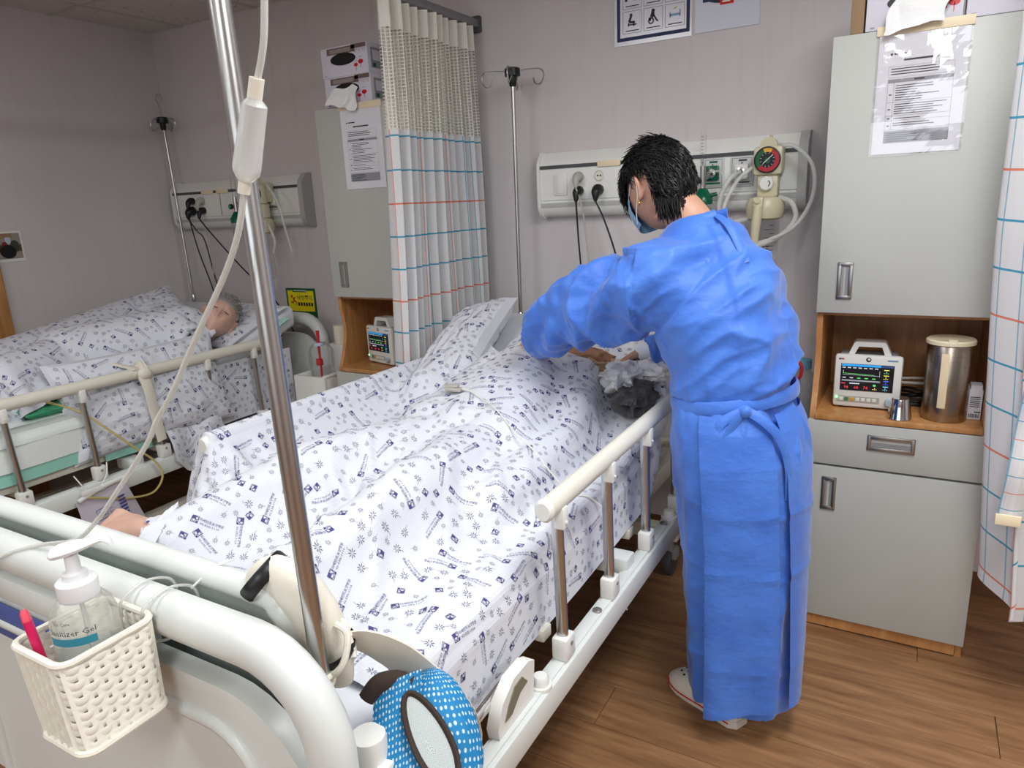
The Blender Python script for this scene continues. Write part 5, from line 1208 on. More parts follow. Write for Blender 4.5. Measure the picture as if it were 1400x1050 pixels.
# clogs
def clog(s, label):
    an = np.array((-0.33, 1.885, 0.0))+lN*s*0.085; R = frame3(dN+lN*0.15*s); c = an+dN*0.06
    T = lambda mb: mb.xf(R, c)
    rg = []
    for y, w_, h_ in ((-0.115, 0.022, 0.035), (-0.10, 0.035, 0.05), (-0.05, 0.041, 0.055), (0.0, 0.044, 0.075), (0.05, 0.051, 0.078), (0.09, 0.052, 0.066), (0.125, 0.043, 0.05), (0.145, 0.026, 0.036), (0.152, 0.008, 0.026)):
        rg.append([np.array((w_*cos(a)*(1 if sin(a) > 0 else 1.0), y, 0.02+(h_-0.02)*max(sin(a), 0)**0.8)) if sin(a) >= 0 else np.array((w_*cos(a), y, 0.02+0.004*sin(a))) for a in np.linspace(0, 2*pi, 21)[:-1]])
    o = part('clog', T(MB().rings(rg)), mat('clog_white', (226, 222, 214), 0.5), nurse, label)
    so = []
    for y, w_ in ((-0.118, 0.022), (-0.10, 0.038), (-0.05, 0.044), (0.0, 0.046), (0.05, 0.053), (0.09, 0.055), (0.125, 0.046), (0.148, 0.028), (0.157, 0.008)):
        so.append([np.array((w_*q, y, z)) for q, z in ((-1, 0.001), (1, 0.001), (1, 0.02), (0.95, 0.024), (-0.95, 0.024), (-1, 0.02))])
    part('sole', T(MB().rings(so)), mat('clog_sole', (216, 210, 200), 0.6), o)
    st = [(0.0475*1.0 if False else 0, 0, 0)]
    rim = [(w_*s2, y, 0.0165) for s2, seq in ((-1, ((-0.10, 0.039), (-0.05, 0.045), (0.0, 0.047), (0.05, 0.054), (0.09, 0.056), (0.125, 0.047), (0.148, 0.029))), (1, ((0.157, 0.002), (0.148, 0.029), (0.125, 0.047), (0.09, 0.056), (0.05, 0.054), (0.0, 0.047), (-0.05, 0.045), (-0.10, 0.039)))) for y, w_ in seq]
    part('red_stripe', T(MB().tube(rim, 0.0022, n=6, per=3)), M_RED, o)
    h = MB()
    for (x, y) in ((-0.02, 0.06), (0.0, 0.055), (0.02, 0.06), (-0.025, 0.085), (-0.008, 0.083), (0.01, 0.083), (0.026, 0.085), (-0.012, 0.108), (0.012, 0.108)):
        z = 0.02+(np.interp(y, [0.05, 0.09, 0.125], [0.058, 0.046, 0.03]))*math.sqrt(max(1-(x/0.052)**2, 0))**0.8
        h.ball((x, y, z), (0.0042, 0.0042, 0.003), 8, 6)
    part('vent_hole', T(h), M_BLACK, o, kind='stuff')
clog(1, 'white clog with a red stripe on the near foot'); clog(-1, 'white clog on the far foot')
for s in (1, -1):
    an = np.array((-0.33, 1.885, 0.0))+lN*s*0.085; part('trouser_cuff', MB().tube([an+zN*0.045+dN*0.012, an+zN*0.10, an+zN*0.30+np.array((0.01, -0.005, 0))], [0.046, 0.050, 0.060], n=18), mat('trouser_navy', (52, 62, 96), 0.8), nurse)
# gown
GOWN = NT('gown_blue')
_v = GOWN.coord('Object'); _n = GOWN.noise(_v, 7, 4); _f = GOWN.noise(_v, 420, 2)
GOWN.set(GOWN.b.inputs['Base Color'], GOWN.mix(GOWN.ramp(_n, 0.3, 0.7), srgb(50, 104, 200), srgb(68, 124, 218))); GOWN.b.inputs['Roughness'].default_value = 0.55; GOWN.b.inputs['Sheen Weight'].default_value = 0.25
_c = GOWN.noise(GOWN.mapping(_v, (10, 10, 16)), 1.0, 4, 0.55); GOWN.bump(GOWN.math('ADD', GOWN.math('MULTIPLY', _c, 1.0), GOWN.math('MULTIPLY', _f, 0.03)), 0.55, 0.012)
M_GOWN = GOWN.m
gown = MB()
spine = [((-0.345, 1.868, 0.085), 0.150, 0.142), ((-0.348, 1.868, 0.30), 0.158, 0.148), ((-0.358, 1.87, 0.60), 0.172, 0.156), ((-0.375, 1.872, 0.82), 0.186, 0.166), ((-0.388, 1.876, 0.92), 0.180, 0.158), ((-0.398, 1.88, 0.975), 0.162, 0.138), ((-0.405, 1.884, 1.02), 0.172, 0.146), ((-0.418, 1.89, 1.12), 0.186, 0.15), ((-0.452, 1.905, 1.23), 0.180, 0.140), ((-0.487, 1.918, 1.31), 0.160, 0.124), ((-0.505, 1.928, 1.365), 0.136, 0.104), ((-0.516, 1.937, 1.40), 0.108, 0.088), ((-0.522, 1.944, 1.422), 0.085, 0.076)]
rg = []; C_ = catmull([q[0] for q in spine], 4); A_ = catmull([(q[1], q[2], 0) for q in spine], 4)
for i, (c, ab) in enumerate(zip(C_, A_)):
    t_ = C_[min(i+1, len(C_)-1)]-C_[max(i-1, 0)]; t_ /= np.linalg.norm(t_)
    if c[2] < 1.0: t_ = zN
    ay = dN-t_*(dN@t_); ay /= np.linalg.norm(ay); ax = np.cross(ay, t_); ax = ax if ax@lN > 0 else -ax
    z = c[2]
    def fold(th, z=z):
        k = min(max((0.97-z)/0.9, 0), 1); g = math.exp(-((z-0.975)/0.07)**2)
        return k*(0.035*sin(5*th+0.8+1.3*k)+0.022*sin(9*th+2.1-2*k)+0.012*sin(14*th+z*3))+0.020*g*sin(17*th)+0.012*g*sin(29*th+1)+(0.012*sin(6*th+4*z) if z > 1.02 and z < 1.33 else 0)
    rg.append(bezier_ring(c, ax, ay, ab[0], ab[1], 72, fold))
gown.rings(rg)
cu = WL+(EL-WL)*0.10
gown.tube([(-0.50, 1.90, 1.30), SL+np.array((0.02, 0.01, -0.03)), (SL+EL)/2+np.array((-0.01, 0, -0.02)), EL+np.array((0.0, -0.005, -0.005)), EL*0.62+WL*0.38+np.array((0, 0, -0.012)), cu], [0.105, 0.115, 0.106, 0.080, 0.066, 0.042], n=28, per=6)
gown.tube([(-0.48, 1.95, 1.30), SR+np.array((0, 0, -0.03)), (SR+ER)/2, ER, ER*0.5+WR*0.5, WR+(ER-WR)*0.12], [0.085, 0.075, 0.074, 0.068, 0.058, 0.038], n=24, per=6)
def gown_post(o, off):
    me = o.data; n = len(me.vertices); co = np.empty(n*3); me.vertices.foreach_get('co', co); co = co.reshape(-1, 3); no = np.empty(n*3); me.vertices.foreach_get('normal', no); no = no.reshape(-1, 3)
    ax = EL-SL; axn = ax/np.linalg.norm(ax); fx = EL-WL
    d = np.zeros(n)
    for i in range(n):
        p = co[i]+off; q = Vector(p)
        # drag folds: stretched along the arm on the sleeve, along the drop on the skirt, oblique on the back
        if p[0] < -0.62 and p[2] < 1.36:
            a = (p-SL)@axn; r_ = p-SL-axn*a; s1 = mnoise.noise(Vector((a*10+r_[2]*9, r_[1]*6, r_[2]*10))); s2 = mnoise.noise(Vector((a*26, r_[2]*20+3, r_[1]*18)))
            d[i] = 0.034*(0.5-abs(s1)*1.9)+0.011*(0.5-abs(s2)*1.6)
        elif p[2] > 0.985:
            w1 = p@np.array((0.75, 0.25, 0.62)); w2 = p@np.array((-0.6, 0.1, 0.78)); w3 = p@np.array((0.2, 0.95, 0.0))
            s1 = mnoise.noise(Vector((w1*3.2, w2*11, w3*5))); s2 = mnoise.noise(Vector((w1*6+7, w2*22, w3*9)))
            d[i] = (0.026*(0.5-abs(s1)*1.8)+0.008*(0.5-abs(s2)*1.6))*min(1, max(0, (1.43-p[2])/0.08))
        else:
            s1 = mnoise.noise(Vector((p[0]*11, p[1]*11, p[2]*1.6))); s2 = mnoise.noise(Vector((p[0]*9+5, p[1]*9, p[2]*7)))
            d[i] = 0.018*(0.5-abs(s1)*1.6)+0.007*(0.5-abs(s2)*1.6)
            for zc in (0.235, 0.52, 0.70):
                d[i] += 0.004*math.exp(-abs(p[2]-zc-0.02*sin(p[0]*9))/0.012)
    for i in range(n):
        p = co[i]+off
        if p[2] > 0.99 and p[2] < 1.42 and p[0] > -0.62:
            c = np.array((np.interp(p[2], [0.97, 1.12, 1.23, 1.31, 1.42], [-0.398, -0.418, -0.445, -0.472, -0.522]), np.interp(p[2], [0.97, 1.12, 1.23, 1.31, 1.42], [1.88, 1.89, 1.905, 1.92, 1.944])))
            q = p[:2]-c; th = math.degrees(math.atan2(q@dN[:2], q@lN[:2])); e = -66+(1.42-p[2])*24
            d[i] += 0.007/(1+math.exp((th-e)/0.9))*(1 if th > -125 else 0)
        a = (p-SL)@axn
        if p[0] < -0.55 and p[2] > 1.1 and p[1] < 1.95: d[i] += 0.005*math.exp(-((a-0.03)/0.006)**2)
    co = co+no*d[:, None]; me.vertices.foreach_set('co', co.ravel())
    bm = bmesh.new(); bm.from_mesh(me); kill = [f for f in bm.faces if f.normal.z < -0.6 and f.calc_center_median().z+off[2] < 0.11]; bmesh.ops.delete(bm, geom=kill, context='FACES'); bm.to_mesh(me); bm.free(); me.update()
gw = remesh('gown', gown, M_GOWN, nurse, 0.0058, 3, gown_post)
# overlapping back panel of the gown, from belt to hem
def skirt_pt(th, z, out):
    zs = [q[0][2] for q in spine[:6]]; c = np.array([np.interp(z, zs, [q[0][k] for q in spine[:6]]) for k in (0, 1)]); a = np.interp(z, zs, [q[1] for q in spine[:6]]); b = np.interp(z, zs, [q[2] for q in spine[:6]])
    k = min(max((0.97-z)/0.9, 0), 1); f = 1+k*(0.035*sin(5*th+0.8+1.3*k)+0.022*sin(9*th+2.1-2*k)+0.012*sin(14*th+z*3))
    return np.array((*(c+lN[:2]*(a*f+out)*cos(th)+dN[:2]*(b*f+out)*sin(th)), z))
def flap(th0, th1, z0, z1, out, lean, dz):
    G = []
    for z in np.linspace(z0, z1, 40):
        k = (z1-z)/(z1-z0); row = []
        for q in np.linspace(0, 1, 26):
            th = th0+(th1-th0)*q+lean*k*(1-q)
            p = skirt_pt(th, z, out*(0.35+0.65*k)+0.016*k*(1-q)**2+0.006*sin(7*q+2*z)*k)
            p[2] = z-dz*k*(1-q)+0.004*sin(60*z)*0
            row.append(p+np.array((0, 0, 0)))
        G.append(row)
    G = np.array(G); N = grid_normals(G)
    for zc in (0.245, 0.53, 0.70): G = G+N*(0.0035*np.exp(-np.abs(G[..., 2:3]-zc)/0.01))
    B = G+N*0.0012
    return MB().grid(G).grid(B)
part('back_panel', flap(radians(-22), radians(-80), 0.13, 0.955, 0.022, radians(4), 0.05), M_GOWN, nurse, sharp=None)
part('back_panel', flap(radians(-88), radians(-165), 0.125, 0.955, 0.016, radians(-5), 0.0), M_GOWN, nurse, sharp=None)
# belt with a bow loop at the back, neck ties
bl = MB()
for dzz in (0.0,):
    ring = []
    for k in range(56):
        th = 2*pi*k/56; c = np.array((-0.398, 1.88, 0.978)); p = c+lN*(0.171*cos(th))+dN*(0.148*sin(th)); p[2] = 0.978+0.02*cos(th+2.4); ring.append(p)
    bl.tube(ring, 0.019, n=10, closed=True, smooth=False, flat=0.25, up=(0, 0, 1))
belt = part('belt', bl, M_GOWN, nurse)
kn = np.array((-0.398, 1.88, 0.975))+lN*0.171*cos(radians(-62))*1.06+dN*0.15*sin(radians(-62))*1.06
cdir = np.array((0.23, -0.97, 0)); ex = np.array((0.97, 0.23, 0))
kp = lambda a, b, c=0: kn+ex*a+zN*b+cdir*c
part('belt_bow', MB().tube([kp(0, 0), kp(-0.055, -0.03, 0.012), kp(-0.075, -0.09, 0.012), kp(-0.07, -0.15, 0.01), kp(-0.052, -0.172, 0.01), kp(-0.04, -0.14, 0.014), kp(-0.045, -0.08, 0.018), kp(-0.02, -0.02, 0.016), kp(0, 0, 0.006)], 0.012, n=8, flat=0.2, up=(0.97, 0.23, 0)).tube([kp(0.0, 0), kp(0.04, -0.02, 0.008), kp(0.085, -0.07, 0.0), kp(0.11, -0.15, -0.015), kp(0.115, -0.24, -0.025)], 0.012, n=8, flat=0.2, up=(0.97, 0.23, 0)).ball(kp(0, 0, 0.008), (0.016, 0.014, 0.016), 12, 8), M_GOWN, belt)
nb = np.array((-0.50, 1.915, 1.437))
part('neck_tie', MB().tube([(-0.61, 1.90, 1.385), (-0.578, 1.87, 1.405), (-0.53, 1.858, 1.425), (-0.485, 1.872, 1.44), (-0.46, 1.888, 1.448)], 0.013, n=8, flat=0.3, up=(0, 0, 1)).tube([(-0.465, 1.888, 1.446), (-0.43, 1.88, 1.45)], [0.008, 0.013], n=8, flat=0.25, smooth=False).tube([(-0.455, 1.882, 1.446), (-0.42, 1.855, 1.42), (-0.39, 1.835, 1.375), (-0.365, 1.82, 1.33)], 0.010, n=8, flat=0.2, up=(0.97, 0.23, 0)).tube([(-0.515, 1.855, 1.43), (-0.497, 1.835, 1.39), (-0.455, 1.80, 1.33), (-0.40, 1.765, 1.22)], [0.016, 0.012, 0.008, 0.005], n=8, flat=0.2, up=(0.97, 0.23, 0)), M_GOWN, nurse)
# hair: shell plus strands
hs = MB(); rg = []
RAD = np.array((0.086, 0.106, 0.121))
for i in range(33):
    a = -pi/2+pi*i/32; a = max(min(a, pi/2-0.03), -pi/2+0.03); row = []
    for k in range(48):
        b = 2*pi*k/48; v = np.array((cos(a)*cos(b), cos(a)*sin(b), sin(a)))
        cut = 0.34 if v[1] > 0.35 else (0.24+0.3*max(v[1]+0.1, 0) if abs(v[0]) > 0.45 and v[1] > -0.45 else -0.62)
        r_ = RAD*(1+0.08*fnoise(v, 3.1)+0.07*fnoise(v+3, 7)) if v[2] > cut else np.array((0.055, 0.07, 0.085))
        if v[2] > 0.1 and v[1] > 0.3: r_ = r_*(1+0.10*v[1])
        if v[1] < 0 and v[2] < -0.2: r_ = r_*np.array((0.86, 0.80, 0.95))
        row.append(HC+RH@(v*r_+np.array((0, -0.006, 0.008))))
    rg.append(row)
hs.rings(rg); hair = remesh('hair', hs, M_HAIR, nurse, 0.005, 2)
def locks(n, seed, L0, accept, flow, r, lift):
    rr = np.random.default_rng(seed); mb = MB(); k = 0
    while k < n:
        v = rr.standard_normal(3); v /= np.linalg.norm(v)
        if not accept(v): continue
        k += 1; pts = []; L = L0*rr.uniform(0.6, 1.3); ph = rr.uniform(0, 6.28); w0 = rr.uniform(0.5, 1.1); h = rr.uniform(0.99, 1.05); out = rr.uniform(0.3, 1.0)*lift
        for q in range(6):
            pts.append(HC+RH@(v*RAD*(h+out*(q/5)**1.5)+np.array((0, -0.006, 0.008))))
            f = np.array(flow(v)); t_ = f-v*(f@v); t_ /= np.linalg.norm(t_)+1e-9; s_ = np.cross(v, t_)
            v = v+(t_+s_*w0*sin(ph+q*2.0))*L/0.105/5; v /= np.linalg.norm(v)
        mb.tube(pts, [r*0.8, r*1.2, r, r*0.3], n=4, per=2)
    return mb
top_ok = lambda v: v[2] > (0.40 if v[1] > 0.3 else (0.38 if abs(v[0]) > 0.42 and v[1] > -0.45 else -0.25))
part('hair_locks', locks(1900, 4, 0.055, top_ok, lambda v: (v[0]*0.6, -0.9+1.1*max(v[1], 0), -0.75), 0.0019, 0.11), M_HAIR, hair, kind='stuff', sharp=None)
part('fringe_curls', locks(330, 5, 0.07, lambda v: v[1] > 0.35 and 0.3 < v[2] < 0.9, lambda v: (v[0]*0.8, 0.8, -0.3), 0.0016, 0.22), M_HAIR, hair, kind='stuff', sharp=None)
part('top_curls', locks(300, 6, 0.045, lambda v: v[2] > 0.35 and (v[1] > 0.0 or v[2] > 0.75), lambda v: (0.6*v[0]+0.3, 0.5, 0.2), 0.0016, 0.2), M_HAIR, hair, kind='stuff', sharp=None)
nm = MB(); rr = np.random.default_rng(9)
for k in range(620):
    th = rr.uniform(pi*1.16, pi*1.84); z0 = rr.uniform(-0.088, 0.0); v = np.array((0.076*cos(th), 0.092*sin(th)-0.005, z0)); v2 = np.array((0.066*cos(th)+rr.uniform(-0.01, 0.01), 0.076*sin(th)+rr.uniform(-0.004, 0.004), z0-rr.uniform(0.025, 0.055)))
    nm.tube([HC+RH@v, HC+RH@((v+v2)/2*1.03), HC+RH@v2], [0.002, 0.0018, 0.0006], n=4, per=2)
part('nape_strands', nm, M_HAIR, hair, kind='stuff', sharp=None)
# mask, straps, earring
mk = []
for z in np.linspace(-0.092, 0.006, 12):
    row = []
    for a in np.linspace(-1.15, 1.15, 22):
        k = (z+0.043)/0.05; rx = 0.070-0.006*k*k-0.012*max(-k, 0); bul = 0.112-0.012*k*k+0.008*max(0, 1-abs(a)*1.4)
        row.append(HC+RH@np.array((rx*sin(a)*1.06, bul*cos(a)**0.8*0.98+0.0015*sin(z*380), z-0.012*abs(sin(a))*0+0.010*(1-cos(a)))))
    mk.append(row)
mask = part('face_mask', MB().grid(np.array(mk)), mat('mask_blue', (148, 190, 222), 0.8), nurse, 'pale blue pleated face mask', sharp=None)
st = MB()
for s in (-1, 1):
    a = HC+RH@np.array((s*0.068, 0.045, 0.0)); b = HC+RH@np.array((s*0.066, 0.045, -0.085)); e1 = HC+RH@np.array((s*0.084, 0.002, 0.024)); e2 = HC+RH@np.array((s*0.086, -0.008, -0.03)); e0 = HC+RH@np.array((s*0.093, -0.026, 0.006))
    st.tube([a, (a+e1)/2, e1, e0, e2, (b+e2)/2+RH@np.array((s*0.004, 0, 0)), b], 0.0016, n=6, per=5)
part('ear_loops', st, M_WHITE, mask)
er = HC+RH@np.array((0.084, -0.008, -0.040)); part('earring', MB().ball(er, 0.0035).tube([er, er+np.array((0.002, -0.002, -0.008)), er+np.array((0, 0, -0.012))], 0.0015), mat('gold', (216, 164, 60), 0.25, metal=1.0), nurse)
M_GLOVE = mat('glove_clear', (236, 238, 242), 0.35, alpha=0.35)
part('inner_cuff', MB().tube([WR+(ER-WR)*0.16, WR+(ER-WR)*0.02, WR-(ER-WR)*0.06], [0.036, 0.034, 0.031], n=18, smooth=False), mat('cuff_white', (226, 230, 238), 0.8), nurse)

# ------------------------------------------------------------------ patients
def foot_mb(heel, toe, up, s=1.0):
    heel = np.array(heel, float); toe = np.array(toe, float); d = toe-heel; L = np.linalg.norm(d); d /= L; up = np.array(up, float); up -= d*(up@d); up /= np.linalg.norm(up); w_ = np.cross(d, up)
    mb = MB(); rg = []
    for q, hw, hu, cu in ((-0.02, 0.012, 0.012, 0.0), (0.0, 0.026, 0.028, 0.004), (0.2, 0.031, 0.036, 0.014), (0.45, 0.035, 0.030, 0.014), (0.7, 0.042, 0.020, 0.006), (0.84, 0.042, 0.014, 0.002), (0.9, 0.036, 0.009, 0.0)):
        rg.append([heel+d*q*L+(cos(2*pi*k/14)*w_*hw+up*(sin(2*pi*k/14)*hu+cu))*s for k in range(14)])
    mb.rings(rg)
    for o, r, l in ((0.030, 0.012, 0.16), (0.012, 0.009, 0.15), (-0.004, 0.0085, 0.13), (-0.018, 0.008, 0.11), (-0.031, 0.0075, 0.085)):
        mb.tube([heel+d*L*0.82+w_*o, heel+d*L*(0.86+l*0.5)+w_*o+up*0.003, heel+d*L*(0.86+l)+w_*o], [r, r, r*0.8], n=10, per=3)
    return mb
def limb(mb, pts, rr): mb.tube(pts, rr, n=14, per=4)
pat1 = thing('person', 'patient lying on the main bed under the printed sheet with one bare foot out', 'person', (-1.13, 1.6, 0.735))
b = MB(); h1 = head_mb(40, 30); RP = frame3((0.10, -0.25, 0.95), (0.0, 1.0, 0.25)); h1.xf(RP, (-1.07, 2.43, 1.05)); b.merge(h1)
limb(b, [(-1.08, 2.38, 1.0), (-1.1, 2.27, 0.96), (-1.12, 2.2, 0.94)], [0.052, 0.05, 0.06])
rg = []
for (x, y, z, a_, c_) in ((-1.12, 2.22, 0.92, 0.10, 0.06), (-1.12, 2.16, 0.91, 0.18, 0.085), (-1.13, 2.0, 0.88, 0.17, 0.105), (-1.13, 1.82, 0.84, 0.15, 0.10), (-1.13, 1.65, 0.82, 0.165, 0.095), (-1.13, 1.56, 0.80, 0.15, 0.07)):
    rg.append([np.array((x+a_*cos(t), y, z+c_*sin(t))) for t in np.linspace(0, 2*pi, 25)[:-1]])
b.rings(rg)
limb(b, [(-1.20, 1.62, 0.80), (-1.27, 1.4, 0.82), (-1.33, 1.20, 0.84)], [0.085, 0.075, 0.058]); limb(b, [(-1.33, 1.20, 0.84), (-1.38, 1.05, 0.82), (-1.435, 0.90, 0.785)], [0.058, 0.052, 0.034])
limb(b, [(-1.05, 1.62, 0.80), (-1.02, 1.4, 0.81), (-1.00, 1.18, 0.82)], [0.085, 0.075, 0.058]); limb(b, [(-1.00, 1.18, 0.82), (-1.02, 1.0, 0.80), (-1.03, 0.80, 0.785)], [0.058, 0.052, 0.034])
b.merge(foot_mb((-1.405, 0.872, 0.775), (-1.655, 0.868, 0.80), (0.1, -0.25, 1))); b.merge(foot_mb((-1.03, 0.80, 0.77), (-0.87, 0.70, 0.80), (0, 0.2, 1)))
for s, xs in ((-1, -1.34), (1, -0.90)):
    limb(b, [(-1.13+s*0.16, 2.10, 0.905), (xs, 1.95, 0.855), (xs-s*0.02 if s > 0 else xs-0.01, 1.80, 0.815)], [0.048, 0.042, 0.036])
limb(b, [(-1.35, 1.80, 0.815), (-1.27, 1.74, 0.85), (-1.21, 1.71, 0.875)], [0.036, 0.032, 0.024]); b.merge(hand_mb((-1.21, 1.71, 0.875), (0.9, -0.2, 0.12), (0, 0, -1), 1, 0.2))
limb(b, [(-0.88, 1.80, 0.81), (-0.88, 1.68, 0.78), (-0.88, 1.58, 0.765)], [0.036, 0.032, 0.024]); b.merge(hand_mb((-0.88, 1.58, 0.765), (0, -1, -0.02), (0, 0, -1), -1, 0.3))
remesh('body', b, M_SKIN2, pat1, 0.005, 2)
hh = MB(); hh.ball(np.array((-1.07, 2.43, 1.05))+RP@np.array((0, -0.022, 0.018)), (0.082, 0.096, 0.115), 30, 20, RP); part('hair', hh, M_HAIRG, pat1, sharp=None)

pat2 = thing('person', 'patient lying on the left bed with the head towards the locker', 'person', (-3.1, 1.7, 0.735))
HC2 = np.array((-2.90, 2.22, 1.025)); R2 = frame3((0.72, -0.42, 0.42), (-0.25, 0.85, 0.45))
b = MB(); h2 = head_mb(56, 40); h2.xf(R2, HC2); b.merge(h2)
limb(b, [tuple(HC2+R2@np.array((0, -0.03, -0.06))), (-2.97, 2.10, 0.96), (-3.02, 2.02, 0.93)], [0.052, 0.05, 0.07])
limb(b, [(-3.03, 2.05, 0.93), (-3.10, 1.85, 0.90), (-3.13, 1.62, 0.88)], [0.12, 0.125, 0.12])
limb(b, [(-3.13, 1.62, 0.88), (-3.0, 1.40, 0.90), (-2.99, 1.28, 0.90)], [0.10, 0.075, 0.06]); limb(b, [(-2.99, 1.28, 0.90), (-3.12, 1.1, 0.82), (-3.25, 0.95, 0.79)], [0.058, 0.05, 0.035])
limb(b, [(-3.18, 1.60, 0.84), (-3.2, 1.3, 0.83), (-3.2, 1.05, 0.79)], [0.09, 0.06, 0.035])
b.merge(foot_mb((-3.26, 0.92, 0.775), (-3.12, 0.80, 0.80), (0, 0, 1)))
limb(b, [(-3.0, 2.0, 0.97), (-3.02, 1.80, 0.95), (-2.99, 1.62, 0.90)], [0.05, 0.042, 0.034]); b.merge(hand_mb((-2.99, 1.62, 0.90), (0.4, -0.6, -0.3), (0, 0, -1), 1, 0.4))
remesh('body', b, M_SKIN2, pat2, 0.005, 2)
hh = MB(); rg = []
for i in range(25):
    a = -pi/2+pi*i/24; a = max(min(a, pi/2-0.03), -pi/2+0.03); row = []
    for k in range(40):
        v = np.array((cos(a)*cos(2*pi*k/40), cos(a)*sin(2*pi*k/40), sin(a))); cut = 0.42 if v[1] > 0.2 else (0.25 if abs(v[0]) > 0.5 and v[1] > -0.4 else -0.6)
        row.append(HC2+R2@(v*(np.array((0.082, 0.103, 0.125))*(1+0.03*fnoise(v, 6)) if v[2] > cut else np.array((0.06, 0.07, 0.09)))))
    rg.append(row)
hh.rings(rg); hr2 = part('hair', hh, M_HAIRG, pat2, sharp=None)
curls(HC2+R2@np.array((0, -0.004, 0.004)), R2, 900, 0.022, np.array((0.082, 0.103, 0.125)), lambda v: v[2] > (0.45 if v[1] > 0.2 else (0.3 if abs(v[0]) > 0.5 and v[1] > -0.4 else -0.4)), 14, M_HAIRG, hr2, 0.0013, 0.5, 0.1)
ey = MB()
for s in (-1, 1): ey.tube([HC2+R2@np.array((s*0.018, 0.094, 0.011)), HC2+R2@np.array((s*0.029, 0.0925, 0.009)), HC2+R2@np.array((s*0.040, 0.085, 0.011))], 0.0018, n=6)
part('closed_eyelashes', ey, M_INK, pat2)

# ------------------------------------------------------------------ pillows
def pillow(name, c, R, w_, d, h, label, seed, group='printed pillows', m=None, printed=True, cat='pillow', npx=0.012, crease=1.0):
    a, b_ = max(int(w_/npx), 8), max(int(d/npx), 8); R = np.array(R); c = np.array(c, float)
    def side(sg):
        G = np.zeros((b_+1, a+1, 3))
        for i in range(b_+1):
            v = -1+2*i/b_
            for j in range(a+1):
                u = -1+2*j/a; e = (max(1-abs(u)**2.6, 0)*max(1-abs(v)**2.6, 0))**0.5
                px = u*w_/2*(1-0.07*(1-v*v)*abs(u)); py = v*d/2*(1-0.07*(1-u*u)*abs(v))
                wr = crease*0.010*(0.5-abs(mnoise.noise(Vector((u*3.1+seed, v*2.2, sg)))*1.6))*(1-0.4*e)+crease*0.004*mnoise.noise(Vector((u*7, v*7+seed, sg)))
                G[i, j] = c+R@np.array((px, py, sg*(h/2*e+wr*min(1, e*3))))
        return G
    T, B = side(1), side(-1); mb = MB().grid(T).grid(B[:, ::-1])
    t = thing(name, label, cat, tuple(c), group); part('fabric', mb, m or M_LINEN, t, sharp=None, fix=False)
    if printed:
        linen_print(T, w_/a, d/b_, seed, t, lift=0.0012); linen_print(B[:, ::-1], w_/a, d/b_, seed+1, t, lift=0.0012)
    return t
pillow('pillow', (-1.52, 2.27, 0.975), rotm(0.34, -0.25, 0.10), 0.27, 0.64, 0.15, 'long printed pillow rising to a point against the main bed side rail', 21)
pillow('pillow', (-1.10, 2.44, 0.985), rotm(0.34, 0, 0), 0.56, 0.40, 0.10, 'printed pillow under the main bed patient head', 23)
pillow('pillow', (-3.08, 2.36, 0.965), rotm(0.34, 0, 0.0), 0.58, 0.42, 0.10, 'printed pillow under the left bed patient head', 25)
pillow('body_pillow', (-2.80, 1.74, 0.785), rotm(0.10, 1.32, 0), 0.41, 0.72, 0.15, 'printed body pillow tied against the left bed side rail', 27)
pillow('pillow', (-3.50, 2.10, 0.975), rotm(0.30, 0.5, -0.12), 0.34, 0.70, 0.15, 'printed pillow behind the left bed patient along the wall', 29)
pillow('pillow', (-3.565, 2.33, 1.01), rotm(0.35, 0.5, -0.1), 0.30, 0.30, 0.06, 'teal pillow corner behind the left bed patient', 31, m=mat('teal_fabric', (0, 108, 118), 0.7), printed=False)
pillow('pillow', (-2.875, 2.30, 0.855), rotm(0.34, 0.25, 0.08), 0.16, 0.42, 0.08, 'small cream patterned cushion beside the left bed rail', 33, m=mat('cream_fabric', (226, 218, 188), 0.85, noise=0.14, nscale=120), printed=False)

# ------------------------------------------------------------------ left bed sheet and pads
CX2, DY2 = BX-2.12, -0.06
def H_left(X, Y):
    h = bed_top(X, Y, CX2, DY2)
    for q in (((-3.0, 2.08, 0.95), (-3.13, 1.62, 0.92), 0.15, 0.15), ((-3.13, 1.62, 0.92), (-3.0, 1.30, 0.93), 0.12, 0.09), ((-3.0, 1.30, 0.92), (-3.25, 0.95, 0.80), 0.085, 0.06), ((-3.2, 1.6, 0.86), (-3.2, 1.0, 0.80), 0.11, 0.06),
              ((-3.5, 1.80, 0.93), (-3.55, 2.38, 1.06), 0.12, 0.08), ((-2.89, 1.40, 0.80), (-2.88, 2.05, 0.84), 0.09, 0.09), ((-3.48, 1.2, 0.86), (-3.5, 1.8, 0.93), 0.10, 0.12)):
        h = np.maximum(h, cap_h(X, Y, *q))
    return h
def clamp_left(Q):
    Q[..., 0] = np.minimum(Q[..., 0], np.where(Q[..., 2] < 0.93, -2.765, -2.70)); Q[..., 0] = np.maximum(Q[..., 0], -3.95)
nu2, nv2, sp2 = 62, 78, 0.020
uu2, vv2 = np.meshgrid(np.arange(nu2), np.arange(nv2))
G2 = np.stack([-3.74+uu2*sp2*0.80, 0.66+vv2*sp2*0.965+0.06*(1-uu2/nu2), 1.16+0.10*np.clip((vv2*sp2-0.8), 0, 1)*0.6+0.015*np.sin(uu2*0.5+vv2*0.2)+0.01*np.sin(vv2*0.45)+0.003*RNG.standard_normal(uu2.shape)], -1)
iv2 = np.arange(nv2); pins2 = [(iv2, np.full(nv2, 1), np.stack([np.full(nv2, -3.70), G2[:, 1, 1], 0.75+np.maximum(G2[:, 1, 1]-1.78, 0)*0.354], -1), 2.0)]
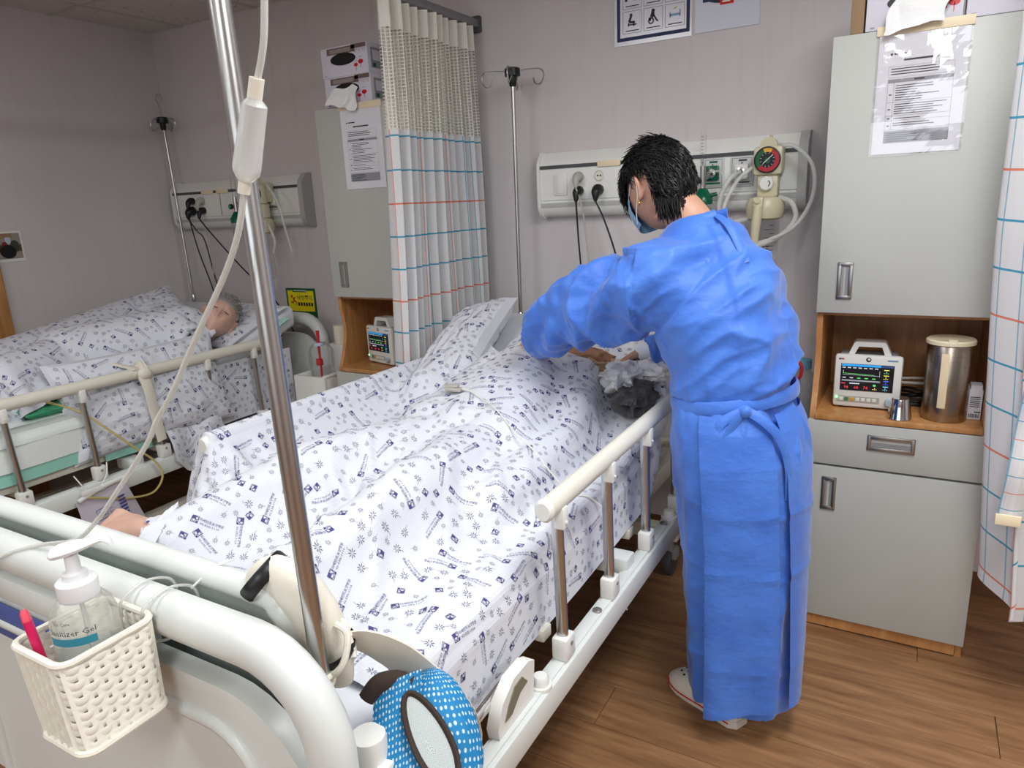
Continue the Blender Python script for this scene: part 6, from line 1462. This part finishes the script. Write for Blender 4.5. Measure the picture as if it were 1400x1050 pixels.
P2 = drape(G2, sp2, sp2, H_left, steps=90, iters=7, pins=pins2, fric=0.85, damp=0.93, clamp=clamp_left, bend=0.3, bend3=0.05)
P2 = up2(P2); hq = H_left(P2[..., 0], P2[..., 1])+0.004; P2[..., 2] = np.maximum(P2[..., 2], np.where(hq > 0.5, hq, 0))
sheet2 = cloth_thing('bed_sheet', P2, sp2/2, sp2/2, 'white printed hospital sheet over the patient on the left bed', 'sheet', 'printed sheets', seed=13)
# draw sheet hanging at the mattress edge, and a corner of it outside the bar
G = np.array([[(-2.778-0.004*sin(9*y)+0.002*sin(31*y), y, z) for y in np.linspace(1.98, 2.52, 46)] for z in np.linspace(0.55, 0.83, 24)])
cloth_thing('draw_sheet', G, 0.012, 0.0122, 'grey white printed draw sheet hanging at the left bed mattress edge', 'sheet', 'printed sheets', seed=15)
G = []
for v in np.linspace(0, 1, 24):
    row = []
    for u in np.linspace(1, 0, 22):
        y = 1.74+0.27*u; z = 0.655-0.06*u*0-(0.14+0.10*math.exp(-((u-0.28)/0.22)**2))*v+0.02*u; row.append((-2.70+0.010*sin(9*u+2*v)+0.025*(v-0.2)*0.4-0.05*(1-v)**3, y, z))
    G.append(row)
cloth_thing('draw_sheet', np.array(G), 0.0125, 0.0105, 'pointed corner of a printed sheet hanging outside the left bed side bar', 'sheet', 'printed sheets', seed=16)
M_MINT = mat('mint_border', (148, 206, 190), 0.7); M_PAD = mat('underpad_white', (228, 236, 232), 0.85, bump=0.5, bscale=260)
def underpad(y0, y1, xin, zlow, label, xo=0.0):
    t = thing('underpad', label, 'pad', ((xin-2.78)/2, (y0+y1)/2, zlow), 'absorbent underpads')
    def pt(s, y, o):  # s: 0 inner edge on the mattress .. 1 lowest edge
        L1 = -2.80-xin; L2 = 0.765-zlow; q = s*(L1+L2)
        if q < L1: return (xin+q+xo, y, 0.772+o+0.02*sin(3*y)*0+0.012*sin(pi*q/L1))
        q -= L1; a = min(q/0.03, pi/2); return (-2.80+0.025*sin(a)+xo+o, y, 0.772-max(q-0.01, 0)-0.02*(1-cos(a))*0)
    S = np.linspace(0, 1, 40); Yv_ = np.linspace(y0, y1, 20)
    f = lambda s0, s1, ya, yb, o: MB().grid(np.array([[np.array(pt(s0+(s1-s0)*a, ya+(yb-ya)*b, o))+np.array((0.004*sin(14*(ya+(yb-ya)*b)+3*a), 0, 0.0)) for b in np.linspace(0, 1, 20)] for a in np.linspace(0, 1, 36)]))
    part('backing', f(0, 1, y0, y1, 0.0), M_MINT, t, sharp=None, fix=False); part('absorbent_pad', f(0.04, 0.87, y0+0.03, y1-0.03, 0.005), M_PAD, t, sharp=None, fix=False)
    for k in (0.42, 0.62): part('quilt_seam', f(k, k+0.006, y0+0.03, y1-0.03, 0.0062), mat('seam_grey', (196, 206, 202), 0.9), t, sharp=None, fix=False)
underpad(1.00, 1.485, -2.98, 0.575, 'white absorbent pad with mint border hanging over the left bed edge')
underpad(1.50, 1.70, -2.90, 0.545, 'narrow mint edged pad folded below the body pillow', 0.004)
pillow('folded_pad', (-2.93, 1.42, 0.82), rotm(0, 0.1, 0), 0.22, 0.30, 0.06, 'folded dark green pad under the left sheet edge', 41, 'absorbent underpads', mat('green_fabric', (66, 160, 118), 0.8), False, 'pad')
pillow('folded_pad', (-2.86, 2.47, 0.955), rotm(0.34, 0.1, 0.2), 0.17, 0.16, 0.05, 'mint and white folded pad near the left bed headboard', 42, 'absorbent underpads', mat('mint_pale', (176, 222, 206), 0.8), False, 'pad')
# strap tied round the left bed rail
t = thing('cotton_strap', 'cream cotton strap tied round the left bed rail', 'strap', (-2.70, 1.67, 0.6))
M_STRAP = mat('cotton_cream', (226, 222, 208), 0.9, bump=0.3, bscale=500)
yr = 1.665; XR = -2.73
part('knot', MB().tube([(XR+0.034*cos(a), yr+0.012*sin(a*0.5)+0.02*k/14, 0.895+0.036*sin(a)) for k, a in enumerate(np.linspace(0, 4*pi, 26))], 0.016, n=10, flat=0.4, per=2).ball((XR+0.036, yr+0.012, 0.895), (0.018, 0.03, 0.026)), M_STRAP, t)
part('tail', MB().tube([(XR+0.038, yr+0.0, 0.89), (XR+0.044, yr+0.01, 0.83), (XR+0.04, yr+0.02, 0.74), (XR+0.038, yr+0.03, 0.65), (XR+0.036, yr+0.036, 0.60)], 0.022, n=8, flat=0.15, up=(0, 1, 0)), M_STRAP, t)
part('short_tail', MB().tube([(XR+0.02, yr-0.01, 0.915), (XR-0.05, yr-0.03, 0.93), (XR-0.09, yr-0.05, 0.945)], 0.016, n=8, flat=0.25, up=(0, 1, 0)), M_STRAP, t)
# urine bag and tube
t = thing('urine_bag', 'clear urine bag with blue printed scale hanging from the left bed bar', 'bag', (-2.68, 1.43, 0.2))
cs = [np.array(p) for p in ((-2.685, 1.31, 0.475), (-2.675, 1.50, 0.505), (-2.665, 1.575, 0.245), (-2.675, 1.34, 0.19))]
def bagp(u, v, o): p = (1-u)*(1-v)*cs[0]+u*(1-v)*cs[1]+u*v*cs[2]+(1-u)*v*cs[3]; return p+np.array((o*0.016*sin(pi*u)*sin(pi*min(v*1.1, 1)), 0, 0))
gr = lambda o: np.array([[bagp(u, v, o) for u in np.linspace(0, 1, 14)] for v in np.linspace(0, 1, 16)])
part('pouch', MB().grid(gr(1)).grid(gr(-1)), mat('bag_plastic', (206, 200, 212), 0.25, alpha=0.9), t, sharp=None)
eu = cs[1]-cs[0]; ev = cs[3]-cs[0]; f = Flat(cs[0]+np.array((0.018, 0, 0)), eu, ev); MI = mat('bag_print', (72, 70, 140), 0.6)
f2 = lambda sh: (np.array(sh[0]), [q[::-1] for q in sh[1]])
for k in range(14): f.put(MI, f2(rect2(0.72, 0.16+k*0.05, 0.86, 0.19+k*0.05)), lift=-0.002); f.put(MI, f2(rect2(0.52, 0.16+k*0.05, 0.62 if k % 2 else 0.58, 0.166+k*0.05)), lift=-0.002)
f.put(MI, f2(rect2(0.51, 0.14, 0.516, 0.88)), lift=-0.002); f.put(MI, f2(frame2(0.12, 0.42, 0.46, 0.8, 0.008)), lift=-0.002); f.put(MI, f2(frame2(0.25, 0.2, 0.45, 0.36, 0.008)), lift=-0.002)
for k in range(5): f.put(MI, f2(rect2(0.16, 0.48+k*0.06, 0.42, 0.505+k*0.06)), lift=-0.002)
f.put(MI, f2(rect2(0.29, 0.24, 0.41, 0.31)), lift=-0.002); f.build('print', t)
part('hanger', MB().tube([(-2.672, 1.315, 0.48), (-2.668, 1.40, 0.505), (-2.665, 1.50, 0.515)], 0.010, n=8, flat=0.5).tube([(-2.70, 1.33, 0.575), (-2.68, 1.345, 0.53), (-2.672, 1.36, 0.495)], 0.0025).tube([(-2.70, 1.46, 0.585), (-2.68, 1.44, 0.545), (-2.672, 1.40, 0.505)], 0.0025).bx(-2.674, -2.664, 1.33, 1.42, 0.495, 0.515, 0.003), M_WHITE, t)
part('drain_tube', MB().tube([(-2.80, 1.33, 0.86), (-2.745, 1.42, 0.80), (-2.70, 1.50, 0.70), (-2.68, 1.58, 0.60), (-2.675, 1.64, 0.53), (-2.665, 1.655, 0.46), (-2.66, 1.60, 0.41), (-2.66, 1.50, 0.425), (-2.662, 1.40, 0.465), (-2.664, 1.35, 0.485)], 0.0045, n=8), M_TUBEY, t)
# white bin, jar with red brush, paper roll between the left bed and its locker
t = thing('storage_bin', 'white storage bin between the left bed and the locker', 'bin', (-2.56, 2.57, 0))
mb = MB().bx(-2.66, -2.455, 2.42, 2.44, 0.0, 0.715, 0.003).bx(-2.66, -2.455, 2.70, 2.72, 0.0, 0.715, 0.003).bx(-2.66, -2.64, 2.44, 2.70, 0.0, 0.715, 0.003).bx(-2.475, -2.455, 2.44, 2.70, 0.0, 0.715, 0.003).bx(-2.64, -2.475, 2.44, 2.70, 0.60, 0.615)
part('case', mb, M_WHITE, t); part('rim_bar', MB().bx(-2.475, -2.45, 2.43, 2.71, 0.712, 0.722, 0.003), M_WHITE, t)
t = thing('plastic_jar', 'clear jar holding a red brush beside the paper roll', 'jar', (-2.56, 2.52, 0.616))
part('body', MB().lathe([(0.052, 0.616), (0.06, 0.62), (0.062, 0.82), (0.05, 0.85), (0.03, 0.865)], (-2.565, 2.53, 0), 24, cap=False), M_CLEAR, t)
part('red_brush', MB().tube([(-2.545, 2.50, 0.70), (-2.55, 2.505, 0.84), (-2.553, 2.51, 0.93)], [0.005, 0.006, 0.009], n=8).bx(-2.565, -2.535, 2.49, 2.51, 0.755, 0.79, 0.004), M_RED, t)
part('ring_cap', MB().lathe([(0.026, 0.855), (0.028, 0.862), (0.026, 0.87)], (-2.553, 2.51, 0), 16), mat('ring_violet', (190, 196, 220), 0.4), t)
solo('white_carton', MB().bx(-2.60, -2.475, 2.62, 2.695, 0.6155, 0.84, 0.003), M_WHITE, 'white carton standing in the storage bin', 'box')
t = thing('paper_roll', 'cream printed paper roll beside the left locker', 'paper roll', (-2.53, 2.655, 0.841))
part('roll', MB().lathe([(0.016, 0.0), (0.036, 0.0), (0.037, 0.004), (0.037, 0.09), (0.036, 0.094), (0.016, 0.094)], (-2.535, 2.655, 0.841), 28), mat('roll_paper', (232, 226, 206), 0.9, noise=0.08, nscale=90), t)

# ------------------------------------------------------------------ foreground: basket, sanitizer, pen on the footboard
bk = thing('plastic_basket', 'cream woven plastic basket hanging on the footboard', 'basket', (-0.925, 0.43, 0.842))
RC, BC = np.array((-0.945, 0.437, 0.962)), np.array((-0.915, 0.428, 0.842))
def rrect(s, hw, hd, r):
    # point on a rounded rectangle, s in 0..1, with outward normal
    L = [2*(hw-r), pi/2*r, 2*(hd-r), pi/2*r]*2; T = sum(L); q = (s % 1)*T; k = 0
    while q > L[k]: q -= L[k]; k += 1
    cs = [((-hw+r, -hd), (1, 0), (0, -1)), ((hw-r, -hd+r), None, -pi/2), ((hw, -hd+r), (0, 1), (1, 0)), ((hw-r, hd-r), None, 0), ((hw-r, hd), (-1, 0), (0, 1)), ((-hw+r, hd-r), None, pi/2), ((-hw, hd-r), (0, -1), (-1, 0)), ((-hw+r, -hd+r), None, pi)]
    p, d, n_ = cs[k]
    if d is None: a = n_+q/r; return np.array((p[0]+r*cos(a), p[1]+r*sin(a))), np.array((cos(a), sin(a)))
    return np.array((p[0]+d[0]*q, p[1]+d[1]*q)), np.array(n_, float)
def bpt(s, t, out=0.0):
    hw, hd = 0.050+0.008*t, 0.056+0.006*t; p, n_ = rrect(s, hw, hd, 0.016); c = BC+(RC-BC)*t
    return np.array((c[0]+p[0]+n_[0]*out, c[1]+p[1]+n_[1]*out, c[2]))
NC = 26; NR = 11
for r in range(NR):
    t0 = 0.05+0.86*r/(NR-1); pts = [bpt(k/(NC*4), t0, 0.0016*cos(pi*(k/4+r))) for k in range(NC*4)]
    part('weave_band', MB().tube(pts, 0.0057, n=8, closed=True, smooth=False, flat=0.24, up=(0, 0, 1)), M_WARMW, bk)
mb = MB()
for k in range(NC):
    mb.tube([bpt((k+0.5)/NC, 0.0), bpt((k+0.5)/NC, 0.5), bpt((k+0.5)/NC, 0.98)], 0.0013, n=6, flat=4.6, smooth=False)
part('stakes', mb, M_WARMW, bk, kind='stuff')
part('rim', MB().tube([bpt(k/64, 1.0, 0.002) for k in range(64)], 0.0052, n=8, closed=True, smooth=False), M_WARMW, bk)
part('base_rim', MB().tube([bpt(k/64, 0.0, 0.003) for k in range(64)], 0.0050, n=8, closed=True, smooth=False), M_WARMW, bk)
part('base', MB().bx(BC[0]-0.048, BC[0]+0.048, BC[1]-0.054, BC[1]+0.054, 0.8405, 0.845), M_WARMW, bk)
for x in (-0.955, -0.905):
    part('cable_tie', MB().tube([(x, 0.495, 0.955), (x+0.004, 0.50, 0.975), (x+0.006, 0.535, 0.985), (x+0.008, 0.572, 0.968), (x+0.008, 0.575, 0.93), (x+0.006, 0.535, 0.908), (x+0.002, 0.50, 0.92)], 0.0022, n=6, closed=True), M_TUBE, bk)
part('cable_tie_tail', MB().tube([(-0.90, 0.572, 0.965), (-0.875, 0.60, 0.992), (-0.855, 0.618, 1.0)], 0.0018, n=6), mat('tie_white', (238, 238, 236), 0.4), bk)
sb = thing('sanitizer_bottle', 'clear hand sanitizer bottle with white pump in the basket', 'bottle', (-0.935, 0.435, 0.848))
SBX, SBY = -0.938, 0.438
part('bottle', MB().lathe([(0.036, 0.848), (0.040, 0.852), (0.041, 0.975), (0.0405, 0.99), (0.036, 1.006), (0.026, 1.018), (0.019, 1.022)], (SBX, SBY, 0), 40, cap=False), mat('sanitizer_clear', (232, 236, 236), 0.05, trans=0.85, ior=1.2, alpha=0.5), sb)
part('gel', MB().lathe([(0.0, 0.852), (0.036, 0.853), (0.0375, 0.94), (0.0, 0.94)], (SBX, SBY, 0), 32, cap=False), mat('gel', (220, 226, 226), 0.1, trans=0.8, ior=1.2, alpha=0.5), sb)
part('collar', MB().lathe([(0.024, 1.016), (0.025, 1.018), (0.025, 1.040), (0.022, 1.043), (0.016, 1.044), (0.015, 1.052), (0.009, 1.053), (0.0085, 1.078)], (SBX, SBY, 0), 28), mat('pump_white', (236, 238, 240), 0.35), sb)
part('dip_tube', MB().cyl((SBX, SBY, 1.02), (SBX+0.008, SBY, 0.86), 0.003, n=8), M_TUBE, sb)
hd = np.array((0.80, 0.58, 0.0)); 
pp = lambda a, z: np.array((SBX, SBY, z))+hd*a
part('pump_head', MB().tube([pp(-0.024, 1.079), pp(-0.018, 1.082), pp(0.0, 1.086), pp(0.02, 1.090), pp(0.042, 1.096), pp(0.050, 1.093), pp(0.054, 1.086)], [0.008, 0.0185, 0.020, 0.014, 0.0085, 0.007, 0.0045], n=16, flat=0.42, up=(-0.58, 0.80, 0), per=4), mat('pump_white', (236, 238, 240)), sb)
# printed words wrapped on the bottle, facing the camera
def wrap_text(s, z, h, a0, r, m, parent, wmax=None):
    v, f = text2d(s); k = h/v[:, 1].max(); v = v*k
    mb = MB(); mb.add([(SBX+r*cos(a0+p[0]/r), SBY+r*sin(a0+p[0]/r), z+p[1]) for p in v], f); part('lettering', mb, m, parent, sharp=None, fix=False)
wrap_text('Eye Care', 0.9945, 0.0058, -1.45, 0.0405, mat('label_grey', (84, 86, 90), 0.6), sb); wrap_text('Sanitizer Gel', 0.981, 0.0085, -1.66, 0.0414, mat('label_dark', (66, 68, 72), 0.6), sb)
mb = MB(); n = 16
for z in (0.966, 0.977):
    for k in range(n+1): a = -1.7+1.5*k/n; mb.v.append((SBX+0.0416*cos(a), SBY+0.0416*sin(a), z))
mb.f = [(k, k+1, n+2+k, n+1+k) for k in range(n)]; part('label_band', mb, mat('label_teal', (44, 130, 150), 0.5), sb, sharp=None, fix=False)
t = thing('pink_pen', 'pink pen standing in the basket beside the sanitizer', 'pen', (-0.955, 0.385, 0.86))
pa, pb = np.array((-0.945, 0.392, 0.85)), np.array((-0.978, 0.388, 0.996)); pd = (pb-pa)/np.linalg.norm(pb-pa)
part('barrel', MB().tube([pa, pb], [0.0055, 0.006], n=12, smooth=False), mat('pen_pink', (214, 28, 92), 0.3), t); part('cap_end', MB().tube([pb, pb+pd*0.012, pb+pd*0.016], [0.006, 0.0052, 0.003], n=12, smooth=False), mat('pen_coral', (240, 84, 104), 0.35), t); part('clip', MB().tube([pb-pd*0.004+np.array((-0.006, 0, 0)), pb-pd*0.03+np.array((-0.008, -0.001, 0))], 0.002, n=6, smooth=False), M_BLACK, t)

# ------------------------------------------------------------------ mesh mitt, straps at the foot corner
def mesh_fabric():
    q = NT('blue_mesh'); uv = q.coord('UV'); v = q.n('ShaderNodeTexVoronoi'); q.t.links.new(q.mapping(uv, (1, 1, 1)), v.inputs['Vector']); v.inputs['Scale'].default_value = 1.0; v.inputs['Randomness'].default_value = 0.25
    m_ = q.ramp(v.outputs['Distance'], 0.24, 0.32); q.set(q.b.inputs['Base Color'], q.mix(m_, srgb(190, 216, 228), srgb(14, 122, 178))); q.b.inputs['Roughness'].default_value = 0.75; q.bump(m_, 0.5, 0.002); return q.m
M_MESH = mesh_fabric()
def white_mesh():
    q = NT('white_mesh'); uv = q.coord('UV'); v = q.n('ShaderNodeTexVoronoi'); q.t.links.new(uv, v.inputs['Vector']); v.inputs['Randomness'].default_value = 0.15; v.inputs['Scale'].default_value = 1.3
    m_ = q.ramp(v.outputs['Distance'], 0.2, 0.3); q.set(q.b.inputs['Base Color'], q.mix(m_, srgb(120, 130, 130), srgb(190, 200, 200))); q.b.inputs['Roughness'].default_value = 0.8; return q.m
mt = thing('mesh_mitt', 'blue mesh restraint mitt with brown trim at the foot corner of the main bed', 'mitt', (-0.56, 0.70, 0.64))
mc = np.array((-0.556, 0.688, 0.728)); mn = np.array((0.46, -0.60, 0.655)); mn /= np.linalg.norm(mn); mr = np.cross((0, 0, 1), mn)*-1; mr = np.array((0.79, 0.61, 0)); mr -= mn*(mr@mn); mr /= np.linalg.norm(mr); mu_ = np.cross(mn, mr)
def mp(a, b, c): return mc+mr*a+mu_*b+mn*c
def pouch_c(a, b):
    ra, rb = 0.068, 0.108; q = 1-(a/ra)**2-(b/rb)**2; return 0.048*math.sqrt(max(q, 0))
G = MB(); rg = []; uvs = []
for i in range(29):
    th = -pi/2+pi*i/28; th = max(min(th, pi/2-0.03), -pi/2+0.03)
    row = []
    for k in range(41):
        ph = 2*pi*k/40; x, y, z = cos(th)*cos(ph), sin(th), cos(th)*sin(ph)
        wob = 1+0.05*fnoise((x*2, y*2, z*2), 1.4); row.append(mp(x*0.068*wob*(1-0.18*max(y, 0)), y*0.108, z*0.048*wob)); uvs.append((k*1.05, i*1.0))
    rg.append(row)
G.grid(np.array(rg)); G.uv = uvs; part('pouch', G, M_MESH, mt, sharp=None)
# side flap with the cuff
fl_ = []; uvs = []
for i in range(14):
    v = i/13
    for k in range(16):
        u = k/15; a = -0.085+0.072*u-0.012*v; b_ = 0.085-0.17*v+0.02*u; fl_.append(mp(a, b_, 0.030+0.022*sin(pi*u*0.8)+0.006*sin(5*v+3*u))); uvs.append((k*0.95, i*1.4))
G = MB(); G.v = [tuple(p) for p in fl_]; G.f = [(i*16+k, i*16+k+1, (i+1)*16+k+1, (i+1)*16+k) for i in range(13) for k in range(15)]; G.uv = uvs; part('side_flap', G, M_MESH, mt, sharp=None, fix=False)
M_BROWN = mat('trim_brown', (58, 46, 40), 0.85)
leaf = []
for k in range(28):
    a = 2*pi*k/28; x = 0.021*sin(a)*(1-0.15*cos(a)); y = 0.066*cos(a); leaf.append(((x*1.15)*cos(0.42)+y*sin(0.42)*-1+0.004, y*cos(0.42)+x*1.15*sin(0.42)+0.012))
lz = lambda x, y: 0.054-0.10*abs(y)*abs(y)*6+0.0
part('window_trim', MB().tube([mp(x-0.012, y, lz(x, y)) for x, y in leaf], 0.0068, n=8, closed=True, smooth=False, flat=0.6), M_BROWN, mt)
G = MB(); vs_ = [mp(-0.012, 0.012, lz(0, 0)+0.001)]; us = [(0, 0)]
for q in (0.35, 0.7, 0.96):
    for x, y in leaf: xx, yy = x*q, 0.012+(y-0.012)*q; vs_.append(mp(xx-0.012, yy, lz(xx, yy)+0.001)); us.append((xx*420, yy*420))
G.v = [tuple(p) for p in vs_]; n = 28
G.f = [(0, 1+k, 1+(k+1) % n) for k in range(n)]+[(1+r*n+k, 1+(r+1)*n+k, 1+(r+1)*n+(k+1) % n, 1+r*n+(k+1) % n) for r in range(2) for k in range(n)]; G.uv = us
part('window_mesh', G, white_mesh(), mt, sharp=None)
part('cuff_band', MB().tube([mp(-0.095, 0.075, 0.03), mp(-0.075, 0.092, 0.052), mp(-0.05, 0.094, 0.05), mp(-0.03, 0.085, 0.045)], 0.014, n=10, flat=0.5), M_BROWN, mt)
part('tie_trim', MB().tube([mp(0.0, -0.05, 0.056), mp(0.012, -0.075, 0.05), mp(0.018, -0.1, 0.034), mp(-0.02, -0.115, 0.03)], 0.0085, n=8, flat=0.5), M_BROWN, mt)
t = thing('cotton_strap', 'long cream strap trailing from the foot corner over the side bar', 'strap', (-0.66, 0.7, 0.57), 'cotton straps')
part('band', MB().tube([(-0.685, 0.632, 0.90), (-0.66, 0.66, 0.895), (-0.635, 0.70, 0.855), (-0.615, 0.755, 0.775), (-0.61, 0.82, 0.68), (-0.615, 0.86, 0.60), (-0.62, 0.868, 0.565)], [0.012, 0.028, 0.034, 0.034, 0.026, 0.02, 0.018], n=10, flat=0.16, up=(0.8, 0.3, 0.6)), M_STRAP, t)
t = thing('white_mitt', 'white padded mitt with black straps wrapped over the stowed tray corner', 'mitt', (-0.72, 0.61, 0.85))
mb = MB().tube([(-0.80, 0.60, 0.985), (-0.765, 0.61, 1.0), (-0.725, 0.612, 0.99), (-0.70, 0.62, 0.95), (-0.69, 0.632, 0.89), (-0.685, 0.64, 0.83)], [0.012, 0.03, 0.038, 0.04, 0.036, 0.02], n=16, flat=0.75)
part('padding', mb, M_STRAP, t)
for p_, r_ in (((-0.775, 0.606, 0.998), 0.040), ((-0.694, 0.632, 0.885), 0.043)):
    R_ = frame3((0.7, 0.25, -0.65) if p_[2] > 0.95 else (0.12, 0.2, -0.95)); part('black_strap', MB().tube([np.array(p_)+R_@np.array((r_*cos(a), 0, r_*0.85*sin(a))) for a in np.linspace(0, 2*pi, 25)[:-1]], 0.011, n=8, closed=True, smooth=False, flat=0.3, up=(0.7, 0.2, -0.6)), M_BLACK, t)
mb = MB()
for k in range(5): mb.tube([(-0.70+0.004*k, 0.632, 0.955-0.012*k), (-0.672, 0.628+0.006*k, 0.945-0.014*k), (-0.655, 0.64, 0.925-0.012*k)], [0.012, 0.01, 0.004], n=8)
part('gathered_edge', mb, mat('cotton_white', (236, 234, 224), 0.95), t, kind='stuff')
t = thing('cotton_string', 'white cotton string tied round the foreground drip pole', 'string', (-0.66, 0.59, 0.84))
PX, PY = -0.668, 0.588
part('loop', MB().tube([(PX+0.0165*cos(a), PY+0.0165*sin(a), 0.868+0.004*sin(2*a)) for a in np.linspace(0, 2*pi, 13)[:-1]], 0.0045, n=8, closed=True), M_STRAP, t)
part('loop', MB().tube([(PX+0.0165*cos(a), PY+0.0165*sin(a), 0.878+0.004*cos(2*a)) for a in np.linspace(0, 2*pi, 13)[:-1]], 0.0045, n=8, closed=True), M_STRAP, t)
part('tail', MB().tube([(PX+0.016, PY-0.008, 0.872), (PX+0.022, PY-0.02, 0.86), (PX+0.012, PY-0.024, 0.845), (PX+0.018, PY-0.02, 0.83)], 0.004, n=8), M_STRAP, t)
part('tail', MB().tube([(PX+0.016, PY+0.006, 0.88), (PX+0.032, PY+0.015, 0.90), (PX+0.03, PY+0.03, 0.935), (PX+0.01, PY+0.03, 0.945)], 0.005, n=8), M_STRAP, t)

# ------------------------------------------------------------------ small things on the main bed
def on_sheet(x, y, lift=0.004):
    d = (Pm[..., 0]-x)**2+(Pm[..., 1]-y)**2; m = d < 0.012**2
    z = Pm[..., 2][m].max() if m.any() else Pm[..., 2].ravel()[d.argmin()]
    return (x, y, float(z)+lift)
t = thing('finger_sensor', 'grey clip sensor with a white cable lying on the sheet', 'sensor', on_sheet(-1.19, 1.70))
sx, sy, sz = on_sheet(-1.19, 1.70)
part('clip', MB().box((sx, sy, sz+0.010), (0.052, 0.024, 0.012), 0.004, rotm(0, 0.05, 0.2)).box((sx-0.004, sy, sz+0.020), (0.044, 0.022, 0.010), 0.004, rotm(0, -0.06, 0.2)), mat('sensor_grey', (176, 172, 164), 0.5), t)
part('cable', MB().tube([(sx+0.026, sy+0.005, sz+0.012)]+[on_sheet(*p, 0.004) for p in ((-1.13, 1.70), (-1.07, 1.67), (-1.0, 1.63), (-0.93, 1.60), (-0.86, 1.575), (-0.80, 1.565), (-0.745, 1.57), (-0.70, 1.58))]+[(-0.655, 1.59, 0.70), (-0.645, 1.60, 0.60), (-0.64, 1.61, 0.50), (-0.60, 1.60, 0.42)], 0.0022, n=6, per=4), mat('cable_white', (226, 224, 216), 0.4), t)
def crumple(name, c, r, label, cat, m, seed, amp=0.5, n=26, group=None, flat=0.7):
    G = MB(); rg = []
    for i in range(n+1):
        a = -pi/2+pi*i/n; a = max(min(a, pi/2-0.03), -pi/2+0.03); row = []
        for k in range(n*2):
            b_ = pi*k/n; v = np.array((cos(a)*cos(b_), cos(a)*sin(b_), sin(a))); q = 1+amp*(0.45-abs(fnoise(v+seed, 1.5))*1.7)+amp*0.4*(0.4-abs(fnoise(v*1.0+seed+4, 2.7)))
            row.append(np.array(c)+v*np.array(r)*q)
        rg.append(row)
    return solo(name, G.rings(rg), m, label, cat, group, sharp=None)
crumple('tissue', (-0.815, 2.13, 0.925), (0.055, 0.085, 0.045), 'crumpled white gauze beside the nurse right hand', 'tissue', mat('tissue_white', (236, 238, 238)), 3, 0.7, group='loose tissues')
crumple('tissue', (-0.745, 2.22, 0.935), (0.055, 0.05, 0.035), 'white gauze strip in front of the nurse waist', 'tissue', mat('tissue_white', (236, 238, 238)), 6, 0.6, group='loose tissues')
crumple('grey_cloth', (-0.755, 2.10, 0.87), (0.055, 0.10, 0.045), 'dark grey cloth bundle below the gauze', 'cloth', mat('cloth_dkgrey', (92, 92, 94), 0.9), 8, 0.6)
crumple('brown_cloth', (-1.0, 2.24, 0.94), (0.11, 0.045, 0.045), 'folded brown cloth over the main bed patient chest', 'cloth', mat('cloth_brown', (150, 112, 88), 0.9), 11, 0.5)
crumple('brown_cloth', (-0.93, 2.22, 0.925), (0.085, 0.05, 0.04), 'tan cloth fold next to the nurse right hand', 'cloth', mat('cloth_tan', (176, 148, 118), 0.9), 12, 0.5)
t = thing('tube_connector', 'green tube connector with clear tubing near the nurse left hand', 'connector', (-1.12, 2.2, 1.0))
part('green_ring', MB().tube([(-1.12, 2.16, 1.005), (-1.105, 2.19, 0.99)], 0.013, n=14, smooth=False), mat('connector_green', (20, 140, 90), 0.35), t); part('clear_tube', MB().tube([(-1.16, 2.12, 1.01), (-1.12, 2.16, 1.005), (-1.105, 2.19, 0.99), (-1.07, 2.25, 0.985)], 0.009, n=10), M_TUBE, t)
